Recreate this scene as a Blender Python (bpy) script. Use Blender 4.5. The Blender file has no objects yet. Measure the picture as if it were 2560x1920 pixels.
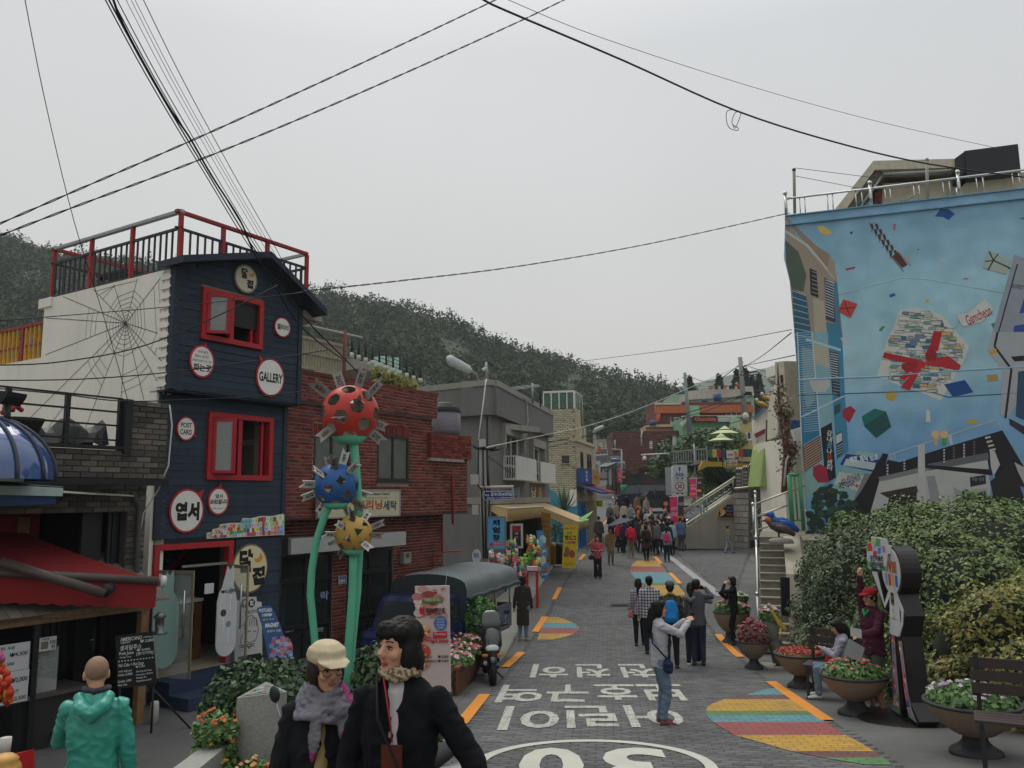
import bpy,math,random
import numpy as np
from mathutils import Vector as Vc,Matrix,noise as mnoise
R=math.radians
rnd=random.Random(7)
sc=bpy.context.scene
COL=sc.collection
TMP=bpy.data.scenes.new('scratch')
def evalmesh(o):
 TMP.collection.objects.link(o);v=TMP.view_layers[0];v.update();r=bpy.data.meshes.new_from_object(o.evaluated_get(v.depsgraph));bpy.data.objects.remove(o);return r
 # -------- camera, world, sun, exposure
FPX,CXP,CYP=2050.0,1280.0,960.0
PITCH,ROLL,CAMZ=R(8.0),R(0.6),3.6
cam=bpy.data.objects.new('camera',bpy.data.cameras.new('camera'))
COL.objects.link(cam)
cam.data.sensor_width=36.0
cam.data.lens=36.0*FPX/2560.0
cam.data.clip_start=0.1
cam.data.clip_end=4000
CR=Matrix.Rotation(R(90)+PITCH,3,'X')@Matrix.Rotation(-ROLL,3,'Z')
cam.matrix_world=Matrix.Translation((0,0,CAMZ))@CR.to_4x4()
sc.camera=cam
SUN_EL,SUN_AZ=R(58),R(-20)
w=bpy.data.worlds.new('World');sc.world=w;w.use_nodes=True
nt=w.node_tree;nt.nodes.clear()
out=nt.nodes.new('ShaderNodeOutputWorld');bg=nt.nodes.new('ShaderNodeBackground')
sky=nt.nodes.new('ShaderNodeTexSky');sky.sky_type='NISHITA';sky.sun_disc=False
sky.sun_elevation=SUN_EL;sky.sun_rotation=SUN_AZ;sky.air_density=1.5;sky.dust_density=4
tc=nt.nodes.new('ShaderNodeTexCoord');sep=nt.nodes.new('ShaderNodeSeparateXYZ')
rmp=nt.nodes.new('ShaderNodeValToRGB')
el=rmp.color_ramp.elements
el[0].position=0.0;el[0].color=(5.15,5.05,4.75,1)
el[1].position=1.0;el[1].color=(11.5,11.8,12.0,1)
e_=el.new(0.28);e_.color=(4.95,4.95,4.85,1)
e_=el.new(0.5);e_.color=(5.0,5.1,5.15,1)
nz=nt.nodes.new('ShaderNodeTexNoise');nz.inputs['Scale'].default_value=1.6;nz.inputs['Detail'].default_value=3
mr=nt.nodes.new('ShaderNodeMapRange');mr.inputs['From Min'].default_value=.3;mr.inputs['From Max'].default_value=.7
mr.inputs['To Min'].default_value=.93;mr.inputs['To Max'].default_value=1.05
mul=nt.nodes.new('ShaderNodeMixRGB');mul.blend_type='MULTIPLY';mul.inputs[0].default_value=1
mx=nt.nodes.new('ShaderNodeMixRGB');mx.inputs[0].default_value=0.93
L=nt.links.new
L(tc.outputs['Generated'],sep.inputs[0]);L(sep.outputs['Z'],rmp.inputs[0]);L(tc.outputs['Generated'],nz.inputs['Vector'])
L(nz.outputs[0],mr.inputs[0]);L(rmp.outputs[0],mul.inputs[1]);L(mr.outputs[0],mul.inputs[2])
L(sky.outputs[0],mx.inputs[1]);L(mul.outputs[0],mx.inputs[2]);L(mx.outputs[0],bg.inputs[0])
bg.inputs[1].default_value=0.1
L(bg.outputs[0],out.inputs[0])
sl=bpy.data.lights.new('sun','SUN');sl.energy=1.1;sl.angle=R(40);sl.color=(1,.97,.92)
so=bpy.data.objects.new('sun',sl);COL.objects.link(so)
so.rotation_euler=(math.pi/2-SUN_EL,0,math.pi-SUN_AZ)
so.location=(0,0,60)
sc.view_settings.view_transform='Standard'
sc.view_settings.look='None'
sc.view_settings.gamma=1
sc.view_settings.use_curve_mapping=False
sc.view_settings.exposure=0.42
sc.cycles.max_bounces=5;sc.cycles.diffuse_bounces=3;sc.cycles.glossy_bounces=3
sc.cycles.transmission_bounces=4;sc.cycles.transparent_max_bounces=6
sc.cycles.use_denoising=True
# -------- pixel helpers (full-size photo pixels -> places in the world)
CAM=Vc((0,0,CAMZ))
def ray(px,py):
 d=CR@Vc(((px-CXP)/FPX,-(py-CYP)/FPX,-1))
 return d/d.y
def at(px,py,Y):return CAM+ray(px,py)*Y
PROF=[(-60,3.5),(-5,1.9),(0,1.6),(3.8,1.35),(6,1.0),(10.9,.62),(16.4,.2),(20.5,0),(25,.12),(31,.52),(42,.85),(60,2.0),(80,3.5),(110,7.0),(135,9.5),(200,12),(900,20)]
_px=np.array([p[0]for p in PROF],float);_pz=np.array([p[1]for p in PROF],float)
_fy=np.arange(-60,900,.5);_fz=np.interp(_fy,_px,_pz)
_k=np.hanning(9);_k/=_k.sum();_fz=np.concatenate([_fz[:4],np.convolve(_fz,_k,'valid'),_fz[-4:]])
def gz(x,y):
 z=float(np.interp(y,_fy,_fz));t=min(1.0,max(0.0,(-1.5-x)/2.5))
 if t>0 and 4<y<33:
  t=t*t*(3-2*t);z+=(float(np.interp(y,[4,6,10.5,15,24,33],[1.0,.75,.65,.62,.5,.62]))-z)*t*min(1,(33-y)/4)
 return z
def gnd(px,py,H=0.0,lo=2.0,hi=160.0):
 d=ray(px,py);Y=lo
 while Y<hi:
  p=CAM+d*Y
  if p.z<=gz(p.x,Y)+H:break
  Y+=.1
 lo_=Y-.1
 for _ in range(12):
  m=(lo_+Y)/2;p=CAM+d*m
  if p.z<=gz(p.x,m)+H:Y=m
  else:lo_=m
 p=CAM+d*Y
 return Vc((p.x,p.y,gz(p.x,p.y)))
class Pl:
 """a vertical plane: anchored at pixel px, depth Y; runs at angle a (0 = straight away, 90 = to the right)"""
 def __init__(s,px,py,Y,a,off=0.0):
  s.a=a;s.u=Vc((math.sin(R(a)),math.cos(R(a)),0));s.n=Vc((s.u.y,-s.u.x,0))
  o=at(px,py,Y)if not isinstance(px,Vc)else px
  s.o=Vc((o.x,o.y,0))+s.n*off
 def off(s,d):return Pl(s.o+s.n*d,0,0,s.a)
 def uv(s,px,py):
  d=ray(px,py);t=(s.o-CAM).dot(s.n)/d.dot(s.n);p=CAM+d*t
  return((p-s.o).dot(s.u),p.z)
 def U(s,px,py):return s.uv(px,py)[0]
 def V(s,px,py):return s.uv(px,py)[1]
 def p(s,u,v,d=0.0):return s.o+s.u*u+s.n*d+Vc((0,0,v))
 def at(s,px,py,d=0.0):u,v=s.uv(px,py);return s.p(u,v,d)
 def rot(s):return math.atan2(s.u.y,s.u.x)
 # -------- materials
MATS={}
def lin(c):
 if isinstance(c,str):
  c=[int(c[i:i+2],16)/255 for i in(0,2,4)]
 return tuple((x/12.92 if x<=.04045 else((x+.055)/1.055)**2.4)for x in c)
def M(name,col='808080',ro=.8,metal=0.0,n=.14,ns=6.0,bm_=0.0,bs=40.0,spec=.3,kind=None,col2=None,trans=0,emit=0,stain=0.0,coat=0):
 if name in MATS:return MATS[name]
 m=bpy.data.materials.new(name);m.use_nodes=True;MATS[name]=m
 t=m.node_tree;b=t.nodes['Principled BSDF'];L=t.links.new
 c=lin(col)
 b.inputs['Roughness'].default_value=ro;b.inputs['Metallic'].default_value=metal
 b.inputs['Specular IOR Level'].default_value=spec
 if trans:b.inputs['Transmission Weight'].default_value=trans
 if coat:b.inputs['Coat Weight'].default_value=coat;b.inputs['Coat Roughness'].default_value=.1
 tc=t.nodes.new('ShaderNodeTexCoord')
 if kind=='paint':
  a=t.nodes.new('ShaderNodeAttribute');a.attribute_name='Col';base=a.outputs['Color']
 else:
  rgb=t.nodes.new('ShaderNodeRGB');rgb.outputs[0].default_value=(*c,1);base=rgb.outputs[0]
 if kind=='bits':
  oi=t.nodes.new('ShaderNodeObjectInfo');ge=t.nodes.new('ShaderNodeNewGeometry')
  ad=t.nodes.new('ShaderNodeMath');ad.operation='ADD';fr=t.nodes.new('ShaderNodeMath');fr.operation='FRACT'
  L(oi.outputs['Random'],ad.inputs[0]);L(ge.outputs['Random Per Island'],ad.inputs[1]);L(ad.outputs[0],fr.inputs[0])
  r2=t.nodes.new('ShaderNodeValToRGB');cols=col2 or[col]
  r2.color_ramp.interpolation='LINEAR'
  es=r2.color_ramp.elements
  while len(es)<len(cols):es.new(.5)
  for i,cc in enumerate(cols):es[i].position=i/max(1,len(cols)-1);es[i].color=(*lin(cc),1)
  L(fr.outputs[0],r2.inputs[0]);base=r2.outputs[0]
 if n:
  nzn=t.nodes.new('ShaderNodeTexNoise');nzn.inputs['Scale'].default_value=ns;nzn.inputs['Detail'].default_value=6;nzn.inputs['Roughness'].default_value=.6
  L(tc.outputs['Object'],nzn.inputs['Vector'])
  mp=t.nodes.new('ShaderNodeMapRange');mp.inputs['From Min'].default_value=.25;mp.inputs['From Max'].default_value=.75
  mp.inputs['To Min'].default_value=1-n;mp.inputs['To Max'].default_value=1+n
  L(nzn.outputs[0],mp.inputs[0])
  mm=t.nodes.new('ShaderNodeMixRGB');mm.blend_type='MULTIPLY';mm.inputs[0].default_value=1
  L(base,mm.inputs[1]);L(mp.outputs[0],mm.inputs[2]);base=mm.outputs[0]
 if stain:
  mapn=t.nodes.new('ShaderNodeMapping');mapn.inputs['Scale'].default_value=(2.2,2.2,.22)
  L(tc.outputs['Object'],mapn.inputs[0])
  n3=t.nodes.new('ShaderNodeTexNoise');n3.inputs['Scale'].default_value=2.0;n3.inputs['Detail'].default_value=7;n3.inputs['Roughness'].default_value=.65
  L(mapn.outputs[0],n3.inputs['Vector'])
  mp3=t.nodes.new('ShaderNodeMapRange');mp3.inputs['From Min'].default_value=.48;mp3.inputs['From Max'].default_value=.8
  mp3.inputs['To Min'].default_value=0;mp3.inputs['To Max'].default_value=stain
  L(n3.outputs[0],mp3.inputs[0])
  m3=t.nodes.new('ShaderNodeMixRGB');L(mp3.outputs[0],m3.inputs[0]);L(base,m3.inputs[1])
  m3.inputs[2].default_value=(*lin('4a4238'),1);base=m3.outputs[0]
 L(base,b.inputs['Base Color'])
 if emit:
  L(base,b.inputs['Emission Color']);b.inputs['Emission Strength'].default_value=emit
 if bm_:
  n2=t.nodes.new('ShaderNodeTexNoise');n2.inputs['Scale'].default_value=bs;n2.inputs['Detail'].default_value=5
  L(tc.outputs['Object'],n2.inputs['Vector'])
  bp=t.nodes.new('ShaderNodeBump');bp.inputs['Strength'].default_value=bm_;bp.inputs['Distance'].default_value=.01
  L(n2.outputs[0],bp.inputs['Height']);L(bp.outputs[0],b.inputs['Normal'])
 return m
def leafmat(name,cols,ro=.55):
 if name in MATS:return MATS[name]
 m=M(name,cols[0],ro=ro,kind='bits',col2=cols,n=.2,ns=3,spec=.35)
 b=m.node_tree.nodes['Principled BSDF']
 return m
def clothmat(name,col,col2=None,pat=None,sc_=40,ro=.9,n=.12):
 """plain or checked cloth (object space)"""
 if name in MATS:return MATS[name]
 m=M(name,col,ro=ro,n=n,ns=14,bm_=.25,bs=60,spec=.15)
 if pat:
  t=m.node_tree;b=t.nodes['Principled BSDF'];L=t.links.new
  old=b.inputs['Base Color'].links[0].from_socket
  tc=t.nodes.new('ShaderNodeTexCoord');sx=t.nodes.new('ShaderNodeSeparateXYZ');L(tc.outputs['Object'],sx.inputs[0])
  def wave(sock,duty):
   a=t.nodes.new('ShaderNodeMath');a.operation='MULTIPLY';a.inputs[1].default_value=sc_;L(sock,a.inputs[0])
   f=t.nodes.new('ShaderNodeMath');f.operation='FRACT';L(a.outputs[0],f.inputs[0])
   g=t.nodes.new('ShaderNodeMath');g.operation='LESS_THAN';g.inputs[1].default_value=duty;L(f.outputs[0],g.inputs[0]);return g.outputs[0]
  s=None
  if pat in('check','stripe_h'):s=wave(sx.outputs['Z'],.45)
  if pat=='check':
   ad=t.nodes.new('ShaderNodeMath');ad.operation='ADD';L(s,ad.inputs[0]);L(wave(sx.outputs['X'],.45),ad.inputs[1])
   ml=t.nodes.new('ShaderNodeMath');ml.operation='MULTIPLY';ml.inputs[1].default_value=.5;L(ad.outputs[0],ml.inputs[0]);s=ml.outputs[0]
  if pat=='camo':
   nn=t.nodes.new('ShaderNodeTexNoise');nn.inputs['Scale'].default_value=sc_;L(tc.outputs['Object'],nn.inputs['Vector'])
   g=t.nodes.new('ShaderNodeMath');g.operation='GREATER_THAN';g.inputs[1].default_value=.52;L(nn.outputs[0],g.inputs[0]);s=g.outputs[0]
  mx=t.nodes.new('ShaderNodeMixRGB');L(s,mx.inputs[0]);L(old,mx.inputs[1]);mx.inputs[2].default_value=(*lin(col2),1)
  L(mx.outputs[0],b.inputs['Base Color'])
 return m
PT=M('printed_paint',ro=.6,kind='paint',n=.07,ns=3,bm_=.1)
GLASS=M('window_glass','2a3033',ro=.05,spec=.6,n=0)
def glassmat(name='clear_glass',fac=.25,col='cfd8d6'):
 if name in MATS:return MATS[name]
 m=bpy.data.materials.new(name);m.use_nodes=True;MATS[name]=m
 t=m.node_tree;b=t.nodes['Principled BSDF'];b.inputs['Base Color'].default_value=(*lin(col),1);b.inputs['Roughness'].default_value=.03
 tr=t.nodes.new('ShaderNodeBsdfTransparent');mx=t.nodes.new('ShaderNodeMixShader');mx.inputs[0].default_value=fac
 t.links.new(tr.outputs[0],mx.inputs[1]);t.links.new(b.outputs[0],mx.inputs[2]);t.links.new(mx.outputs[0],t.nodes['Material Output'].inputs[0])
 return m
 # -------- mesh builder
WL={}
def tag(o,label=None,cat=None,group=None,kind=None):
 if label:o['label']=label
 if cat:o['category']=cat
 if group:o['group']=group
 if kind:o['kind']=kind
 return o
def tg_(name,label,cat,loc,group=None,rz=0.0,local=False):
 o=bpy.data.objects.new(name,None);COL.objects.link(o);o.location=loc;o.rotation_euler.z=rz
 o.empty_display_size=.2
 WL[o.name]=Vc((0,0,0))if local else Vc(loc)
 return tag(o,label,cat,group)
def mesh_np(name,V,F,mat,smooth=False):
 me=bpy.data.meshes.new(name);V=np.asarray(V,dtype=np.float32);F=np.asarray(F,dtype=np.int32)
 k=F.shape[1]
 me.vertices.add(len(V));me.vertices.foreach_set('co',V.ravel())
 me.loops.add(F.size);me.loops.foreach_set('vertex_index',F.ravel())
 me.polygons.add(len(F));me.polygons.foreach_set('loop_start',np.arange(0,F.size,k,dtype=np.int32))
 me.polygons.foreach_set('loop_total',np.full(len(F),k,dtype=np.int32))
 if smooth:me.polygons.foreach_set('use_smooth',np.ones(len(F),dtype=bool))
 me.update(calc_edges=True)
 me.materials.append(mat)
 return me
def link(name,me,parent=None,off=None,**kw):
 o=bpy.data.objects.new(name,me);COL.objects.link(o)
 if parent is not None:o.parent=parent;WL[o.name]=WL[parent.name]
 if off is not None:o.location=off
 return tag(o,**kw)
class B:
 def __init__(s):s.v=[];s.f=[];s.m=[];s.c=[];s.sm=[];s.mats=[]
 def mi(s,m):
  if m not in s.mats:s.mats.append(m)
  return s.mats.index(m)
 def add(s,V,F,m,col=None,smooth=False):
  n=len(s.v);s.v+=[tuple(x)for x in V];k=s.mi(m)
  for f in F:s.f.append([i+n for i in f]);s.m.append(k);s.c.append(col);s.sm.append(smooth)
  return s
 def hexa(s,P,m,col=None):
  return s.add(P,[(3,2,1,0),(4,5,6,7),(0,1,5,4),(1,2,6,5),(2,3,7,6),(3,0,4,7)],m,col)
 def box(s,a,b,m,col=None):
  x0,y0,z0=a;x1,y1,z1=b
  if x0>x1:x0,x1=x1,x0
  if y0>y1:y0,y1=y1,y0
  if z0>z1:z0,z1=z1,z0
  return s.hexa([(x0,y0,z0),(x1,y0,z0),(x1,y1,z0),(x0,y1,z0),(x0,y0,z1),(x1,y0,z1),(x1,y1,z1),(x0,y1,z1)],m,col)
 def pb(s,pl,u0,u1,v0,v1,d0,d1,m,col=None,tilt=0.0):
  if u0>u1:u0,u1=u1,u0
  if v0>v1:v0,v1=v1,v0
  if d0>d1:d0,d1=d1,d0
  P=[pl.p(u0,v0,d1),pl.p(u1,v0,d1),pl.p(u1,v0,d0),pl.p(u0,v0,d0),pl.p(u0,v1,d1-tilt),pl.p(u1,v1,d1-tilt),pl.p(u1,v1,d0),pl.p(u0,v1,d0)]
  return s.hexa(P,m,col)
 def pr(s,pl,uv,d0,d1,m,col=None):
  n=len(uv);area=sum(uv[i][0]*uv[(i+1)%n][1]-uv[(i+1)%n][0]*uv[i][1]for i in range(n))
  if area<0:uv=uv[::-1]
  V=[pl.p(u,v,d1)for u,v in uv]+[pl.p(u,v,d0)for u,v in uv]
  return s.add(V,[tuple(range(n)),tuple(range(2*n-1,n-1,-1))]+[(i,n+i,n+(i+1)%n,(i+1)%n)for i in range(n)],m,col)
 def fl(s,pl,uv,d,m,col=None):
  n=len(uv);area=sum(uv[i][0]*uv[(i+1)%n][1]-uv[(i+1)%n][0]*uv[i][1]for i in range(n))
  if area<0:uv=uv[::-1]
  return s.add([pl.p(u,v,d)for u,v in uv],[tuple(range(n))],m,col)
 def tu(s,pts,r,m,seg=8,col=None,cap=True,smooth=True):
  pts=[Vc(p)for p in pts];n=len(pts)
  rs=r if isinstance(r,(list,tuple))else[r]*n
  V=[];up=None
  for i,p in enumerate(pts):
   d=(pts[min(i+1,n-1)]-pts[max(i-1,0)]).normalized()
   if up is None:
    up=d.cross(Vc((0,0,1)))
    if up.length<.1:up=d.cross(Vc((1,0,0)))
    up.normalize()
   else:
    up=(up-d*up.dot(d));up.normalize()
   v=d.cross(up);rr=rs[i]
   ra,rb=rr if isinstance(rr,(tuple,list))else(rr,rr)
   for k in range(seg):
    a=2*math.pi*k/seg;V.append(p+up*math.cos(a)*ra+v*math.sin(a)*rb)
  F=[(i*seg+k,i*seg+(k+1)%seg,(i+1)*seg+(k+1)%seg,(i+1)*seg+k)for i in range(n-1)for k in range(seg)]
  if cap:F+=[tuple(range(seg-1,-1,-1)),tuple(range((n-1)*seg,n*seg))]
  return s.add(V,F,m,col,smooth)
 def lathe(s,c,prof,m,seg=24,col=None,axis='z',smooth=True,a0=0,a1=2*math.pi):
  c=Vc(c);V=[];full=abs(a1-a0-2*math.pi)<1e-3;ns=seg if full else seg+1
  for r,h in prof:
   for k in range(ns):
    a=a0+(a1-a0)*k/seg
    if axis=='z':V.append(c+Vc((r*math.cos(a),r*math.sin(a),h)))
    elif axis=='y':V.append(c+Vc((r*math.cos(a),h,-r*math.sin(a))))
    else:V.append(c+Vc((h,r*math.cos(a),r*math.sin(a))))
  F=[]
  for i in range(len(prof)-1):
   for k in range(seg):
    k2=(k+1)%ns if full else k+1
    F.append((i*ns+k,i*ns+k2,(i+1)*ns+k2,(i+1)*ns+k))
  return s.add(V,F,m,col,smooth)
 def ball(s,c,r,m,seg=16,rings=10,col=None,sx=1,sy=1,sz=1):
  c=Vc(c);V=[];F=[]
  for i in range(rings+1):
   th=math.pi*i/rings
   for k in range(seg):
    a=2*math.pi*k/seg;V.append(c+Vc((r*sx*math.sin(th)*math.cos(a),r*sy*math.sin(th)*math.sin(a),r*sz*math.cos(th))))
  for i in range(rings):
   for k in range(seg):F.append((i*seg+k,(i+1)*seg+k,(i+1)*seg+(k+1)%seg,i*seg+(k+1)%seg))
  return s.add(V,F,m,col,True)
 def mesh(s,name,off=None):
  me=bpy.data.meshes.new(name);off=off or Vc((0,0,0))
  V=[(x[0]-off[0],x[1]-off[1],x[2]-off[2])for x in s.v]
  me.from_pydata(V,[],s.f)
  for m in s.mats:me.materials.append(m)
  if s.f:
   me.polygons.foreach_set('material_index',s.m);me.polygons.foreach_set('use_smooth',s.sm)
   if any(c is not None for c in s.c):
    ca=me.color_attributes.new('Col','FLOAT_COLOR','CORNER');buf=[]
    for f,c in zip(s.f,s.c):
     cc=(*lin(c),1.0)if c is not None else(.8,.8,.8,1)
     buf+=list(cc)*len(f)
    ca.data.foreach_set('color',buf)
  me.update();return me
 def o(s,name,parent=None,label=None,cat=None,group=None,kind=None,loc=None,local=False):
  if parent is not None:
   return link(name,s.mesh(name,WL[parent.name]),parent,label=label,cat=cat,group=group,kind=kind)
  if loc is None:
   if local:loc=Vc((0,0,0))
   else:
    a=np.array(s.v);loc=Vc(((a[:,0].min()+a[:,0].max())/2,(a[:,1].min()+a[:,1].max())/2,a[:,2].min()))
  o_=link(name,s.mesh(name,None if local else loc),label=label,cat=cat,group=group,kind=kind);o_.location=loc;WL[o_.name]=Vc((0,0,0))if local else Vc(loc)
  return o_
def copy_tree(o,parent=None,**kw):
 c=o.copy();COL.objects.link(c);c.parent=parent;WL[c.name]=WL.get(o.name,Vc((0,0,0)))
 for ch in o.children:copy_tree(ch,c)
 tag(c,**kw);return c
_TX={}
def glyphs(t,bold=0.0,res=3):
 k=(t,bold)
 if k in _TX:return _TX[k]
 c=bpy.data.curves.new('t','FONT');c.body=t;c.offset=bold;c.resolution_u=res
 c.align_x='LEFT';me=evalmesh(bpy.data.objects.new('t',c))
 V=np.array([tuple(v.co)[:2]for v in me.vertices])if len(me.vertices)else np.zeros((1,2));F=[tuple(p.vertices)for p in me.polygons]
 bpy.data.curves.remove(c);bpy.data.meshes.remove(me)
 V[:,0]-=V[:,0].min();V[:,1]-=V[:,1].min();w_=V[:,0].max()or 1;h_=V[:,1].max()or 1
 _TX[k]=(V,F,w_,h_);return _TX[k]
def text(b,pl,s,u0,u1,v0,v1,d,col,bold=.02,m=None,fit=True,slant=0.0,rot=0.0):
 """write s on a plane inside the box u0..u1, v0..v1"""
 V,F,w_,h_=glyphs(s,bold)
 sx=(u1-u0)/w_;sy=(v1-v0)/h_
 if not fit:sx=min(sx,sy*1.15);sy=min(sy,sx*1.3);u0=(u0+u1)/2-sx*w_/2;v0=(v0+v1)/2-sy*h_/2
 cu,cv=u0+sx*w_/2,v0+sy*h_/2;cr,sr=math.cos(rot),math.sin(rot)
 P=[]
 for x,y in V:
  uu=u0+x*sx+y*sy*slant-cu;vv=v0+y*sy-cv
  P.append(pl.p(cu+uu*cr-vv*sr,cv+uu*sr+vv*cr,d))
 b.add(P,F,m or PT,col)
def tx(b,pl,s,x0,y0,x1,y1,d,col,**k):
 u0,v1=pl.uv(x0,(y0+y1)/2)[0],pl.uv((x0+x1)/2,y0)[1];u1,v0=pl.uv(x1,(y0+y1)/2)[0],pl.uv((x0+x1)/2,y1)[1]
 text(b,pl,s,u0,u1,v0,v1,d,col,**k)
def up_(pl,pts):return[pl.uv(*p)for p in pts]
def wc_(b,pl,u0,u1,v0,v1,d0,d1,m,holes=()):
 us=sorted({u0,u1,*[min(max(h[i],u0),u1)for h in holes for i in(0,1)]})
 vs=sorted({v0,v1,*[min(max(h[i],v0),v1)for h in holes for i in(2,3)]})
 for i in range(len(us)-1):
  runs=[]
  for j in range(len(vs)-1):
   cu,cv=(us[i]+us[i+1])/2,(vs[j]+vs[j+1])/2
   if any(h[0]<cu<h[1]and h[2]<cv<h[3]for h in holes):runs.append(None)
   else:runs.append((vs[j],vs[j+1]))
  cur=None
  for r_ in runs+[None]:
   if r_ is None:
    if cur:b.pb(pl,us[i],us[i+1],cur[0],cur[1],d0,d1,m);cur=None
   else:cur=(cur[0],r_[1])if cur else r_
 return b
def ho(pl,x0,y0,x1,y1):
 xm,ym=(x0+x1)/2,(y0+y1)/2
 return(pl.U(x0,ym),pl.U(x1,ym),pl.V(xm,y1),pl.V(xm,y0))
def inpoly(u,v,P):
 c=False;n=len(P)
 for i in range(n):
  a,b_=P[i],P[(i+1)%n]
  if(a[1]>v)!=(b_[1]>v)and u<(b_[0]-a[0])*(v-a[1])/(b_[1]-a[1])+a[0]:c=not c
 return c
def spans(P,v):
 xs=[];n=len(P)
 for i in range(n):
  a,b_=P[i],P[(i+1)%n]
  if(a[1]>v)!=(b_[1]>v):xs.append((b_[0]-a[0])*(v-a[1])/(b_[1]-a[1])+a[0])
 xs.sort();return list(zip(xs[::2],xs[1::2]))
def pieces(parent,pl,polys,holes,w,h,gap,depth,m,name='brick',limit=300,stag=.5,jit=.004,vorg=None):
 """courses of bricks on a plane: the nearest `limit` are parts, the rest one part of kind stuff"""
 items=[]
 for P in polys:
  v0=min(p[1]for p in P)if vorg is None else vorg;v1=max(p[1]for p in P);r_=0;v=v0
  while v<v1-h*.4:
   for(a,b_)in spans(P,v+h/2):
    u=a-(stag*w if r_%2 else 0)
    while u<b_-.01:
     x0,x1=max(u,a),min(u+w,b_)
     segs=[(x0,x1)]
     for H in holes:
      if H[2]<v+h/2<H[3]:
       ns=[]
       for s0,s1 in segs:
        if H[1]<=s0 or H[0]>=s1:ns.append((s0,s1));continue
        if s0<H[0]:ns.append((s0,H[0]))
        if s1>H[1]:ns.append((H[1],s1))
       segs=ns
     for s0,s1 in segs:
      if s1-s0>.03:items.append((s0+gap/2,s1-gap/2,v+gap/2,v+h-gap/2))
     u+=w
   v+=h;r_+=1
 items.sort(key=lambda t:(pl.p((t[0]+t[1])/2,(t[2]+t[3])/2)-CAM).length)
 near,rest=items[:limit],items[limit:]
 cache={};W0=WL[parent.name];Rz=pl.rot()
 for a,b_,c,d in near:
  ww=max(.02,round((b_-a)/.02)*.02)if b_-a<w*1.5 else b_-a
  key=(round(ww,3),rnd.randrange(3))
  if key not in cache:
   q=B();e=min(.006,gap*.6);f_=depth+rnd.uniform(-jit,jit);x,z=ww/2,h/2-gap/2
   q.add([(-x,0,-z),(x,0,-z),(x,0,z),(-x,0,z),(-x+e,-f_,-z+e),(x-e,-f_,-z+e),(x-e,-f_,z-e),(-x+e,-f_,z-e)],[(4,5,6,7),(0,1,5,4),(1,2,6,5),(2,3,7,6),(3,0,4,7)],m)
   cache[key]=q.mesh(name)
  o=bpy.data.objects.new(name,cache[key]);COL.objects.link(o);o.parent=parent
  o.location=pl.p((a+b_)/2,(c+d)/2)-W0;o.rotation_euler.z=Rz
  if b_-a<w*1.5:o.scale.x=(b_-a)/ww
 if rest:
  V=[];F=[]
  for a,b_,c,d in rest:
   e=min(.006,gap*.6);f_=depth+rnd.uniform(-jit,jit);k=len(V)
   for u,v,dd in((a,c,0),(b_,c,0),(b_,d,0),(a,d,0),(a+e,c+e,f_),(b_-e,c+e,f_),(b_-e,d-e,f_),(a+e,d-e,f_)):
    V.append(pl.p(u,v,dd)-W0)
   F+=[(k+4,k+5,k+6,k+7),(k,k+1,k+5,k+4),(k+1,k+2,k+6,k+5),(k+2,k+3,k+7,k+6),(k+3,k,k+4,k+7)]
  link(name+'_courses',mesh_np(name,V,F,m),parent,kind='stuff')
def leaves(name,parent,pts,nrm,size,m,jt=.6,kind=None,aspect=1.6,fold=True):
 """one small folded leaf at each point, roughly facing its normal"""
 n=len(pts);rs=np.random.RandomState(len(pts)%997)
 pts=np.asarray(pts,float);nrm=np.asarray(nrm,float)+rs.normal(0,jt,(n,3))
 nrm/=np.linalg.norm(nrm,axis=1)[:,None]+1e-9
 t=rs.normal(0,1,(n,3));t-=nrm*(t*nrm).sum(1)[:,None];t/=np.linalg.norm(t,axis=1)[:,None]+1e-9
 b=np.cross(nrm,t);s=size*(.6+.8*rs.rand(n))[:,None]
 a=s*aspect
 V=np.stack([pts-t*a*.5,pts+b*s*.5+nrm*s*.12,pts+t*a*.5,pts-b*s*.5+nrm*s*.12],1)
 V=V.reshape(-1,3)
 if parent is not None:V=V-np.array(WL[parent.name])
 F=np.arange(4*n).reshape(n,4)
 me=mesh_np(name,V,F,m)
 return link(name,me,parent,kind=kind)
def blobpts(n,blobs,rs,shell=.75):
 """points in a set of ellipsoids (c, (rx,ry,rz)), mostly near their skins"""
 P=[];N=[];vol=np.array([b[1][0]*b[1][1]+b[1][1]*b[1][2]+b[1][0]*b[1][2]for b in blobs]);vol=vol/vol.sum()
 for(c,r_),fr in zip(blobs,vol):
  k=max(3,int(n*fr));d=rs.normal(0,1,(k,3));d/=np.linalg.norm(d,axis=1)[:,None]
  q=shell+(1.08-shell)*rs.rand(k)
  P.append(np.array(c)+d*np.array(r_)*q[:,None]);N.append(d/np.array(r_)*min(r_))
 return np.concatenate(P),np.concatenate(N)
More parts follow.
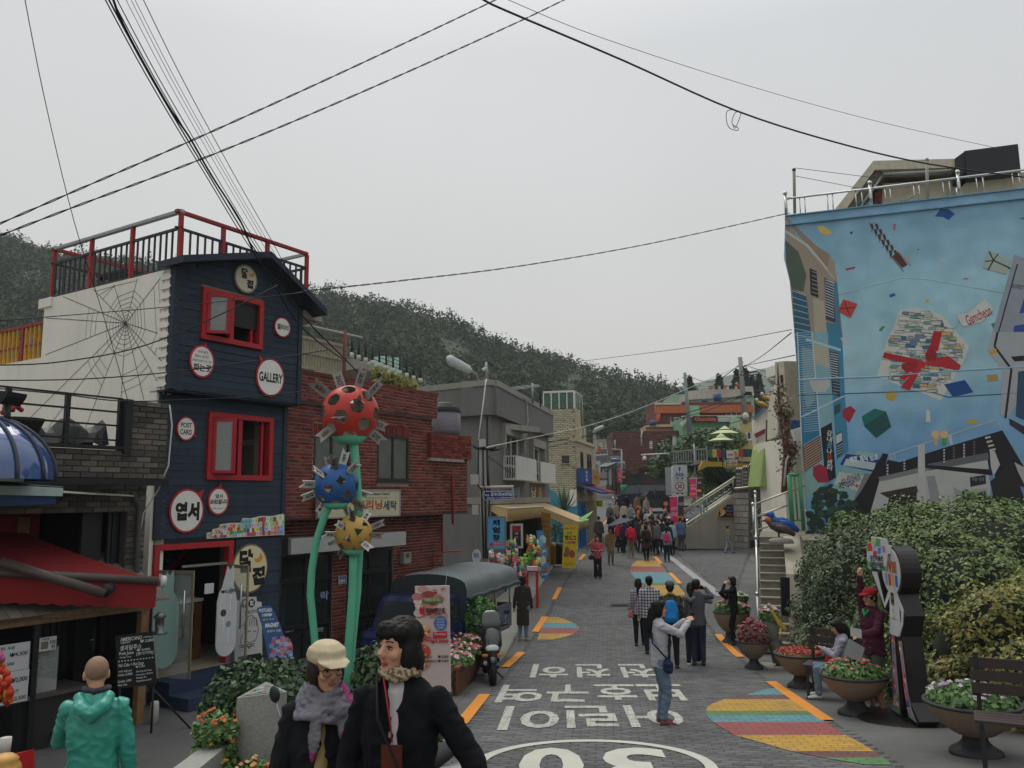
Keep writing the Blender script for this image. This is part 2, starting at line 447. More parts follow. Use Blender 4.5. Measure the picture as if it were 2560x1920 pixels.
 # -------- ground, road, paving, markings
ASPH=M('asphalt','5b5b59',ro=.9,n=.24,ns=.9,bm_=.5,bs=120,spec=.25,stain=.35)
CONC=M('concrete','8f8c84',ro=.9,n=.16,ns=1.1,bm_=.4,bs=60,stain=.35)
PAVE=M('paving_block','5f6060',ro=.88,kind='bits',col2=['525352','605f5e','686968','595a59'],n=.26,ns=.45,bm_=.4,bs=90)
JOINT=M('joint_sand','424345',ro=.95)
def Lx(y):return float(np.interp(y,[5,11.6,14.4,19.9,25,27.7,39,47.6,60,86],[-1.6,-.70,-.46,.15,.88,1.3,3.1,4.4,6.3,10.5]))
def Rx(y):return float(np.interp(y,[5,11.7,15.5,18.7,22.2,30.5,36.8,40,47,86],[3.7,4.33,4.63,4.97,5.3,6.03,6.55,6.82,7.6,13.5]))
def Kx(y):return float(np.interp(y,[5,11,19.4,26.5,40,53.6,86.5],[-1.8,-1.2,-.23,.43,2.2,4.03,8.25]))
def sheet(name,fl,fr,y0,y1,dz,m,nx=2,dy=.5,kind='structure',parent=None,drop=0.0):
 ys=np.arange(y0,y1+dy*.5,dy);V=[];F=[]
 for y in ys:
  a,b_=fl(y),fr(y)
  for k in range(nx+1):
   x=a+(b_-a)*k/nx;V.append((x,y,gz(x,y)+dz))
 for i in range(len(ys)-1):
  for k in range(nx):j=i*(nx+1)+k;F.append((j,j+1,j+nx+2,j+nx+1))
 if drop:
  k0=len(V);n_=len(ys)
  for i,y in enumerate(ys):
   for x in(fl(y),fr(y)):V.append((x,y,gz(x,y)+dz-drop))
  for i in range(n_-1):
   F.append((i*(nx+1),(i+1)*(nx+1),k0+2*(i+1),k0+2*i));F.append((i*(nx+1)+nx,k0+2*i+1,k0+2*(i+1)+1,(i+1)*(nx+1)+nx))
 o=link(name,mesh_np(name,V,F,m),parent,kind=kind)
 return o
def groundsheet():
 ys=np.concatenate([np.arange(-60,140,1.0),np.arange(140,900,20)]);xs=np.concatenate([np.arange(-600,-30,30),np.arange(-30,-10,2),np.arange(-10,12,.5),np.arange(12,31,3),np.arange(60,601,30)])
 V=[(x,y,gz(x,y)-.02)for y in ys for x in xs];n=len(xs)
 F=[(i*n+k,i*n+k+1,(i+1)*n+k+1,(i+1)*n+k)for i in range(len(ys)-1)for k in range(n-1)]
 link('ground',mesh_np('ground',V,F,M('earth','5c5a50',n=.3,ns=.4,bm_=.4)),kind='structure')
groundsheet()
sheet('road',lambda y:Kx(y),lambda y:Rx(y)+4.2 if y>25 else Rx(y)+3.2,4,100,0.0,ASPH,nx=6)
sheet('alley_pavement',lambda y:-9.5,lambda y:Kx(y)-.0,2,26,.004,M('old_asphalt','575755',ro=.9,n=.2,ns=.8,bm_=.4,bs=90,stain=.25),nx=6)
sheet('pavement',lambda y:Kx(y)-2.6,lambda y:Kx(y),18.5,95,.09,CONC,nx=2,drop=.12)
PA=R(-6.5);PC,PS=math.cos(PA),math.sin(PA);BW,BH=.21,.105
def tow(u,s):return(u*PC-s*PS,u*PS+s*PC)
def tog(x,y):return(x*PC+y*PS,-x*PS+y*PC)
road=bpy.data.objects['road'];WL['road']=Vc((0,0,0))
def paved(x,y):
 if 7.0<y<50 and Lx(y)+.06<x<Rx(y)-.05:return True
 return 27.5<y<45.5 and x>Rx(y)+1.15+(y-28)*.0 and x<7.2+(y-27.5)*.32
def pavers():
 items=[]
 r0,r1=int(6/BH),int(52/BH)
 for r_ in range(r0,r1):
  s=(r_+.5)*BH
  for c in range(-10,75):
   u=(c+.5)*BW+(BW/2 if r_%2 else 0)
   x,y=tow(u,s)
   if paved(x,y):items.append((x,y))
 items.sort(key=lambda p:p[0]*p[0]*.3+p[1]*p[1])
 hx,hy,e=BW/2-.0035,BH/2-.0035,.004
 me=[]
 for k in range(4):
  h=.012+.0015*(k-1.5)
  V=[(-hx,-hy,-.01),(hx,-hy,-.01),(hx,hy,-.01),(-hx,hy,-.01),(-hx+e,-hy+e,h),(hx-e,-hy+e,h),(hx-e,hy-e,h),(-hx+e,hy-e,h)]
  me.append(mesh_np('paving_block',V,[(4,5,6,7),(0,1,5,4),(1,2,6,5),(2,3,7,6),(3,0,4,7)],PAVE))
 for x,y in items[:300]:
  sl_=math.atan2(gz(x,y+.1)-gz(x,y-.1),.2)
  o=bpy.data.objects.new('paving_block',rnd.choice(me));COL.objects.link(o);o.parent=road
  o.location=(x,y,gz(x,y));o.rotation_euler=(sl_,0,PA)
 V=[];F=[]
 for x,y in items[300:]:
  k=len(V);h=.012+rnd.uniform(-.002,.002)
  for dx,dy,dz in((-hx,-hy,-.01),(hx,-hy,-.01),(hx,hy,-.01),(-hx,hy,-.01),(-hx+e,-hy+e,h),(hx-e,-hy+e,h),(hx-e,hy-e,h),(-hx+e,hy-e,h)):
   xx=x+dx*PC-dy*PS;yy=y+dx*PS+dy*PC;V.append((xx,yy,gz(xx,yy)+dz))
  F+=[(k+4,k+5,k+6,k+7),(k,k+1,k+5,k+4),(k+1,k+2,k+6,k+5),(k+2,k+3,k+7,k+6),(k+3,k,k+4,k+7)]
 link('paving_block_field',mesh_np('paving_block_field',V,F,PAVE),road,kind='stuff')
pavers()
sheet('paving_bed',lambda y:Lx(y),lambda y:Rx(y),6,50,.002,JOINT,nx=2)
def markmat(name,wear=.25):
 m=M(name,ro=.75,kind='paint',n=.1,ns=2,bm_=.3,bs=90);t=m.node_tree;L=t.links.new;b=t.nodes['Principled BSDF']
 old=b.inputs['Base Color'].links[0].from_socket
 tc=t.nodes.new('ShaderNodeTexCoord');mp=t.nodes.new('ShaderNodeMapping');mp.vector_type='POINT';mp.inputs['Rotation'].default_value[2]=-PA
 br=t.nodes.new('ShaderNodeTexBrick');br.offset=.5;br.inputs['Scale'].default_value=1;br.inputs['Brick Width'].default_value=BW;br.inputs['Row Height'].default_value=BH
 br.inputs['Mortar Size'].default_value=.0045;br.inputs['Mortar Smooth'].default_value=.1;br.inputs['Bias'].default_value=0
 br.inputs['Color1'].default_value=(1,1,1,1);br.inputs['Color2'].default_value=(.84,.84,.84,1);br.inputs['Mortar'].default_value=(.12,.12,.12,1)
 L(tc.outputs['Object'],mp.inputs[0]);L(mp.outputs[0],br.inputs[0])
 mm=t.nodes.new('ShaderNodeMixRGB');mm.blend_type='MULTIPLY';mm.inputs[0].default_value=1;L(old,mm.inputs[1]);L(br.outputs[0],mm.inputs[2])
 nn=t.nodes.new('ShaderNodeTexNoise');nn.inputs['Scale'].default_value=5;nn.inputs['Detail'].default_value=8;nn.inputs['Roughness'].default_value=.75;L(tc.outputs['Object'],nn.inputs[0])
 rr=t.nodes.new('ShaderNodeMapRange');rr.inputs['From Min'].default_value=.5;rr.inputs['From Max'].default_value=.72;rr.inputs['To Max'].default_value=wear;L(nn.outputs[0],rr.inputs[0])
 m2=t.nodes.new('ShaderNodeMixRGB');L(rr.outputs[0],m2.inputs[0]);L(mm.outputs[0],m2.inputs[1]);m2.inputs[2].default_value=(*lin('56585b'),1)
 L(m2.outputs[0],b.inputs['Base Color']);return m
MK=markmat('road_paint',.8);MK2=M('thick_road_paint',ro=.7,kind='paint',n=.08,ns=3,bm_=.4,bs=90)
class GP:
 def __init__(s,x,y,a):s.x,s.y=x,y;s.c,s.s=math.cos(a),math.sin(a)
 def p(s,u,v,d=0.0):
  x=s.x+u*s.c-v*s.s;y=s.y+u*s.s+v*s.c;return Vc((x,y,gz(x,y)+.016+d))
def strip_px(b,rows,col,m,d=.0):
 """painted band between pairs of photo pixels given row by row"""
 P=[]
 for(xa,xb,y)in rows:
  A,C=gnd(xa,y),gnd(xb,y)
  for k in range(7):
   q=A.lerp(C,k/6);P.append((q.x,q.y,gz(q.x,q.y)+.018+d))
 F=[(i*7+k,i*7+k+1,(i+1)*7+k+1,(i+1)*7+k)for i in range(len(rows)-1)for k in range(6)]
 b.add(P,[f[::-1]for f in F],m,col)
YEL,BLU,GRN,RED,BRN='b08a35','578891','547a49','8f4a45','654440'
def fan(name,edge,bands,label):
 b=B();ys=[e[0]for e in edge];xl=[e[1]for e in edge];xr=[e[2]for e in edge]
 for(y0,y1,c)in bands:
  n=max(2,int((y1-y0)/5));rows=[]
  for k in range(n+1):
   y=y0+(y1-y0)*k/n;rows.append((float(np.interp(y,ys,xl)),float(np.interp(y,ys,xr)),y))
  strip_px(b,rows,c,MK)
 b.o(name,road,kind='structure')
def z4(x,y):return(1200+x/2.212,1450+y/2.212)
def z5(x,y):return(1450+x/4.424,1250+y/4.424)
def edges(f,L):return[(f(0,y)[1],f(a,0)[0],f(b_,0)[0])for y,a,b_ in L]
def bands(f,L):return[(f(0,a)[1],f(0,b_)[1],c)for a,b_,c in L]
fan('painted_fan',edges(z4,[(605,1600,1650),(640,1470,1690),(665,1350,1730),(700,1262,1790),(730,1250,1830),(755,1255,1865),(793,1290,1915),(865,1405,2020),(905,1550,2100),(955,1720,2180),(990,1890,2230),(1040,2200,2300)]),bands(z4,[(605,640,BLU),(640,665,BRN),(665,730,YEL),(730,755,GRN),(755,793,BLU),(793,865,RED),(865,955,YEL),(955,990,BRN),(990,1030,GRN)]),'')
fan('painted_fan',edges(z5,[(620,770,820),(650,670,838),(675,630,855),(720,570,890),(760,550,925),(810,562,970),(860,600,1012),(920,680,1060),(945,720,1085),(1000,790,1130),(1060,880,1175)]),bands(z5,[(620,650,GRN),(650,675,BRN),(675,740,YEL),(740,805,RED),(805,920,BLU),(920,950,GRN),(950,1060,YEL)]),'')
fan('painted_fan',edges(z4,[(205,368,425),(230,355,495),(250,348,535),(270,338,552),(290,330,540),(310,325,505),(333,318,400)]),bands(z4,[(208,240,YEL),(240,270,BLU),(270,300,RED),(300,333,YEL)]),'')
def dashes(pairs,name='orange_line'):
 for(x0,y0,x1,y1,wd)in pairs:
  A,C=gnd(x0,y0),gnd(x1,y1);d=(C-A);ln=d.length;a=math.atan2(d.y,d.x);g=GP(A.x,A.y,a);b=B();n=max(1,int(ln/.6))
  for k in range(n):
   u0,u1=ln*k/n,ln*(k+1)/n
   b.add([g.p(u0,-wd/2,.004),g.p(u1,-wd/2,.004),g.p(u1,wd/2,.004),g.p(u0,wd/2,.004)],[(0,1,2,3)],MK2,'cc822a')
  b.o(name,road,kind='structure')
dashes([(1152,1812,1212,1738,.19),(1263,1670,1304,1632,.18),(1338,1581,1362,1543,.18),(1385,1500,1400,1470,.15),(1449,1400,1462,1386,.17),(1471,1362,1488,1346,.17),(2068,1803,1927,1706,.19),(1851,1644,1795,1587,.18),(1700,1460,1675,1433,.17),(1653,1410,1637,1392,.17),(1497,1320,1530,1290,.12),(1560,1290,1625,1300,.12)])
b=B();WHT='b5b4a9'
def gtxt(s,x0,x1,y0,y1,rows=1):
 A,C=gnd(x0,(y0+y1)/2),gnd(x1,(y0+y1)/2);T=gnd((x0+x1)/2,y0);D=gnd((x0+x1)/2,y1);cx,cy=(A.x+C.x)/2,(T.y+D.y)/2
 g=GP(cx,cy,math.pi+math.atan2(C.y-A.y,C.x-A.x)*1.0);hw=(C.x-A.x)/2;hh=(T.y-D.y)/2
 text(b,g,s,-hw,hw,-hh,hh,.004,WHT,bold=.02,m=MK)
for s,x0,x1,y0,y1 in(('이',120,440,705,838),('린',470,755,702,828),('어',815,1118,700,822),('역',105,350,586,684),('구',370,604,584,680),('호',636,870,583,670),('보',882,1145,582,674),('히',285,488,470,545),('천',530,720,470,545),('천',775,965,470,545)):
 p,q=z4(x0,y0),z4(x1,y1);gtxt(s,p[0],q[0],p[1],q[1])
g=GP(.83,9.3,math.pi-.05)
N=64
P=[];F=[]
for k in range(N):
 a=2*math.pi*k/N
 for r_ in(1.18,1.31):P.append(g.p(r_*math.cos(a),r_*math.sin(a),.004))
F=[(2*k,2*k+1,(2*k+3)%(2*N),(2*k+2)%(2*N))for k in range(N)]
b.add(P,F,MK2,WHT)
text(b,g,'3',-.82,-.12,-.85,.85,.004,WHT,bold=.03,m=MK2);text(b,g,'0',.1,.8,-.85,.85,.004,WHT,bold=.03,m=MK2)
b.o('road_lettering',road,kind='structure')
b=B()
for(xa,xb,y)in[(1668,1676,1395)]:pass
rows=[(1609,1619,1345),(1660,1672,1385),(1690,1707,1412),(1736,1757,1450),(1792,1818,1492)]
strip_px(b,rows,'8e9190',M('kerb_stone',ro=.85,kind='paint',n=.12,ns=2,bm_=.3))
b.o('stone_strip',road,kind='structure')
b=B();g0=gnd(1560,1513);IR=M('cast_iron','2b2c2d',ro=.6,metal=.4)
for k in range(9):b.box((g0.x-.42+k*.09,g0.y-.3,g0.z+.014),(g0.x-.38+k*.09,g0.y+.3,g0.z+.03),IR)
for k in range(6):b.box((g0.x-.42,g0.y-.3+k*.112,g0.z+.012),(g0.x+.38,g0.y-.27+k*.112,g0.z+.028),IR)
b.o('drain_grate',label='dark cast iron drain grate let into the grey road blocks',cat='drain grate')
b=B();g0=gnd(1582,1706);b.lathe((g0.x,g0.y,g0.z+.02),[(0,.002),(.3,.002),(.33,0),(.34,-.02)],M('manhole_iron','4c4d4e',ro=.7,metal=.2,bm_=1,bs=60),seg=28)
b.o('manhole_cover',label='round manhole cover beside the white road lettering',cat='manhole cover')
# -------- hills
def hill(name,el,r0,r1,z0,nmat,na=4.0,nr=36,power=.8):
 """el: list of (px, py) along the skyline; ridge at distance r1, foot at r0"""
 dirs=[ray(px,py)for px,py in el];ax=[d.x for d in dirs];az=[d.z for d in dirs]
 xs=np.linspace(ax[0],ax[-1],160);V=[]
 for i,a in enumerate(xs):
  zr=CAMZ+float(np.interp(a,ax,az))*r1
  for k in range(nr+1):
   t=k/nr;r_=r0+(r1*1.3-r0)*t;tt=min(1.0,(r_-r0)/(r1-r0));z=z0+(zr-z0)*(tt**power)
   if r_>r1:z=zr-(r_-r1)*.3
   z+=na*mnoise.noise(Vc((a*r_*.02,r_*.02,3)))*math.sin(math.pi*min(1,tt))
   V.append((a*r_,r_,z))
 F=[(i*(nr+1)+k,(i+1)*(nr+1)+k,(i+1)*(nr+1)+k+1,i*(nr+1)+k+1)for i in range(len(xs)-1)for k in range(nr)]
 o=link(name,mesh_np(name,V,F,nmat,True),kind='structure')
 return np.array(V).reshape(len(xs),nr+1,3)
HM=M('hill_earth','39402c',n=.3,ns=.05)
sky_l=[(-900,520),(-300,545),(0,572),(60,600),(110,618),(300,640),(500,680),(700,716),(770,728),(850,722),(920,742),(1010,762),(1150,803),(1270,862),(1400,893),(1500,925),(1610,948),(1720,985),(1900,1030),(2300,1100)]
H1=hill('hill',[(a,c+24)for a,c in sky_l],102,230,2.0,HM)
far=[(1200,1010),(1500,990),(1700,965),(1790,945),(1850,930),(1920,918),(1990,905),(2100,900),(2500,930),(3000,960)]
hill('far_mountain',far,320,560,-10,M('far_forest','3f4a3c',n=.3,ns=.03),5)
def woods(name,H,n,size,cols,seed,k0=.06,lf=70,leafs=.55):
 """a wooded slope: every crown its own cluster of leaf clumps"""
 rs=np.random.RandomState(seed);nx,nr,_=H.shape;V=[];cnt=0
 tmpl=[]
 for k in range(6):
  blobs=[((rs.normal(0,.35),rs.normal(0,.35),.55+rs.rand()*.55),(.42+.25*rs.rand(),.42+.25*rs.rand(),.35+.25*rs.rand()))for _ in range(4)]+[((0,0,.6),(.62,.62,.62))]
  if k>3:blobs=[((0,0,.3+.28*j),(.55-.1*j,.55-.1*j,.28))for j in range(5)]
  P,Nn=blobpts(lf,blobs,rs,.8);P[:,2]=P[:,2];tmpl.append((P,Nn))
 allp=[];alln=[];sz=[]
 for _ in range(n):
  i=rs.rand()*(nx-2);k=(k0+rs.rand()**.8*(.80-k0))*(nr-1);i0,k_0=int(i),int(k);fi,fk=i-i0,k-k_0
  p=(H[i0,k_0]*(1-fi)+H[i0+1,k_0]*fi)*(1-fk)+(H[i0,k_0+1]*(1-fi)+H[i0+1,k_0+1]*fi)*fk
  s=size*(.6+.7*rs.rand());P,Nn=tmpl[rs.randint(6)];a=rs.rand()*6.28;ca,sa=math.cos(a),math.sin(a)
  Q=P*s;Q=np.stack([Q[:,0]*ca-Q[:,1]*sa,Q[:,0]*sa+Q[:,1]*ca,Q[:,2]*(.8+.4*rs.rand())],1)+p-np.array([0,0,s*.25])
  allp.append(Q);alln.append(Nn);sz.append(np.full(len(Q),s))
 P=np.concatenate(allp);Nn=np.concatenate(alln)
 o=leaves(name,None,P,Nn,leafs,leafmat(name+'_leaf',cols,1),.22,kind='stuff',aspect=1.2)
 return o
woods('hillside_forest',H1,2900,3.6,['25361f','2f4227','3a4d2b','293b24','465230','2c3f26','4d5034'],5,k0=.04,lf=150,leafs=.5)
# -------- generic building bits
BLUEW=M('navy_boards','2a3542',ro=.75,kind='bits',col2=['28323f','2f3b49','2b3643','323e4c'],n=.16,ns=5,bm_=.35,bs=25,stain=.12)
REDP=M('red_paint','a3262c',ro=.5,n=.12,ns=9,bm_=.15)
BK=M('black_paint','1b1c1e',ro=.5,n=.1)
WHITEW=M('white_plaster','ddd9cd',ro=.85,n=.06,ns=1.5,bm_=.35,bs=9,stain=.14)
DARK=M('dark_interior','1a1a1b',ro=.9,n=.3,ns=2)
ST=M('stainless_steel','b9bab6',ro=.25,metal=.9,n=.05)
GV=M('galvanised_steel','8d9192',ro=.45,metal=.6,n=.1)
REDBR=M('red_brick','74322b',ro=.85,kind='bits',col2=['5f2c27','74362e','804036','51241f','6b3029'],n=.15,ns=12,bm_=.4,bs=50)
MORT=M('mortar','9b938a',ro=.95,n=.1,bm_=.3)
MORTD=M('dark_mortar','4e4b46',ro=.95,n=.1,bm_=.3)
GRBR=M('grey_brick','54504a',ro=.9,kind='bits',col2=['4a4742','5b5750','6a655c','3d3b38','57534c'],n=.2,ns=10,bm_=.5,bs=40)
WM=M('weathered_wood','7a634a',ro=.8,kind='bits',col2=['6d5740','87694a','7b6046','5c4a38'],n=.25,ns=12,bm_=.4,bs=30)
ROOFW=M('grey_roof_boards','6e685f',ro=.85,kind='bits',col2=['5f5a52','78716a','6b655d'],n=.2,ns=8,bm_=.4)
GREYW=M('grey_render','6b6a68',ro=.9,n=.07,ns=1.2,bm_=.3,bs=30,stain=.25)
GREYL=M('pale_grey_render','8b8881',ro=.9,n=.07,ns=1.5,bm_=.3,stain=.2)
PARCH=M('room_wall','6f6d68',ro=.9,n=.1)
def room(b,pl,u0,u1,v0,v1,depth,wall,floor=None,d=-.12):
 """five inner faces of a room behind an opening"""
 p=lambda u,v,k:pl.p(u,v,d-k)
 b.add([p(u0,v0,depth),p(u1,v0,depth),p(u1,v1,depth),p(u0,v1,depth)],[(0,1,2,3)],wall)
 b.add([p(u0,v0,0),p(u0,v0,depth),p(u0,v1,depth),p(u0,v1,0)],[(0,1,2,3)],wall)
 b.add([p(u1,v0,depth),p(u1,v0,0),p(u1,v1,0),p(u1,v1,depth)],[(0,1,2,3)],wall)
 b.add([p(u0,v0,0),p(u1,v0,0),p(u1,v0,depth),p(u0,v0,depth)],[(0,1,2,3)],floor or wall)
 b.add([p(u0,v1,depth),p(u1,v1,depth),p(u1,v1,0),p(u0,v1,0)],[(0,1,2,3)],wall)
def frame(b,pl,h,w_,d0,d1,m,inside=True):
 u0,u1,v0,v1=h
 if not inside:u0-=w_;u1+=w_;v0-=w_;v1+=w_
 b.pb(pl,u0,u1,v0,v0+w_,d0,d1,m);b.pb(pl,u0,u1,v1-w_,v1,d0,d1,m)
 b.pb(pl,u0,u0+w_,v0+w_,v1-w_,d0,d1,m);b.pb(pl,u1-w_,u1,v0+w_,v1-w_,d0,d1,m)
def window(parent,pl,h,fw=.05,fm=None,cols=2,rows=1,gm=None,d=-.03,back=True,name='window',sill=True):
 """a framed window with a pane for each light, set into its opening"""
 fm=fm or M('white_frame','cfcfc9',ro=.5);b=B();u0,u1,v0,v1=h
 frame(b,pl,h,fw,d-.04,d+.04,fm)
 for k in range(1,cols):uu=u0+(u1-u0)*k/cols;b.pb(pl,uu-fw/2,uu+fw/2,v0+fw,v1-fw,d-.03,d+.03,fm)
 for k in range(1,rows):vv=v0+(v1-v0)*k/rows;b.pb(pl,u0+fw,u1-fw,vv-fw/2,vv+fw/2,d-.028,d+.028,fm)
 if sill:b.pb(pl,u0-.03,u1+.03,v0-.035,v0-.001,d-.03,.05,fm)
 w_=b.o(name,parent)
 for i in range(cols):
  for j in range(rows):
   g=B();a,c=u0+(u1-u0)*i/cols+fw*.5,u0+(u1-u0)*(i+1)/cols-fw*.5;e,f_=v0+(v1-v0)*j/rows+fw*.5,v0+(v1-v0)*(j+1)/rows-fw*.5
   g.pb(pl,a,c,e,f_,d-.006,d+.002,gm or GLASS);g.o('pane',w_)
 if back:
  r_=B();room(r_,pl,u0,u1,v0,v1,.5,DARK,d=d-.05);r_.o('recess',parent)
 return w_
def bars(name,parent,pl,us,v0,v1,d,r_,m,square=True):
 """upright bars sharing one mesh"""
 me=None
 for u in us:
  if me is None:
   q=B();hh=v1-v0
   if square:q.box((-r_,-r_,0),(r_,r_,hh),m)
   else:q.tu([(0,0,0),(0,0,hh)],r_,m,8)
   me=q.mesh(name)
  o=bpy.data.objects.new(name,me);COL.objects.link(o);o.parent=parent
  o.location=pl.p(u,v0,d)-WL[parent.name];o.rotation_euler.z=pl.rot()
def ci(u,v,ru,rv,n=40,a0=0,a1=2*math.pi):return[(u+ru*math.cos(a0+(a1-a0)*k/n),v+rv*math.sin(a0+(a1-a0)*k/n))for k in range(n)]
# -------- the navy gallery building
A1=31.8
PB=Pl(388,1350,12.7,A1)
c0=PB.at(388,1759);c0.z=.63
blue=tg_('gallery_building','narrow navy boarded gallery with red windows and a railed roof terrace','building',(c0.x,c0.y,.63))
PU=PB.off(.3)
uL,uR=PB.U(392,1200),PB.U(711,1200);UL=PU.U(432,820);UR=PU.U(750,900)
zlo=PB.V(388,1350);zmid=PU.V(430,972);zfl=1.0
upoly=up_(PU,[(436,664),(644,652),(755,757)]);upoly=[(UL,zmid)]+[(UL,upoly[0][1]),upoly[1],(UR,upoly[2][1]),(UR,zmid)]
W1=ho(PU,503,714,655,870);W1=(PU.U(502,780),PU.U(654,815),PU.V(501,847),PU.V(503,716))
W2=(PB.U(516,1110),PB.U(678,1125),PB.V(514,1199),PB.V(519,1029))
b=B()
wc_(b,PU,UL,UR,zmid,upoly[1][1]-.75,-.12,-.02,BK,[W1])
b.pr(PU,[(UL,upoly[1][1]-.75),(UR,upoly[1][1]-.75),(UR,upoly[3][1]),upoly[2],(UL,upoly[1][1]-.02)],-.12,-.02,BK)
b.pb(PU,UL,UR,zmid-.03,zmid,-.5,-.02,M('navy_soffit','222d3e',ro=.8))
wc_(b,PB,uL,uR,zlo,zmid,-.12,-.02,BK,[W2])
b.pb(PB,uL,uR,zlo-.03,zlo,-.5,-.02,MATS['navy_soffit'])
b.o('wall',blue)
pieces(blue,PU,[upoly],[(W1[0]-.0,W1[1]+.0,W1[2],W1[3])],40,.118,.006,.0,BLUEW,name='cladding_board',stag=0,jit=.003)
pieces(blue,PB,[[(uL,zlo),(uR,zlo),(uR,zmid-.04),(uL,zmid-.04)]],[W2],40,.118,.006,.0,BLUEW,name='cladding_board',stag=0,jit=.003)
b=B()
NV=M('navy_trim','28333f',ro=.7)
for q,a,c,e,f in((PU,UL-.02,UL+.09,zmid,upoly[1][1]),(PU,UR-.07,UR+.02,zmid,upoly[3][1]),(PB,uL-.02,uL+.09,zlo,zmid-.03),(PB,uR-.07,uR+.02,zlo,zmid-.03)):b=B();b.pb(q,a,c,e,f,-.1,.025,NV);b.o('corner_board',blue)
b=B();e0=(UL-.12,upoly[1][1]-.02);e1=upoly[2];e2=(UR+.32,upoly[3][1]-.22)
for(a,c,dp)in((e0,e1,.3),(e1,e2,1.2)):
 P=[PU.p(a[0],a[1],.35),PU.p(c[0],c[1],.35),PU.p(c[0],c[1],-dp),PU.p(a[0],a[1],-dp)]
 b.hexa(P+[q+Vc((0,0,.11))for q in P],M('dark_slate_edge','252f3c',ro=.6))
b.o('roof',blue)
def opening_sashes(pl,h,n,parent):
 u0,u1,v0,v1=h;b=B();frame(b,pl,(u0,u1,v0,v1),.085,-.1,.05,REDP);w_=b.o('window',parent)
 r_=B();room(r_,pl,u0,u1,v0-.3,v1+.2,1.4,PARCH,d=-.12);r_.o('room',parent)
 um=u0+(u1-u0)*.48;m_=B()
 m_.pb(pl,um-.04,um+.04,v0+.085,v1-.085,-.06,.03,REDP);m_.pb(pl,u1-.2,u1-.15,v0+.085,v1-.085,-.1,-.04,REDP)
 m_.o('mullion',w_)
 hin=pl.p(u0+.1,0,.05)
 for k,(ua,da,ub,db)in enumerate(((.09,.05,.33,.3),(.33,.3,.5,.06))):
  p0=pl.p(u0+ua,0,da);p1=pl.p(u0+ub,0,db);dd=(p1-p0).normalized()
  q=Pl(Vc((p0.x,p0.y,0)),0,0,math.degrees(math.atan2(dd.x,dd.y)));ln=(p1-p0).length
  s=B();frame(s,q,(0,ln,v0+.1,v1-.1),.05,-.018,.018,REDP);so_=s.o('sash',w_)
  g=B();g.pb(q,.05,ln-.05,v0+.15,v1-.15,-.003,.003,glassmat());g.o('pane',parent)
opening_sashes(PU,W1,2,blue);opening_sashes(PB,W2,2,blue)
D0=(PB.U(380,1500),PB.U(577,1500),zfl,PB.V(480,1357))
GR=PB.U(708,1340)
b=B()
wc_(b,PB,uL,GR,.45,zlo-.03,-.15,-.02,BK,[D0]);b.o('lower_wall',blue)
pieces(blue,PB,[[(D0[1]+.06,.62),(GR-.05,.62),(GR-.05,zlo-.04),(D0[1]+.06,zlo-.04)]],[],40,.118,.006,0,BLUEW,name='cladding_board',stag=0)
b=B();frame(b,PB,(D0[0]-.01,D0[1],zfl-.1,D0[3]),.09,-.1,.03,REDP);b.pb(PB,D0[0]+.5,D0[1]-.1,D0[3]-.38,D0[3]-.34,-.02,.02,ST);b.o('door_frame',blue)
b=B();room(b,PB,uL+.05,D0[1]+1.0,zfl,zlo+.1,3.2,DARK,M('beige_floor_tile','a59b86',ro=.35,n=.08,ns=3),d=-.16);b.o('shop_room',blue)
b=B();NS=M('navy_step','2a3750',ro=.7,n=.15,stain=.2)
b.pb(PB,uL+.02,D0[1]+.3,.45,zfl-.18,0,.95,NS);b.pb(PB,uL+.02,D0[1]+.25,zfl-.18,zfl-.005,.032,.5,NS)
b.o('step',blue)
b=B();b.pb(PB,D0[0]+.001,D0[1]-.001,zfl-.17,zfl+.003,-.16,.036,M('beige_floor_tile'));b.o('threshold',blue)
def localbox(name,label,cat,pl,u0,u1,v0,v1,d0,d1,m,extra=None):
 b=B();b.pb(pl,u0,u1,v0,v1,d0,d1,m)
 if extra:extra(b)
 return b.o(name,label=label,cat=cat)
cu=PB.U(505,1600)
def cab(b):
 b.pb(PB,cu+.02,cu+.5,1.95,2.0,-1.3,-.65,M('white_top','c9c9c4'))
 b.pb(PB,cu+.1,cu+.35,1.55,1.75,-.7,-.66,BK);b.pb(PB,cu+.1,cu+.35,1.2,1.4,-.7,-.66,BK)
localbox('display_counter','brown wooden counter with white top just inside the gallery doorway','counter',PB,cu,cu+.52,zfl,1.93,-1.3,-.7,M('counter_wood','6e4a2d',ro=.6,n=.2),cab)
def cab2(b):
 b.pb(PB,cu-.75,cu-.15,2.2,2.5,-2.2,-1.75,M('poster_stand','7a6554'))
 for k in range(4):b.pb(PB,cu-.7+k*.13,cu-.6+k*.13,2.25,2.42,-1.74,-1.73,PT,['b9b4aa','8c3a34','47616e','b8a05a'][k])
localbox('postcard_rack','dark postcard rack in the dim back of the gallery shop','rack',PB,cu-.7,cu-.2,zfl,2.2,-2.2,-1.8,M('rack_wood','4b3626'),cab2)
b=B()
for k in range(9):b.pb(PB,cu-.1+k*.17,cu+.12+k*.17,1.3+k*.2,1.35+k*.2,-2.9,-2.1,M('stair_tread','3a3733'))
b.tu([PB.p(cu-.1,1.2,-2.1),PB.p(cu+1.5,3.1,-2.1)],.05,REDP);b.tu([PB.p(cu-.2,2.2,-2.05),PB.p(cu+1.1,3.3,-2.05)],.03,BK)
b.o('indoor_stair',blue)
b=B();b.pb(PB,PB.U(457,1465),PB.U(480,1465),PB.V(465,1480),PB.V(465,1455),.52,.525,PT,'b9bcc0');b.o('notice',label='small white notice stuck on the open glass door',cat='notice')
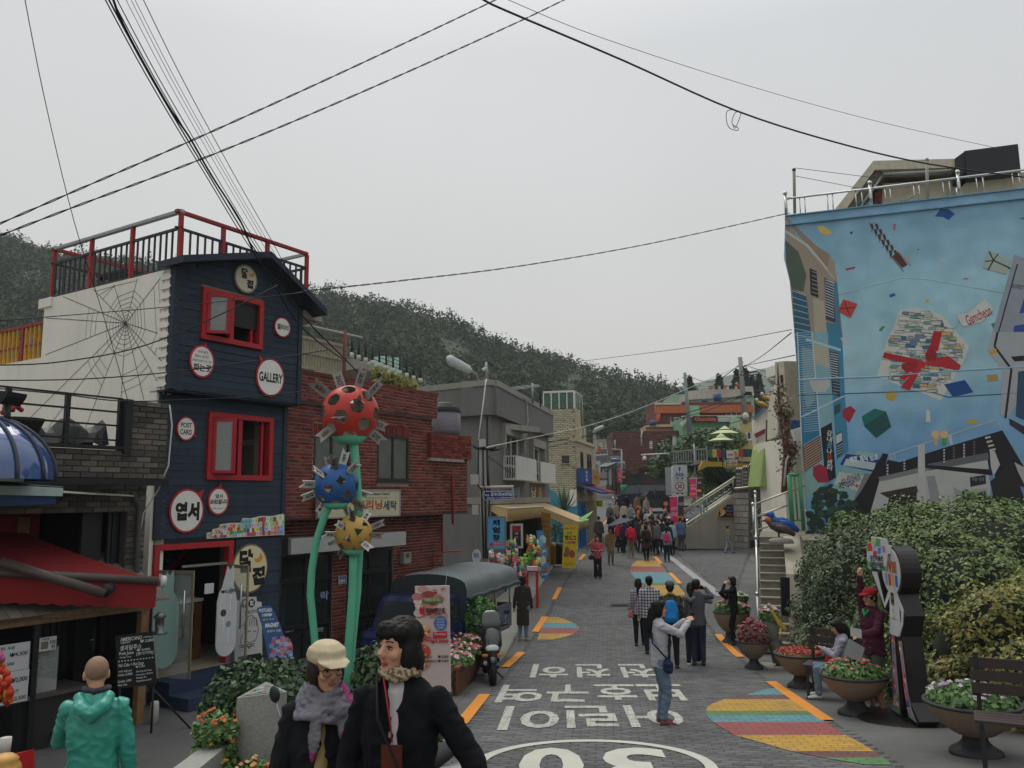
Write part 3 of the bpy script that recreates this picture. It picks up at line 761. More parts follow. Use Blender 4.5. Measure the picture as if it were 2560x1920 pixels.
def gdoor(p0,ang,wd,label):
 q=Pl(Vc((p0.x,p0.y,0)),0,0,ang);t_=tg_('swing_door',label,'door',(p0.x,p0.y,zfl))
 g=B();g.pb(q,0,wd,zfl+.02,D0[3]-.38,-.005,.005,glassmat('door_glass',.22));g.o('pane',t_)
 f=B();f.pb(q,wd-.03,wd,zfl+.02,D0[3]-.38,-.014,.014,M('brushed_brass','9b907a',ro=.4,metal=.5));f.pb(q,0,wd-.03,D0[3]-.43,D0[3]-.38,-.014,.014,MATS['brushed_brass']);f.o('rail',t_)
 h_=B();h_.tu([q.p(wd-.12,1.6,.05),q.p(wd-.12,2.3,.05)],.014,ST);h_.tu([q.p(wd-.12,1.65,.0),q.p(wd-.12,1.65,.05)],.01,ST);h_.tu([q.p(wd-.12,2.25,.0),q.p(wd-.12,2.25,.05)],.01,ST);h_.o('handle',t_)
 return q
q1=gdoor(PB.p(D0[0]+.09,0,.03),A1+75,.62,'left glass door leaf swung open beside the frosted cat panel')
q2=gdoor(PB.p(D0[1]-.09,0,.03),A1+100,.62,'right glass door leaf swung open in front of the cream moon sign')
def catpoly(u,v0,v1,w_):
 r_=w_/2;P=[(u-r_,v0+r_)];P+=[(u-r_*math.cos(a),v0+r_-r_*math.sin(a))for a in np.linspace(.2,math.pi-.2,9)];P+=[(u+r_,v0+r_),(u+r_,v1-.55),(u+r_*.75,v1-.38)]
 P+=[(u+.11,v1-.3),(u+.12,v1-.12),(u+.1,v1),(u+.06,v1-.06),(u+.02,v1-.06),(u-.01,v1),(u-.04,v1-.13),(u-.1,v1-.33),(u-r_*.8,v1-.4),(u-r_,v1-.55)]
 return P
b=B();q=PB.off(.35);ua=q.U(413,1550);b.pr(q,catpoly(ua,q.V(413,1670),q.V(413,1428),.44),-.01,.01,M('frosted_panel','7e9a93',ro=.5,n=.05));b.o('cat_cutout',label='pale green frosted panel shaped like a bottle with a sitting cat',cat='cut-out')
b=B();q=PB.off(.62);ua=q.U(566,1540);t_=tg_('cat_price_board','hanging white rounded price board with a cat on top and lollipops','sign',q.p(ua,1.2))
P=catpoly(ua,q.V(566,1640),q.V(566,1415),.37);b.pr(q,P,-.012,.012,M('board_white','b9bbbd',ro=.5));b.o('board',t_)
b=B();text(b,q,'₩2,000',ua-.13,ua+.14,q.V(566,1483),q.V(566,1474),.014,'202020',bold=.03)
for du,dv,r_,c in((.06,.98,.05,'7f8f99'),(-.07,.66,.055,'3c4045'),(.03,.48,.05,'6d8a92')):b.fl(q,ci(ua+du,q.V(566,1640)+dv,r_,r_),.014,PT,c);b.pb(q,ua+du-.006,ua+du+.006,q.V(566,1640)+dv-.28,q.V(566,1640)+dv-r_,.013,.015,PT,'e0e0e0')
b.o('print',t_)
# -------- round and bubble signs
def bubble(pl,cx,cy,rx,ry,tail,texts,label,rim='b02b35',face='d9d8d2',cat='sign',name='bubble_sign',extra=None):
 u,v=pl.uv(cx,cy);rv=(pl.V(cx,cy-ry)-pl.V(cx,cy+ry))/2;ru=(pl.U(cx+rx,cy)-pl.U(cx-rx,cy))/2;rm=.03 if rx>24 else.022
 t_=tg_(name,label,cat,pl.p(u,v-rv,.03));b=B()
 m1=M('sign_'+rim,rim,ro=.5,n=.05);m2=M('sign_'+face,face,ro=.55,n=.04)
 b.pr(pl,ci(u,v,ru,rv),.012,.034,m1)
 if tail:
  tu,tv=pl.uv(*tail);du,dv=tu-u,tv-v;k=math.hypot(du/ru,dv/rv);bu,bv=u+du/k*.93,v+dv/k*.93;nx_,ny_=-dv,du;nn=math.hypot(nx_,ny_);nx_,ny_=nx_/nn*ru*.17,ny_/nn*ru*.17
  b.pr(pl,[(bu+nx_,bv+ny_),(tu,tv),(bu-nx_,bv-ny_)],.013,.033,m1)
 b.o('rim',t_);b=B();b.pr(pl,ci(u,v,ru-rm,rv-rm),.034,.038,m2);b.o('face',t_)
 b=B()
 for s,x0,x1,y0,y1,bold,c in texts:text(b,pl,s,u+x0*ru,u+x1*ru,v+y0*rv,v+y1*rv,.0405,c,bold=bold)
 if extra:extra(b,u,v,ru,rv)
 b.o('lettering',t_);return t_
K='1c1c1e'
def moonmark(b,u,v,ru,rv):
 P=ci(u+.42*ru,v+.42*rv,.25*ru,.2*rv,20,-2.4,1.0);Q=ci(u+.3*ru,v+.55*rv,.22*ru,.17*rv,20,-2.0,.6)[::-1]
 b.fl(pl_moon,P+Q,.0408,PT,'c98b3a')
pl_moon=PU
bubble(PU,612,698,29,36,None,[('달',-.45,.1,-.0,.72,.06,K),('집',.05,.62,-.6,.0,.06,K)],'round cream moon sign under the gable of the navy building',rim='77736c',face='c6bfa8',extra=moonmark)
bubble(PU,703,819,20,25,(682,826),[('갤러리',-.72,.72,-.28,.3,.03,K)],'small white speech bubble sign at the upper right corner of navy wall')
bubble(PU,502,904,31,41,(512,857),[('딱히 쓸데',-.35,.4,.48,.66,0,'333333'),('필요는 없지만',-.6,.5,.2,.38,0,'333333'),('정서에 도움이 되는 것을',-.8,.75,-.06,.1,0,'333333'),('파는곳',-.7,.75,-.62,-.16,.03,K)],'white speech bubble sign with four lines of small black lettering')
bubble(PU,673,944,35,48,(644,887),[('GALLERY',-.82,.86,-.26,.24,.03,K)],'large white speech bubble sign reading GALLERY')
bubble(PB,462,1072,23,30,(489,1093),[('POST',-.6,.6,.1,.5,.02,K),('CARD',-.66,.62,-.5,-.06,.02,K)],'small white bubble sign reading POST CARD beside lower window')
bubble(PB,464,1277,43,55,(508,1223),[('엽서',-.68,.72,-.45,.4,.06,K)],'largest white bubble sign with two bold black syllables')
bubble(PB,543,1253,26,35,(548,1207),[('엽서',-.35,.35,.22,.5,.03,K),('보내드립니다',-.82,.84,-.22,.14,.04,K),('send a postcard',-.6,.6,-.58,-.44,0,'555555')],'white bubble sign with tail pointing up below the lower window')
pl_moon=PB
bubble(PB,622,1421,45,62,None,[('달',-.62,.12,-.15,.78,.06,K),('집',.1,.82,-.7,.05,.06,K)],'big cream moon shaped sign to the right of the shop door',rim='6c6355',face='cfc79f',extra=moonmark)
t_=tg_('village_board','cut-out board of tiny pastel houses along the bottom of navy wall','sign',PB.at(514,1347))
P=up_(PB,[(514,1347),(515,1332),(528,1330),(530,1323),(545,1320),(548,1311),(575,1307),(600,1307),(605,1295),(625,1296),(650,1290),(680,1290),(706,1284),(708,1337)])
b=B();b.pr(PB,P,.012,.03,M('board_cream','c9c6b8'));b.o('board',t_);b=B();rr=random.Random(3)
pal=['b8505a','d98a8f','6fb0ac','4f8f8a','d8cf6a','b0c47a','7d9fc0','c98f62','d6b7c0','8a4a5a','c7d9d4','9fb4d8']
u0,u1=P[0][0],P[-1][0];vb=P[0][1]
tops=sorted([(p[0],p[1])for p in P[1:-1]])
for row in range(4):
 u=u0+.01
 while u<u1-.03:
  ww=rr.uniform(.04,.085);tp=float(np.interp(u+ww/2,[t[0]for t in tops],[t[1]for t in tops]));hh=(tp-vb)
  y1=vb+hh*(1-row*.24)-.01;y0=max(vb+.006,y1-hh*.3)
  if y1-y0>.015:
   b.pb(PB,u,min(u+ww,u1-.01),y0,y1-rr.uniform(0,.015),.03,.0315+row*.0004,PT,rr.choice(pal))
   if ww>.05:b.pb(PB,u+ww*.3,u+ww*.5,y0+(y1-y0)*.4,y0+(y1-y0)*.65,.032,.0335+row*.0004,PT,'3c4a58')
  u+=ww+.003
b.o('print',t_)
def board(name,label,cat,pl,uv,d0,d1,face,prints,rim=None,parentcol='555555'):
 t_=tg_(name,label,cat,pl.p(sum(p[0]for p in uv)/len(uv),min(p[1]for p in uv)));b=B()
 b.pr(pl,uv,d0,d1,M('sign_'+face,face,ro=.55,n=.05));b.o('panel',t_);b=B();prints(b,d1+.002)
 if b.v:b.o('print',t_)
 return t_
ph=PB.off(.12);H_=up_(ph,[(586,1655),(584,1505),(600,1500),(602,1493),(640,1492),(641,1503),(653,1505),(655,1655)])
def prn(b,d):
 u,v=ph.uv(613,1509)
 for s,x in(('手',610),('製',628)):
  uu,vv=ph.uv(x,1508);b.fl(ph,ci(uu,vv,.07,.07),d,PT,'222222');text(b,ph,s,uu-.04,uu+.04,vv-.045,vv+.045,d+.002,'dddddd',bold=.02)
 def line(pts,w_=.006):
  for(x0,y0),(x1,y1)in zip(pts,pts[1:]):
   a,c=ph.uv(x0,y0),ph.uv(x1,y1);dx,dy=c[0]-a[0],c[1]-a[1];l=math.hypot(dx,dy)or 1;nx_,ny_=-dy/l*w_,dx/l*w_
   b.fl(ph,[(a[0]+nx_,a[1]+ny_),(a[0]-nx_,a[1]-ny_),(c[0]-nx_,c[1]-ny_),(c[0]+nx_,c[1]+ny_)],d,PT,'333333')
 line([(612,1590),(610,1560),(616,1542),(628,1538),(640,1548),(645,1575),(638,1600),(622,1608),(612,1598)])
 for k in range(5):line([(616+k*6,1565),(619+k*5,1543)])
 line([(606,1585),(600,1600),(603,1620),(606,1612),(612,1622),(616,1612),(622,1622),(628,1610)]);line([(594,1615),(636,1609)]);line([(596,1620),(635,1614)]);line([(618,1580),(622,1576),(626,1580)]);line([(632,1580),(636,1576),(640,1580)])
 tx(b,ph,'만들었어요',610,1524,645,1534,d,'555555')
 b.fl(ph,up_(ph,[(594,1655),(594,1642),(650,1632),(655,1640),(652,1650)]),d,PT,'1f1f22')
board('handmade_panel','white outdoor panel with a line drawing of a hand at the corner','sign',ph,H_,-.01,.01,'c2c2bd',prn)
pl1=PB.off(.55)
a_,c_=at(668,1655,13.5),at(735,1655,13.7)
d_=(c_-a_);pk=Pl(Vc((a_.x,a_.y,0)),0,0,math.degrees(math.atan2(d_.x,d_.y)))
K_=up_(pk,[(672,1650),(668,1630),(655,1565),(645,1535),(643,1520),(660,1515),(678,1515),(686,1530),(700,1560),(714,1600),(732,1640),(732,1650)])
def prn(b,d):
 tx(b,pk,'POSTCARD',648,1521,680,1530,d,'d9dde0',bold=.04,slant=-.1);tx(b,pk,'1000₩',656,1533,680,1541,d,'d9dde0',bold=.04);tx(b,pk,'MAGNET',663,1557,697,1568,d,'e5e7e8',bold=.04);tx(b,pk,'달집의 선물',668,1574,702,1580,d,'c9cdd0');tx(b,pk,'엽서 자석',657,1546,684,1551,d,'d9b98a')
 rr=random.Random(5)
 for k in range(60):
  x=672+rr.random()*50;y=1600+rr.random()*46
  if x<668+(y-1600)*.1 or x>714+(y-1600)*.38:continue
  u,v=pk.uv(x,y);b.fl(pk,[(u,v),(u+.07,v),(u+.07,v+.06),(u,v+.06)],d+.0005*(k%5),PT,rr.choice(['c87f95','7f95c8','a8b8d8','c0606a','8a7fb8','d8a0a0']))
board('postcard_board','blue leaning board reading POSTCARD and MAGNET','sign',pk,K_,-.02,.0,'3c5f8c',prn)
# -------- white flank, terrace railing
PW=Pl(PU.p(UL,0),0,0,A1+90)
tw=tg_('white_side_wall','tall white plastered flank wall with rust streaks and painted web','wall',PW.p(-2,.6))
wl=up_(PW,[(430,655),(115,714),(108,893),(-100,917),(-100,1300)]);wtop=upoly[1][1]-.02
b=B();b.pr(PW,[(-.32,.6),(-.32,zmid),(-.02,zmid),(-.02,wtop),(wl[1][0],wtop),(wl[1][0],wl[2][1]),(wl[4][0]-2,wl[2][1]),(wl[4][0]-2,.6)],-.25,-.0,WHITEW);b.o('plaster',tw)
b=B();b.pb(PW,wl[1][0]-.15,wl[1][0]+.25,wtop-.16,wtop+.01,-.3,.03,WHITEW);b.o('coping',tw)
b=B();wc=PW.uv(315,808);LW=[]
def wline(p0,p1,w_=.006):
 dx,dy=p1[0]-p0[0],p1[1]-p0[1];l=math.hypot(dx,dy)or 1;nx_,ny_=-dy/l*w_,dx/l*w_
 b.fl(PW,[(p0[0]+nx_,p0[1]+ny_),(p0[0]-nx_,p0[1]-ny_),(p1[0]-nx_,p1[1]-ny_),(p1[0]+nx_,p1[1]+ny_)],.003,PT,'45464a')
ends=[(160,712),(235,694),(286,683),(345,672),(415,660),(423,842),(420,920),(410,985),(360,1000),(300,1040),(210,1080),(120,1070),(60,1060),(114,887),(115,795)]
EE=[PW.uv(*e)for e in ends]
EE=[(min(e[0],-.05),min(e[1],wtop-.03))for e in EE]
for e in EE:wline(wc,e)
for k in range(1,12):
 r_=.035*k*(1+.12*k)if k<9 else.3+.14*(k-5)
 pts=[]
 for e in EE:
  dx,dy=e[0]-wc[0],e[1]-wc[1];l=math.hypot(dx,dy);pts.append((wc[0]+dx/l*min(r_,l*.95),wc[1]+dy/l*min(r_,l*.95)))
 for i in range(len(pts)):
  if k<9 or i%3:wline(pts[i],pts[(i+1)%len(pts)],.004)
b.o('painted_web',tw)
b=B()
for k in range(17):
 v=wtop-.12-k*.155
 if v>zmid:b.pr(PW,[(-.32,v-.05),(-.1,v-.055),(-.06,v-.02),(-.1,v+.03),(-.32,v+.035)],0,.035,WHITEW)
b.o('edge_ridge',tw)
RW=M('faded_red_steel','8f2a2d',ro=.6,n=.25,ns=14)
BKS=M('black_steel','26282b',ro=.5,n=.15)
rail=tg_('terrace_railing','red and black iron railing round the gallery roof terrace','railing',PW.p(-1,wtop))
lU=wl[1][0]+.03;htop=wtop+.93;hmid=wtop+.70
front_u=[UL+.05,UL+.95,UL+1.9,UR-.05+.25]
for pl,us in((PW,[lU,lU*.68,lU*.36,-.06]),(PU,front_u[1:])):
 for u in us:
  b=B();d=-.1;b.pb(pl,u-.03,u+.03,wtop-.1,htop,d-.03,d+.03,RW);b.o('post',rail)
b=B();b.pb(PW,lU,-.03,htop,htop+.05,-.14,-.06,GV);b.o('top_rail',rail)
b=B();b.pb(PU,UL+.03,front_u[3],htop,htop+.05,-.14,-.06,RW);b.o('top_rail',rail)
b=B();b.pb(PW,lU,-.03,hmid-.04,hmid,-.12,-.08,BKS);b.pb(PU,UL+.03,front_u[3],hmid-.04,hmid,-.12,-.08,BKS);b.pb(PW,lU,-.03,wtop+.04,wtop+.07,-.12,-.08,BKS);b.o('mid_rail',rail)
n_=24;bars('baluster',rail,PW,[lU+(-.03-lU)*(k+.5)/n_ for k in range(n_)],wtop+.02,hmid-.04,-.1,.013,BKS)
n_=19;bars('baluster',rail,PU,[UL+.1+(front_u[3]-UL-.15)*(k+.5)/n_ for k in range(n_)],wtop+.02,hmid-.04,-.1,.013,BKS)
PK=Pl(PW.p(lU,0),0,0,A1)
b=B();b.pb(PK,.05,front_u[3]-UL,htop,htop+.05,-.05,.03,RW);b.pb(PK,.05,front_u[3]-UL,hmid-.04,hmid,-.03,.01,BKS);b.o('back_rail',rail)
bars('baluster',rail,PK,[.1+k*.19 for k in range(14)],wtop+.02,hmid-.04,0,.013,BKS)
PR_=Pl(PU.p(front_u[3],0,-.1),0,0,A1+90)
b=B();b.pb(PR_,lU,0,htop,htop+.05,-.03,.03,GV);b.pb(PR_,lU,0,hmid-.04,hmid,-.02,.02,BKS);b.o('side_rail',rail)
bars('baluster',rail,PR_,[lU*(k+.5)/12 for k in range(12)],wtop+.02,hmid-.04,0,.013,BKS)
b=B();b.pr(PW,[(-.02,wtop-.3),(-.02,wtop-.02),(lU,wtop-.02),(lU,wtop-.3)],-3.2,-.25,CONC);b.o('terrace_floor',blue)
t_=tg_('terrace_table','black folding table and bench seen through the terrace bars','table',PW.p(lU+.6,wtop,-.9))
b=B();b.pb(PW,lU+.35,lU+1.2,wtop+.5,wtop+.55,-1.3,-.7,BK);b.o('table_top',t_)
for u in(lU+.4,lU+1.15):
 b=B();b.tu([PW.p(u,wtop,-.75),PW.p(u+.25*(1 if u<lU+.6 else-1),wtop+.5,-1.2)],.02,BK);b.tu([PW.p(u,wtop,-1.2),PW.p(u,wtop+.5,-.75)],.02,BK);b.o('leg',t_)
YLW=M('yellow_steel','b98a2c',ro=.6,n=.2,ns=10)
v0=wl[2][1];yr=tg_('yellow_railing','yellow barred railing with red posts left of the white wall','railing',PW.p(lU-1,v0));hh=.66
b=B();b.pb(PW,lU-3,lU-.1,v0+hh,v0+hh+.05,-.15,-.09,RW);b.pb(PW,lU-3,lU-.1,v0+hh*.45,v0+hh*.45+.03,-.13,-.1,RW);b.o('rail',yr)
for u in(lU-.9,lU-1.9):b=B();b.pb(PW,u-.03,u+.03,v0,v0+hh,-.15,-.09,RW);b.o('post',yr)
bars('bar',yr,PW,[lU-.2-k*.15 for k in range(18)if k not in(5,)],v0,v0+hh,-.12,.02,YLW)
# -------- grey brick cafe in front of the white wall
PC=Pl(415,1200,12.0,A1)
cz=.62
cafe=tg_('brick_cafe','dark grey brick cafe building with roof terrace and shadowy open front','building',PC.p(0,cz))
cU=lambda x,y:PC.U(x,y);cV=lambda x,y:PC.V(x,y)
cR=0.0;cB=cV(405,1198);cT1=cV(415,1012);cT2=cV(329,1124);cS=cU(329,1060);cL=-4.5
b=B();b.pr(PC,[(cL,cB),(cR,cB),(cR,cT1-.02),(cS+.02,cT1-.02),(cS+.02,cT2-.02),(cL,cT2-.02)],-.22,-.03,MORTD);b.o('parapet',cafe)
pieces(cafe,PC.off(-.03),[[(cL,cB),(cR,cB),(cR,cT2),(cL,cT2)],[(cS,cT2),(cR,cT2),(cR,cT1),(cS,cT1)]],[],.23,.078,.008,.02,GRBR,name='brick',jit=.006)
b=B();b.pb(PC,cL,cR+.03,cB-.09,cB-.005,-.3,.03,BK);b.o('beam',cafe)
b=B();b.pb(PC,cS-.12,cS-.01,cT2-.06,cT1+.02,-.16,.04,BK);b.pb(PC,cL,cS,cT2-.005,cT2+.035,-.16,.035,BK);b.o('terrace_frame',cafe)
rl=tg_('cafe_terrace_railing','black horizontal bar railing on the grey brick cafe parapet','railing',PC.p(cS-1,cT2+.04))
for k,f_ in enumerate((.12,.42,.7,.98)):
 b=B();vv=cT2+.04+(cT1-cT2)*f_;b.pb(PC,cL,cS-.12,vv-.012,vv+.012,-.08,-.05,BK);b.o('rail',rl)
for x in(24,174,307):b=B();u=cU(x,1050);b.pb(PC,u-.03,u+.03,cT2+.035,cT1+.03,-.1,-.045,BK);b.o('post',rl)
t_=tg_('terrace_cover','crumpled black plastic cover lying behind the cafe railing','cover',PC.p(cS-.9,cT2,-.6));b=B()
rs=np.random.RandomState(4);NX,NY=16,5;V=[]
for j in range(NY):
 for i in range(NX):V.append(tuple(PC.p(cS-1.9+1.8*i/(NX-1),cT2+.04+(.34+.1*math.sin(i*1.3))*math.sin(math.pi*j/(NY-1))*(.6+.4*i/NX)+rs.rand()*.06,-.35-.4*j/(NY-1))))
b.add(V,[(j*NX+i,j*NX+i+1,(j+1)*NX+i+1,(j+1)*NX+i)for j in range(NY-1)for i in range(NX-1)],M('black_plastic','2b2b2c',ro=.35),smooth=False);b.o('sheet',t_)
t_=tg_('flower_pot','dark tapered flower pot with red flowers on cafe terrace','pot',PC.p(cU(90,1100),cT2,-.4));b=B();b.lathe(PC.p(cU(90,1100),cT2+.02,-.45),[(.0,0),(.17,0),(.3,.32),(.32,.34),(.26,.33),(0,.3)],M('dark_basket','3a3632',ro=.9,bm_=.6,bs=20),14);b.o('pot',t_)
b=B()
for k in range(14):b.ball(PC.p(cU(90,1100)-.25+rs.rand()*.25,cT2+.4+rs.rand()*.15,-.45+rs.rand()*.1),.035,M('red_petal','9c3038'),6,4)
b.o('flower',t_)
lt,oB=cB-.09,cz;P2=PC.off(-.45)
oR=P2.U(316,1300);oT=P2.V(200,1282)
b=B();wc_(b,P2,cL,.0,cz-.05,lt,-.2,0,MORTD,[(cL+.3,oR,cz-.1,oT)]);b.o('front_wall',cafe)
pieces(cafe,P2,[[(cL,oT),(0,oT),(0,lt),(cL,lt)],[(oR,cz),(0,cz),(0,oT),(oR,oT)]],[],.23,.078,.008,.02,GRBR,name='brick',limit=120)
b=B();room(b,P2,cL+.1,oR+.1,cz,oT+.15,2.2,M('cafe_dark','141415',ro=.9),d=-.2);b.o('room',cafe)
b=B();b.pb(P2,P2.U(150,1330)-.5,P2.U(222,1330),cz+1.0,oT,-1.3,-1.25,M('red_wall','7a1f1f',ro=.7));b.pb(P2,P2.U(168,1300),P2.U(196,1300),oT-.35,oT-.06,-1.25,-1.23,M('tan_poster','8d6f50'));b.pb(P2,P2.U(165,1300),P2.U(197,1300),oT-.42,oT-.34,-1.25,-1.2,BK);b.o('back_panel',cafe)
t_=tg_('cafe_door','black folding door with steel lever handle under the brick cafe','door',P2.p(oR-.5,cz));b=B();b.pb(P2,P2.U(225,1400),P2.U(275,1400),cz,oT,-.3,-.24,M('door_black','1f2123',ro=.4));b.o('leaf',t_)
b=B();b.tu([P2.p(P2.U(270,1400),1.72,-.24),P2.p(P2.U(270,1400),1.72,-.17),P2.p(P2.U(256,1400),1.72,-.17)],.014,ST);b.pb(P2,P2.U(268,1400),P2.U(273,1400),1.55,1.85,-.24,-.23,ST);b.o('handle',t_)
for k in range(7):b=B();u=P2.U(282,1400)+k*.055;b.pb(P2,u,u+.045,cz,oT,-.2,-.15+.02*(k%2),M('corrugated_black','222425',ro=.45));b.o('shutter_rib',cafe)
b=B();pd=P2.p(P2.U(338,1300),0,.09);b.tu([(pd.x,pd.y,cz),(pd.x,pd.y,lt-.3),P2.p(P2.U(325,1220),lt-.1,.05)],.045,M('drain_pipe','4a4a4a',ro=.5),10);b.o('drain_pipe',cafe)
b=B();b.tu([PC.p(-.02,cT1,.03),PC.p(.02,cT1-.3,.05),PC.p(0,cB+.2,.04),PC.p(-.05,cB-.15,-.1),P2.p(P2.U(342,1350),lt-.4,.12),P2.p(P2.U(333,1300),lt-1.2,.1),P2.p(P2.U(338,1400),cz+.9,.08)],.012,M('white_cable','b9b9b5'),6);b.o('hanging_cable',label='thin white cable running down the corner of the grey brick cafe',cat='cable')
# -------- blue dome on its shelf, far left
dc=at(-70,1200,9.4);t_=tg_('glass_dome','blue shiny dome canopy with dark ribs at left edge','canopy',dc);b=B()
DB=M('blue_dome','2a4678',ro=.08,spec=.8,n=.3,ns=1.5,coat=.6)
prof=[(.84*math.cos(a),.74*math.sin(a))for a in np.linspace(0,math.pi/2,14)];b.lathe(dc,prof,DB,40);b.o('shell',t_)
for k in range(5):
 b=B();a0=-.9+k*.42;b.tu([dc+Vc((.85*math.cos(t)*math.cos(a0),.85*math.cos(t)*math.sin(a0),.75*math.sin(t)))for t in np.linspace(0,1.5,12)],.02,M('dome_rib','3a3f4a',ro=.4),6);b.o('rib',t_)
PS0=at(-120,1205,9.3);t_=tg_('shelf_canopy','pale green edged flat canopy under the blue dome','canopy',at(60,1240,10));b=B()
A_,B_,C_,D_=at(-200,1205,9.0),at(158,1221,10.6),at(157,1212,11.6),at(-200,1190,11.0)
b.hexa([A_-Vc((0,0,.12)),B_-Vc((0,0,.1)),C_-Vc((0,0,.1)),D_-Vc((0,0,.12)),A_,B_,C_,D_],M('pale_fascia','9fb0aa',ro=.6,stain=.2));b.o('slab',t_)
b=B();b.tu([at(-60,1190,9.2),at(55,1196,9.7)],.045,M('white_tube','b5b8b5',ro=.4));b.o('light_tube',t_)
b=B();b.hexa([A_-Vc((0,0,.3)),at(140,1236,10.6)-Vc((0,0,.12)),C_-Vc((0,0,.25)),D_-Vc((0,0,.3)),A_-Vc((0,0,.13)),at(140,1236,10.6)-Vc((0,0,.0)),C_-Vc((0,0,.12)),D_-Vc((0,0,.13))],M('blue_soffit','24406a',ro=.4));b.o('soffit',t_)
b=B();b.hexa([at(158,1232,10.6),at(335,1242,11.9),at(335,1240,12.0),at(158,1228,10.8),at(158,1229,10.6),at(335,1240,11.9),at(335,1238,12.0),at(158,1226,10.8)],M('white_edge','b8bab4'));b.o('edge_strip',t_)
t_=tg_('loudspeaker','black outdoor loudspeaker hanging at the left picture edge','loudspeaker',at(5,1040,9.5));b=B();s_=Pl(-20,1000,9.4,100)
b.pr(s_,up_(s_,[(-30,975),(20,978),(16,990),(0,1010),(-30,1000)]),-.3,0,BK);b.o('case',t_);b=B();b.tu([s_.at(2,1008,-.1),s_.at(3,1060,-.1)],.03,BK);b.o('bracket',t_)
# -------- red awning
T,Lf,BR_,BL_=at(393,1452,11.0),at(-260,1418,9.3),at(-60,1277,12.4),at(-700,1230,10.6)
aw=tg_('red_awning','large dark red retractable awning over the food stall','awning',(T+Lf)/2)
CANV=M('red_canvas','7c1c1f',ro=.8,n=.1,ns=3,bm_=.2,bs=30);b=B()
n_=10
for k in range(n_):
 f0,f1=k/n_,(k+1)/n_;sag=lambda f:Vc((0,0,-.05*math.sin(math.pi*f)))
 b.add([T.lerp(BR_,f0)+sag(f0),T.lerp(BR_,f1)+sag(f1),Lf.lerp(BL_,f1)+sag(f1),Lf.lerp(BL_,f0)+sag(f0)],[(0,1,2,3)],CANV,smooth=True)
b.o('canvas',aw)
b=B();d_=(Lf-T).normalized();ln=(Lf-T).length;n_=int(ln/.02)
V=[]
for k in range(n_+1):
 p=T+d_*(ln*k/n_);V.append(p+Vc((0,0,-.02)));V.append(p+Vc((.0,-.02,-.33-.025*abs(math.sin(k*.02*math.pi/.2)))))
b.add(V,[(2*k,2*k+1,2*k+3,2*k+2)for k in range(n_)],CANV,smooth=True);b.o('valance',aw)
b=B();b.tu([T,Lf],.055,M('awning_bar','5a504c',ro=.5,metal=.3),10);b.o('front_bar',aw)
b=B();e=T-d_*.04;b.tu([e,e-d_*.06],.075,M('white_cap','c4c4be',ro=.4),16);b.o('end_cap',aw)
b=B();b.tu([at(0,1404,9.8),at(262,1484,10.3)],.06,MATS['awning_bar'],10);b.o('arm',aw)
b=B();b.tu([at(262,1478,10.3),at(275,1470,10.6)],.07,BK,10);b.o('elbow',aw)
# -------- food stall
PS=Pl(361,1775,11.64,A1)
stall=tg_('food_stall','dark timber food stall with plank roof below the red awning','stall',PS.p(-.8,.63))
sV=PS.V;sU=PS.U
f1,f0=sV(200,1523),sV(200,1547)
WD=WM
for k,(a,c,e,g)in enumerate(((-3.4,.0,0,.5),(-3.4,-1.5,.5,1.0),(-1.5,.05,.52,.98))):
 b=B();b.pb(PS,a,c,f0+(f1-f0)*e+.004,f0+(f1-f0)*g,-.05,.03+.012*k,WD);b.o('fascia_board',stall)
for k in range(22):
 b=B();u=-3.4+k*.165;P=[PS.p(u,f1,.12),PS.p(u+.155,f1,.12),PS.p(u+.155,f1+.62,-1.1),PS.p(u,f1+.62,-1.1)]
 b.hexa(P+[p+Vc((0,0,.02))for p in P],ROOFW);b.o('roof_plank',stall)
b=B();u=sU(358,1650);b.pb(PS,u-.055,u+.045,.6,f0+.02,-.1,0,WD);b.o('post',stall)
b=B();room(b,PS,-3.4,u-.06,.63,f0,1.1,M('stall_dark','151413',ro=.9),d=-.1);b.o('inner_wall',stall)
for k in range(16):b=B();uu=sU(215,1650)+k*.045;b.pb(PS,uu,uu+.03,1.3,f0-.15,-1.15,-1.1+.015*(k%2),M('corrugated_grey','3a3a39',ro=.5,metal=.3));b.o('back_rib',stall)
ct=sV(150,1728)
b=B();b.pb(PS,-1.9,sU(220,1715),.62,ct,-.5,.0,M('counter_dark','2b2a29',ro=.6,n=.2));b.pb(PS,-1.9,sU(222,1715),ct-.03,ct+.02,-.55,.05,M('counter_top','4d4a46',ro=.4));b.o('counter',stall)
b=B();b.pb(PS,sU(128,1820),sU(185,1810),sV(150,1825),sV(150,1819),0,.25,MATS['counter_top']);b.o('ledge',stall)
t_=tg_('food_display','dim glass food display on the stall counter with trays','display case',PS.p(sU(110,1700),ct));b=B();u0,u1=sU(73,1690),sU(148,1690)
b.pb(PS,u0,u1,ct,ct+.14,-.4,-.05,M('tray_white','8f8f8c'));b.o('base',t_);b=B()
for k in range(3):b.pb(PS,u0,u1,ct+.25+.13*k,ct+.26+.13*k,-.4,-.1,GV)
b.o('shelf',t_);b=B();b.pb(PS,u0,u1,ct+.14,ct+.55,-.05,-.045,glassmat('case_glass',.2));b.o('pane',t_);b=B()
rs=np.random.RandomState(2)
for k in range(14):b.ball(PS.p(u0+.05+(u1-u0-.1)*rs.rand(),ct+.29+.13*(k%2),-.3+.15*rs.rand()),.035,M('snack','7a5a38',n=.3),8,5,sx=1.6,sz=.6)
b.o('food',t_)
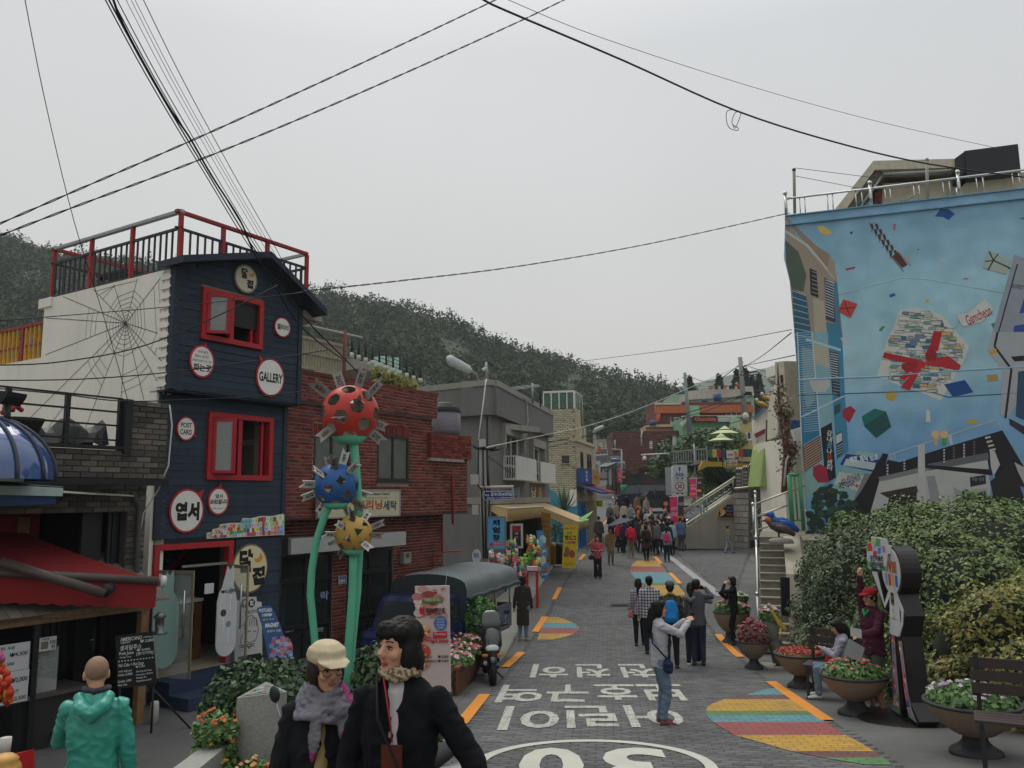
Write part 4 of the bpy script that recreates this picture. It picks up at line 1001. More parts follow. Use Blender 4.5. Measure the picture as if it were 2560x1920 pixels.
for nm,(x0,y0,x1,y1),d,pr_,lb in(('paper_sign',(95,1592,138,1626),.02,[('계란빵',.15,.6,.78,.93),('500',.6,.95,.45,.72),('원',.7,.92,.1,.4)],'white paper sign reading 500 hanging in the stall window'),('menu_sheet',(-60,1612,68,1681),.04,[('₩4,500',.6,.96,.5,.68),('커피',.3,.5,.8,.93),('우유',.55,.7,.78,.92),('₩3,500',.4,.7,.2,.34)],'upper white menu sheet hung at the left end of stall'),('menu_sheet',(-60,1682,66,1722),.045,[('₩2,000',.62,.97,.25,.6),('버터',.4,.55,.5,.8)],'middle white menu strip priced 2,000 at left end of stall'),('menu_sheet',(-60,1722,62,1762),.05,[('₩2,500',.62,.97,.1,.4),('오뎅 추가',.5,.8,.6,.85)],'lowest white menu sheet priced 2,500 at the left end of stall')):
 t_=tg_(nm,lb,'sign',PS.at(x1,y1,d));b=B();u0,u1,v0,v1=sU(x0,(y0+y1)/2),sU(x1,(y0+y1)/2),sV((x0+x1)/2,y1),sV((x0+x1)/2,y0);b.pb(PS,u0,u1,v0,v1,d,d+.004,M('paper','b6b7ba',ro=.7,n=.04));b.o('sheet',t_)
 b=B()
 for s,a,c,e,g in pr_:text(b,PS,s,u0+(u1-u0)*a,u0+(u1-u0)*c,v0+(v1-v0)*e,v0+(v1-v0)*g,d+.006,'2a2a2c',bold=.02)
 if nm=='paper_sign':b.pb(PS,u0+(u1-u0)*.12,u0+(u1-u0)*.52,v0+(v1-v0)*.15,v0+(v1-v0)*.68,d+.004,d+.006,PT,'6d6550')
 b.o('lettering',t_)
b=B();u=sU(77,1780);b.pb(PS,u-.05,u+.02,.62,f0,.0,.05,BK);b.pb(PS,-3.4,u-.05,.62,sV(30,1764),-.3,.0,BK);b.o('front_panel',stall)
t_=tg_('sweet_bag','bunch of bright red, orange and green packets hanging at left edge','bag',at(-10,1750,8.2));rs=np.random.RandomState(8)
for c,nn in(('b5381f',150),('c9632a',70),('4a7a35',40),('a24a7a',50),('c9b48a',40)):
 b=B()
 for k in range(nn):
  x=-30+rs.rand()*58;y=1640+rs.rand()*115
  if c=='a24a7a':y=1632+rs.rand()*20
  if c=='c9b48a':x=-20+rs.rand()*22;y=1690+rs.rand()*50
  if x>5+.3*(y-1640):continue
  b.ball(at(x,y,8.2+rs.rand()*.12),.016+.012*rs.rand(),M('sweet_'+c,c,ro=.3,n=.2),6,4,sx=1+rs.rand(),sz=1+rs.rand())
 if b.v:b.o('packet',t_)
b=B();rp=at(45,1905,5.6);t_=tg_('red_bucket','red plastic tub at the lower left corner','tub',rp-Vc((0,0,.3)))
b.hexa([at(0,1960,5.5),at(86,1955,5.5),at(90,1950,5.8),at(0,1950,5.8),at(18,1893,5.5),at(83,1872,5.5),at(86,1872,5.8),at(30,1885,5.8)],M('red_plastic','a31d22',ro=.35,n=.06));b.o('body',t_)
t_=tg_('waffle_cone','big model of a swirled tan ice cream cone in the lower left corner','cone',at(10,1960,5.2));b=B()
b.lathe(at(8,1935,5.2),[(.02,-.1),(.085,-.08),(.1,-.04),(.085,-.005),(.098,.02),(.09,.05),(.075,.07),(.08,.085),(.05,.11),(0,.115)],M('tan_swirl','b98f4e',ro=.5,n=.15,ns=20),24);b.o('swirl',t_)
b=B();b.lathe(at(12,1885,5.5),[(.0,0),(.03,0),(.035,.1),(.0,.1)],M('white_tub','b5b2ad'),12);b.o('paper_cup',label='small white paper cup behind the tan swirl at the corner',cat='cup')
ck=at(290,1800,10.6);pc_=Pl(290,1722,10.9,62)
t_=tg_('chalkboard','black chalkboard menu on an easel with white handwriting','chalkboard',pc_.p(.3,.63));Q=up_(pc_,[(288,1591),(382,1578),(393,1710),(295,1722)])
b=B();b.pr(pc_,Q,-.02,0,M('chalk_black','1a1c1c',ro=.7,n=.1));b.o('panel',t_)
b=B()
def tq(s,a,c,e,g,col='cfd0cf',**k):
 """text in fractions of the board"""
 u0=Q[3][0]*.5+Q[0][0]*.5;u1=Q[1][0]*.5+Q[2][0]*.5;v1=(Q[0][1]+Q[1][1])/2;v0=(Q[2][1]+Q[3][1])/2
 text(b,pc_,s,u0+(u1-u0)*a,u0+(u1-u0)*c,v0+(v1-v0)*e,v0+(v1-v0)*g,.003,col,slant=.1,rot=.03,**k)
for r_ in(('AMERICANO',.06,.62,.88,.95),('(아메리카노)',.66,.9,.9,.94),('ICE/HOT',.08,.33,.83,.87),('₩ 2,000',.58,.93,.82,.88),('생과일주스',.06,.62,.7,.8),('₩ 4,000',.5,.85,.66,.71),('Fruit Juice',.05,.42,.6,.68),('[딸기/키위]',.5,.94,.58,.65),('Orange / Kiwi',.07,.36,.55,.59),('- - - - - - - - - - - -',.04,.95,.5,.52),('Fish Cake + Hot Soup',.05,.7,.38,.46),('₩ 2,500',.5,.74,.35,.39),('어묵 국물 500',.06,.4,.29,.33),('Cake 2,000',.05,.42,.22,.27),('Cookie 1,000',.05,.4,.1,.15),('Hot 1ea',.06,.3,.04,.08),('Shrimp & Fries',.52,.92,.26,.3),('Hot Spicy 떡볶이',.52,.95,.2,.24),('Sausage 2ea',.53,.8,.14,.18),('Vegetable 2,000',.53,.93,.08,.12)):
 tq(*r_,bold=.01)
b.o('handwriting',t_)
for x,dx in((300,0),(384,0)):b=B();p=pc_.at(x,1716,-.03);b.tu([(p.x,p.y,.62),p+Vc((0,0,.1))],.014,BK,6);b.o('leg',t_)
b=B();p=pc_.at(360,1700,-.05);b.tu([p,(p.x+.55,p.y+.25,.64)],.013,BK,6);b.o('leg',t_)
t_=tg_('white_bottle','white cylinder bottle standing at the foot of the stall post','bottle',PS.p(.07,.63,.12));b=B();b.lathe(PS.p(.07,.63,.12),[(0,0),(.055,0),(.055,.27),(.045,.3),(0,.3)],M('white_tub'),16);b.o('body',t_)
t_=tg_('wall_lantern','small metal lantern on the stall post','lantern',PS.p(.1,2.0,.05));b=B();b.lathe(PS.p(.1,sV(361,1560),.1),[(0,-.15),(.1,-.15),(.11,-.13),(.055,-.11),(.06,.06),(.09,.08),(.03,.14),(0,.15)],M('pewter','6e7370',ro=.35,metal=.7),16);b.o('body',t_)
# -------- red brick laundry
A2=30.5
PR=Pl(712,1300,15.2,A2);bz=.5
lau=tg_('laundry_building','two storey red brick laundry with overhanging upper floor','building',PR.p(3,bz))
rU,rV=PR.U,PR.V
vb=rV(712,1297);uE=rU(1170,1220);uP=rU(1082,1020);vt=rV(755,929);vpb=rV(1077,1046);vsm=rV(1178,1096)
HW=[ho(PR,945,1089,1024,1202),ho(PR,786,1086,876,1196)]
b=B();wc_(b,PR,-.6,uE,vb,vsm,-.2,-.03,MORT,HW);b.pb(PR,-.6,uP,vsm+.001,vt-.03,-.2,-.03,MORT);b.o('upper_wall',lau)
PRo=PR.off(-.03)
pieces(lau,PRo,[[(-.6,vb),(uE,vb),(uE,vsm),(-.6,vsm)],[(-.6,vsm),(uP,vsm),(uP,vpb),(-.6,vpb)]],[(h[0]-.0,h[1]+.0,h[2]-.1,h[3]+.2)for h in HW],.2,.0685,.009,.012,REDBR,jit=.002)
b=B();b.pb(PR,-.6,uP+.05,vpb,vt-.01,-.02,.1,MORT);b.pb(PR,-.6,uP+.07,vt-.012,vt+.02,-.25,.13,REDBR);b.o('parapet',lau)
pieces(lau,PR.off(.1),[[(-.6,vpb),(uP+.05,vpb),(uP+.05,vt-.01),(-.6,vt-.01)]],[],.2,.0685,.009,.012,REDBR,name='parapet_brick',limit=150,jit=.002)
for h in HW:
 pieces(lau,PRo,[[(h[0]-.08,h[3]),(h[1]+.08,h[3]),(h[1]+.08,h[3]+.2),(h[0]-.08,h[3]+.2)],[(h[0]-.08,h[2]-.1),(h[1]+.08,h[2]-.1),(h[1]+.08,h[2]),(h[0]-.08,h[2])]],[],.0685,.2,.009,.018,REDBR,name='soldier_brick',stag=0,jit=.002)
 window(lau,PR,h,fw=.05,fm=M('bronze_frame','3a3632',ro=.4,metal=.3),cols=2,gm=M('curtained_glass','5f6058',ro=.15,n=.2,ns=2,spec=.6),d=-.06)
b=B();pe=rU(1070,1130);b.pb(PR,pe,uE+.03,vsm-.55,vsm+.03,-.02,.08,REDBR);b.pb(PR,pe,uE-.3,vsm-.62,vsm-.55,-.02,.09,M('efflorescence','8f867c',n=.4,ns=12));b.o('side_parapet',lau)
pieces(lau,PR.off(.08),[[(pe,vsm-.55),(uE+.03,vsm-.55),(uE+.03,vsm+.03),(pe,vsm+.03)]],[],.2,.0685,.009,.012,REDBR,name='parapet_brick',limit=80)
b=B();PE=Pl(PR.p(uE,0),0,0,A2-90);b.pb(PR,uE-.02,uE+.0,vb,vsm,-4,-.2,REDBR);b.pb(PR,-.6,uE-.02,vb-.02,vb,-4,.03,M('soffit_dark','38302c'));b.pb(PR,-.6,uP,vsm-.5,vsm-.4,-5,-.2,CONC);b.o('side_wall',lau)
PG0=PR.off(-.55);gU,gV=PG0.U,PG0.V;gt=vb-.02
g1=(gU(697,1490),gU(833,1490),bz+.02,gV(760,1385));g2=(gU(868,1480),gU(984,1480),bz+.02,gV(925,1372))
b=B();wc_(b,PG0,-.8,uE-.25,bz-.1,gt,-.2,-.03,MORT,[g1,g2]);b.o('lower_wall',lau)
pieces(lau,PG0.off(-.03),[[(-.8,bz),(uE-.25,bz),(uE-.25,gt),(-.8,gt)]],[g1,g2],.2,.0685,.009,.012,REDBR,name='pier_brick',limit=220,jit=.002)
SG=M('shop_glass','2a2f31',ro=.06,spec=.7,n=.4,ns=1.2)
for h,nm in((g1,'left'),(g2,'right')):
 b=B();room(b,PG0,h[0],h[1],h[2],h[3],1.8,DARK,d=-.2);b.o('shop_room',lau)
 w_=window(lau,PG0,h,fw=.06,fm=M('dark_frame','2a2a2b',ro=.4),cols=2,gm=glassmat('shop_front_glass',.45,'39403f'),d=-.08,back=False,name='shopfront',sill=False)
 b=B();v_=h[2]+(h[3]-h[2])*.76;b.pb(PG0,h[0]+.06,h[1]-.06,v_-.05,v_+.05,-.1,-.03,MATS['dark_frame']);b.o('transom',w_);b=B();v_=h[2]+(h[3]-h[2])*.33;b.pb(PG0,h[0]+.06,h[1]-.06,v_-.04,v_+.04,-.1,-.03,MATS['dark_frame']);b.o('transom',w_)
t_=tg_('washing_machine','white washing machine with round dark door behind shop glass','washing machine',PG0.p(g1[0]+.4,bz,-.7));b=B();b.pb(PG0,g1[0]+.06,g1[0]+.66,bz+.02,bz+1.3,-1.2,-.5,M('appliance_white','7c8082',ro=.4));b.o('cabinet',t_)
b=B();c=PG0.p(g1[0]+.36,bz+.8,-.48);b.pr(PG0,ci(g1[0]+.36,bz+.8,.2,.2),-.5,-.46,GV);b.o('ring',t_);b=B();b.pr(PG0,ci(g1[0]+.36,bz+.8,.15,.15),-.459,-.45,BK);b.o('glass',t_)
b=B();tx(b,PG0.off(-.04),'락',801,1478,822,1500,.0,'8a95b5',bold=.03);tx(b,PG0.off(-.04),'세',868,1472,878,1490,.0,'8a95b5',bold=.03);tx(b,PG0.off(-.04),'CLEAN',712,1568,735,1580,.0,'aab0b4',bold=.02);tx(b,PG0.off(-.04),'크린',792,1568,808,1580,.0,'aab0b4',bold=.02);b.o('glass_lettering',lau)
fu0,fu1=PR.U(716,1365),PR.U(1004,1345);ft,fb_=PR.V(860,1338),PR.V(860,1374)
b=B();b.pb(PR,fu0,fu1,fb_,ft,-.55,.12,M('grey_fascia','9a9b9a',ro=.5,n=.06));b.pb(PR,fu0-.5,fu0-.01,fb_-.02,ft+.02,-.55,.05,DARK);b.o('shop_fascia',lau)
def sign(name,label,pl,px,d0,d1,face,texts,rim=None,cat='sign',rimw=.03):
 x0,y0,x1,y1=px;t_=tg_(name,label,cat,pl.at((x0+x1)/2,y1,d0));xm,ym=(x0+x1)/2,(y0+y1)/2
 u0,u1,v0,v1=pl.U(x0,ym),pl.U(x1,ym),pl.V(xm,y1),pl.V(xm,y0);b=B();b.pb(pl,u0,u1,v0,v1,d0,d1,M('face_'+face,face,ro=.5,n=.05));b.o('panel',t_)
 if rim:b=B();frame(b,pl,(u0,u1,v0,v1),rimw,d0,d1+.012,M('rim_'+rim,rim,ro=.4,n=.05),False);b.o('frame',t_)
 b=B()
 for s,a,c,e,g,col,bo in texts:
  if s is None:b.pb(pl,u0+(u1-u0)*a,u0+(u1-u0)*c,v0+(v1-v0)*e,v0+(v1-v0)*g,d1+.0005,d1+.002,PT,col)
  else:text(b,pl,s,u0+(u1-u0)*a,u0+(u1-u0)*c,v0+(v1-v0)*e,v0+(v1-v0)*g,d1+.0035,col,bold=bo)
 if texts:b.o('lettering',t_)
 return t_
sign('laundry_sign','cream laundry sign in grey frame on red brick wall',PR,(786,1227,984,1290),.06,.16,'b5b092',[('Computer Cleaning',.6,.86,.8,.93,'3a3a3a',.02),(None,.55,.86,.7,.72,'55554f',0),('크리닝',.42,.76,.24,.64,'a8442f',.03),('세탁',.77,.96,.2,.6,'38425e',.03),('운동화',.08,.4,.5,.8,'38425e',.02)],'8c8f8e')
t_=sign('house_number','small blue house number plate reading 184 on brick pillar',PG0,(846,1441,863,1458),.0,.015,'33528a',[('184',.1,.9,.1,.62,'d0d5da',.05),('감내1로',.2,.8,.72,.88,'c0c5ca',.02)],'b9bfc4',rimw=.012)
t_=tg_('electric_meter','grey electric meter box on the brick wall','meter',PG0.at(1008,1408));b=B();m_=PR.off(-.5);b.pb(PG0,PG0.U(999,1394),PG0.U(1018,1394),PG0.V(1008,1408),PG0.V(1008,1380),0,.12,M('meter_grey','8f8d80',ro=.5));b.o('box',t_);b=B();u,v=PG0.uv(1008,1388);b.pr(PG0,ci(u,v,.05,.05,16),.12,.15,M('meter_face','5a5f5e',ro=.1));b.o('dial',t_)
RP=M('red_pipe','8e2a30',ro=.5)
b=B()
q=PR.off(.06);b.tu([q.at(1122,1186),q.at(1130,1186),q.at(1132,1311)],.028,RP);q2=PG0.off(.06);b.o('gas_pipe',lau)
b=B();b.tu([q2.at(1105,1312),q2.at(1106,1380),q2.at(1152,1377)],.025,RP);b.tu([q2.at(1106,1382),q2.at(1083,1388),q2.at(1083,1420)],.02,RP);b.o('gas_pipe',lau)
t_=tg_('picket_fence','weathered pale picket fence on the roof beside the navy gallery','fence',PR.at(800,925,-2.5));q=PR.off(-2.6);u0,u1=q.U(745,870),q.U(853,890);v0,v1=q.V(800,927),q.V(800,848)
FW=M('fence_wood','8a8573',ro=.85,n=.2,ns=8)
for k in range(16):b=B();u=u0+(u1-u0)*k/15;b.pb(q,u-.03,u+.03,v0,v1,-.02,.02,FW);b.o('picket',t_)
for f_ in(.03,.5,.95):b=B();vv=v0+(v1-v0)*f_;b.pb(q,u0,u1,vv-.04,vv+.03,.02,.05,FW);b.o('rail',t_)
b=B();p=q.p(u1+.1,0);b.tu([(p.x,p.y,v0-.9),(p.x,p.y,v1+.35)],.06,M('rust_pipe','6b3d33',ro=.8,n=.3));b.tu([q.at(740,808),q.at(905,845)],.04,M('pale_pipe','8f8f86'));b.o('scaffold_pipe',label='rusty upright pipe with pale cross pipe above the picket fence',cat='pipe')
ql=Pl(868,905,21,52);t_=tg_('roof_slab','sloping concrete roof deck with small white lamps along its edge','roof deck',ql.p(2,4.5));b=B()
b.pr(ql,up_(ql,[(868,898),(880,895),(1036,955),(1036,975),(905,920),(868,925)]),-2,0,CONC);b.o('slab',t_)
for k in range(11):
 x=884+k*17.2+k*k*.0;y=890+k*6.4;y2=835+k*6.6+(k*k*.15);b=B();p0,p1=ql.at(x,y,-.1),ql.at(x,y2,-.1);b.tu([p0,Vc((p0.x,p0.y,p1.z))],.03,BK,6);b.o('fence_post',t_)
 b=B();b.lathe(p0+Vc((0,0,-.02)),[(0,0),(.06,0),(.05,.12),(0,.14)],M('lamp_white','b9b6a8',ro=.5),10);b.o('lamp',t_)
for j in range(5):b=B();b.tu([ql.at(884,840+j*9,-.1),ql.at(970,868+j*10,-.1),ql.at(1056,906+j*9,-.1)],.01,BK,4);b.o('wire',t_)
t_=tg_('mint_house','pale mint block house with small windows behind the roof deck','building',at(960,930,30));qm=Pl(935,935,30,80);b=B()
b.pb(qm,qm.U(935,900),qm.U(1003,920),4,qm.V(970,893),-4,0,M('mint_wall','9fc4b8',ro=.8));b.pb(qm,qm.U(941,900),qm.U(975,900),qm.V(960,893),qm.V(960,888),-3,-.2,MATS['mint_wall']);b.pb(qm,qm.U(897,900),qm.U(934,920),4,qm.V(910,900),-4,-.3,M('mint_roof','8fb8aa',ro=.8));b.o('wall',t_)
for x,y in((960,912),(985,916),(972,898)):window(t_,qm,ho(qm,x-4,y-6,x+4,y+6),fw=.04,cols=1,back=False,d=.02,sill=False)
t_=tg_('rain_tank','grey plastic water tank with black lid on brick building roof','tank',at(1110,1090,22));p=at(1109,1088,21.5);b=B();hT=at(1109,1014,21.5).z-p.z
b.lathe(p,[(0,0),(.42,0),(.45,.1),(.44,hT*.8),(.4,hT*.82)],M('tank_grey','6f6a72',ro=.5,n=.1),24);b.o('tank',t_);b=B();b.lathe(p,[(.46,hT*.76),(.47,hT*.9),(.3,hT*.95),(.28,hT*1.05),(.15,hT*1.1),(0,hT*1.12)],BK,24);b.o('lid',t_)
b=B();p=at(1139,1094,22);b.tu([p,p+Vc((0,0,.6)),p+Vc((.05,0,.68)),p+Vc((.15,0,.68))],.06,GV,10);b.o('flue_pipe',label='short bent steel flue beside the grey roof tank',cat='flue')
rs=np.random.RandomState(3);t_=tg_('roof_plants','tuft of yellow green plants along the brick roof edge','plants',at(990,960,20));P=[];N=[]
for k in range(900):x=935+rs.rand()*105;y=925+(x-935)*.36+rs.rand()*28-4;P.append(at(x,y,19+rs.rand()*1));N.append((rs.normal(),-1,.5))
leaves('foliage',t_,[tuple(p)for p in P],N,.08,leafmat('dry_leaf',['6f7440','8a8748','5c6438']),kind='stuff',aspect=3)
# -------- grey house with awnings, pole, shop goods
def Z2(x,y):return(1020+x/3.687,860+y/3.687)
def Z3(x,y):return(1150+x/5.53,1150+y/5.53)
def ZC(x,y):return(1450+x/3.687,850+y/3.687)
def ZR(x,y):return(1640+x/5.267,1100+y/5.267)
def ZK(x,y):return(1480+x/9.217,1080+y/9.217)
def ZM(x,y):return(1850+x/5.53,880+y/5.53)
gy=27.0
GL,GRt=Pl(1226,1100,gy,124),Pl(1226,1100,gy,13)
gz0=gz(0,27)-.1
gh=tg_('grey_house','two storey grey rendered house with white box balconies and tan awnings','building',GL.p(0,gz0))
gtop,gcap,gov,gbnd=GRt.V(1226,951),GRt.V(1226,966),GRt.V(1226,1038),GRt.V(1226,1243)
gl=GL.U(1020,1000);gr=GRt.U(1371,1100)
W_=[ho(GRt,*Z2(893,845),*Z2(1012,1130)),ho(GRt,*Z2(1128,952),*Z2(1207,1190))]
DO=(GRt.U(1262,1340),gr-1.2,gz0+.1,gbnd-.35)
b=B();wc_(b,GRt,.0,gr,gz0,gov,-.3,0,GREYW,W_+[DO]);b.pb(GL,gl,-.14,gz0,gov,-.3,-.002,GREYW);b.pb(GL,gl,-.6,gov-.3,gov-.1,-4,-.3,CONC);b.o('wall',gh)
b=B();b.pb(GRt,-.0,gr+.1,gov,gcap,-1,.22,GREYW);b.pb(GL,gl,.12,gov+.002,gcap,-.2,.2,GREYW);b.o('parapet',gh)
b=B();b.pb(GRt,-.0,gr+.13,gcap,gtop,-1,.26,GREYL);b.pb(GL,gl,.16,gcap+.002,gtop-.002,-.2,.24,GREYL);b.o('coping',gh)
b=B();b.pb(GRt,-.03,gr,gbnd-.22,gbnd,-.1,.06,GREYL);b.pb(GL,gl,.05,gbnd-.22,gbnd,-.1,.06,GREYL);b.o('band',gh)
WB=M('white_balcony','c3c2bc',ro=.6,n=.06,stain=.25)
for h,hx,bx in((W_[0],(855,745,1045,870),(878,1030,1075,1140)),(W_[1],(1120,868,1235,960),(1120,1085,1262,1183))):
 window(gh,GRt,h,fw=.06,fm=M('white_frame','cfcfc9',ro=.5),cols=2,d=-.04)
 b=B();a,c=GRt.U(*Z2(hx[0],800)),GRt.U(*Z2(hx[2],850));v1=GRt.V(*Z2(hx[0],hx[1]));b.pb(GRt,a,c,v1-.32,v1,0,.18,GREYL);b.pb(GRt,a,a+.2,v1-.8,v1-.32,0,.16,GREYL);b.pb(GRt,c-.18,c,v1-.8,v1-.32,0,.16,GREYL);b.o('window_hood',gh)
 a,c=GRt.U(*Z2(bx[0],1080)),GRt.U(*Z2(bx[2],1090));v1=GRt.V(*Z2(bx[0],bx[1]));v0=v1-.78;b=B()
 b.pb(GRt,a,c,v0,v1,.42,.47,WB);b.pb(GRt,a-.03,c+.03,v0-.06,v0,0,.5,WB);b.pb(GRt,a,a+.04,v1-.04,v1,0,.42,WB);b.pb(GRt,a,a+.04,v0,v1,.0,.05,WB);b.o('balcony',gh)
 for k in range(4):bars('baluster',gh,GRt,[a+.02],v0,v1-.04,.1+.09*k,.012,WB)
b=B();room(b,GRt,DO[0],DO[1],DO[2],DO[3],2.5,M('shop_inside','4a463f',ro=.9,n=.3,ns=2),d=-.3);b.o('shop_room',gh)
b=B();u=DO[0];b.pb(GRt,u+.0,u+.06,DO[2],DO[3],-.1,.03,DARK);b.pb(GRt,u+.95,u+1.05,DO[2],DO[3],-.1,.03,M('dark_frame'));b.pb(GRt,u+2.3,u+2.4,DO[2],DO[3],-.1,.03,M('dark_frame'));b.o('door_post',gh)
for nm,cc,xx in(('배','7e93a8',(965,1022)),('낭','c3bba5',(1130,1178)),('점','a8503a',(1178,1200)),('8','b99a4a',(1196,1226))):
 b=B();tx(b,GRt,nm,*Z2(xx[0],1318),*Z2(xx[1],1418),.03,cc,bold=.03);b.o('wall_letter',gh)
b=B()
def wire(pts,r_,m,sag=0.0,n=20,seg=5):
 P=[]
 for i in range(len(pts)-1):
  for k in range(n if i==len(pts)-2 else n-1+1):
   f=k/(n-1)if i==len(pts)-2 else k/n
   p=Vc(pts[i]).lerp(Vc(pts[i+1]),f);p.z-=sag*4*f*(1-f);P.append(p)
 b=B();b.tu(P,r_,m,seg);return b
CABW,CABB=M('white_cable'),M('black_cable','1d1e20',ro=.6)
gf=GRt.off(.28)
b=B();b.tu([gf.at(1216,948),gf.at(1214,958),gf.at(1209,1000),gf.at(1196,1100)],.022,CABW,6);b.tu([gf.at(1309,992),gf.at(1316,998),gf.at(1320,1050),gf.at(1314,1104)],.02,CABW,6);b.o('cable',gh)
b=B();b.tu([GL.off(.03).at(1218,1043),GL.off(.05).at(1218,1245)],.03,CABB,6);b.o('downpipe',gh)
TAN=M('tan_canvas','b9a074',ro=.8,n=.08,ns=4);TANW=M('tan_fringe','ab9160',ro=.85,n=.15,ns=30)
def awning(pl,u0,u1,vt,out_,drop,fr,label):
 t_=tg_('shop_awning',label,'awning',pl.p((u0+u1)/2,vt-.5,out_));b=B()
 b.hexa([pl.p(u0,vt-.03,0),pl.p(u1,vt-.03,0),pl.p(u1,vt-drop-.03,out_),pl.p(u0,vt-drop-.03,out_),pl.p(u0,vt,0),pl.p(u1,vt,0),pl.p(u1,vt-drop,out_),pl.p(u0,vt-drop,out_)],TAN);b.o('canvas',t_)
 b=B();n_=int((u1-u0)/.07)
 for k in range(n_):
  a,c=u0+(u1-u0)*k/n_,u0+(u1-u0)*(k+1)/n_;b.add([pl.p(a,vt-drop-.03,out_),pl.p(c,vt-drop-.03,out_),pl.p(c,vt-drop-fr-.03*(k%2),out_+.02),pl.p(a,vt-drop-fr,out_+.02+.02*(k%2))],[(0,1,2,3)],TANW)
 for uu in(u0,u1):b.add([pl.p(uu,vt-.03,0),pl.p(uu,vt-drop,out_),pl.p(uu,vt-drop-fr,out_),pl.p(uu,vt-.2,0)],[(0,1,2,3)],TAN)
 b.o('fringe',t_)
 b=B();b.tu([pl.p(u0,vt-drop,out_),pl.p(u1,vt-drop,out_)],.03,WB,8);b.tu([pl.p(u0+.1,vt-.5,0),pl.p(u0+.1,vt-drop,out_-.05)],.025,WB,6);b.tu([pl.p(u1-.1,vt-.5,0),pl.p(u1-.1,vt-drop,out_-.05)],.025,WB,6);b.o('frame',t_)
vA=GRt.V(*Z3(440,612))
awning(GRt,GRt.U(*Z3(440,640))-.1,GRt.U(*Z3(965,640)),vA-.02,.55,.12,.42,'short tan awning with a long fringe over the grey shop corner')
awning(GRt,GRt.U(*Z3(975,640)),gr-1.2,vA+.0,1.9,.75,.35,'long tan awning reaching far out over the toy shop pavement')
def pole(name,label,base,top,r_,m,parts=(),group=None):
 t_=tg_(name,label,'pole',base,group=group);b=B();b.tu([base,top],[r_*1.15,r_*.85],m,14);b.o('shaft',t_);return t_
cp=at(1214,1395,23.6);ctop=at(1206,1098,23.6)
cpole=M('concrete_pole','7f807c',ro=.8,n=.12,ns=5)
t_=pole('power_pole','thin grey service pole with meter boxes in front of grey house',Vc((cp.x,cp.y,gz(cp.x,cp.y))),ctop,.11,cpole)
def boxat(t,x0,y0,x1,y1,Y,dp,m,nm):
 b=B();q=Pl((x0+x1)/2,(y0+y1)/2,Y,96);b.pb(q,q.U(x0,y0),q.U(x1,y0),q.V(x0,y1),q.V(x0,y0),0,dp,m);return b.o(nm,t)
MB2=M('meter_box','b0afa6',ro=.5,n=.06)
boxat(t_,*Z2(583,1203),*Z2(650,1295),23.45,.15,MB2,'meter_box');boxat(t_,*Z2(597,1482),*Z2(650,1572),23.45,.15,MB2,'meter_box')
for dx in(-.1,.02,.13):b=B();b.tu([ctop+Vc((dx,-.12,-.3)),ctop+Vc((dx*1.4,-.15,-1.3)),cp+Vc((dx,-.13,1.9)),cp+Vc((dx*.5,-.12,0))],.022,CABB,5);b.o('cable',t_)
b=B()
for k in range(7):b.tu([ctop+Vc((-.25+.08*k,-.1,-.22-.02*k)),ctop+Vc((-.1+.1*k,-.14,-.3+.03*(k%3)))],.03,CABB,5)
b.o('clamp',t_)
t_=tg_('street_name_sign','blue arrow shaped street name sign on a white arm','sign',at(1252,1240,23.4));sp=Pl(1252,1230,23.4,97)
b=B();b.pr(sp,up_(sp,[Z3(310,495),Z3(335,432),Z3(737,425),Z3(737,545),Z3(335,556)]),-.02,0,M('sign_rim_white','c9ccd0',ro=.4));b.o('rim',t_)
b=B();b.pr(sp,up_(sp,[Z3(322,495),Z3(342,440),Z3(728,433),Z3(728,537),Z3(342,548)]),.0,.006,M('sign_blue','1c2a66',ro=.4));b.o('panel',t_)
b=B();tx(b,sp,'감내1로243번길',*Z3(425,445),*Z3(715,498),.009,'c9ced8',bold=.03);tx(b,sp,'Gamnae 1-ro 243beon-gil',*Z3(372,510),*Z3(715,540),.009,'c9ced8',bold=.02);tx(b,sp,'14-22',*Z3(340,470),*Z3(405,500),.009,'c9ced8',bold=.02);b.o('lettering',t_)
b=B();b.tu([sp.at(*Z3(262,380),-.02),sp.at(*Z3(738,370),-.02)],.04,M('sign_arm','b5a9a2',ro=.5),8);b.tu([sp.at(*Z3(725,370),-.02),sp.at(*Z3(728,430),-.02)],.025,M('sign_arm'),6);b.o('arm',t_)
t_=sign('workshop_sign','upright light blue lit sign with three large black syllables',Pl(1241,1330,23.0,100),(*Z3(390,795),*Z3(616,1222)),-.12,0,'4f9ac4',[('체',.26,.72,.73,.93,'101318',.05),('험',.26,.72,.49,.69,'101318',.05),('장',.26,.72,.25,.45,'101318',.05),(None,.18,.97,.1,.19,'b0303a',0),('experience',.3,.93,.115,.175,'d8b0b8',.02)],'6f7376')
sw=Pl(1241,1330,23.0,100);b=B();b.fl(sw,up_(sw,[Z3(403,1168),Z3(452,1132),Z3(452,1208)]),.008,PT,'b0303a');b.o('arrow',t_)
t_=tg_('oval_sign','white oval sign on the pavement behind the truck canopy','sign',at(1191,1395,23));q=Pl(1191,1388,22.5,100);b=B();u,v=q.uv(1191,1391);b.pr(q,ci(u,v,.12,.19,24),-.03,0,M('sign_white','bfc3c6',ro=.5));b.o('panel',t_);b=B();tx(b,q,'SISIO',1185,1382,1197,1396,.003,'4a6a9a',bold=.03,rot=-1.57);b.o('lettering',t_)
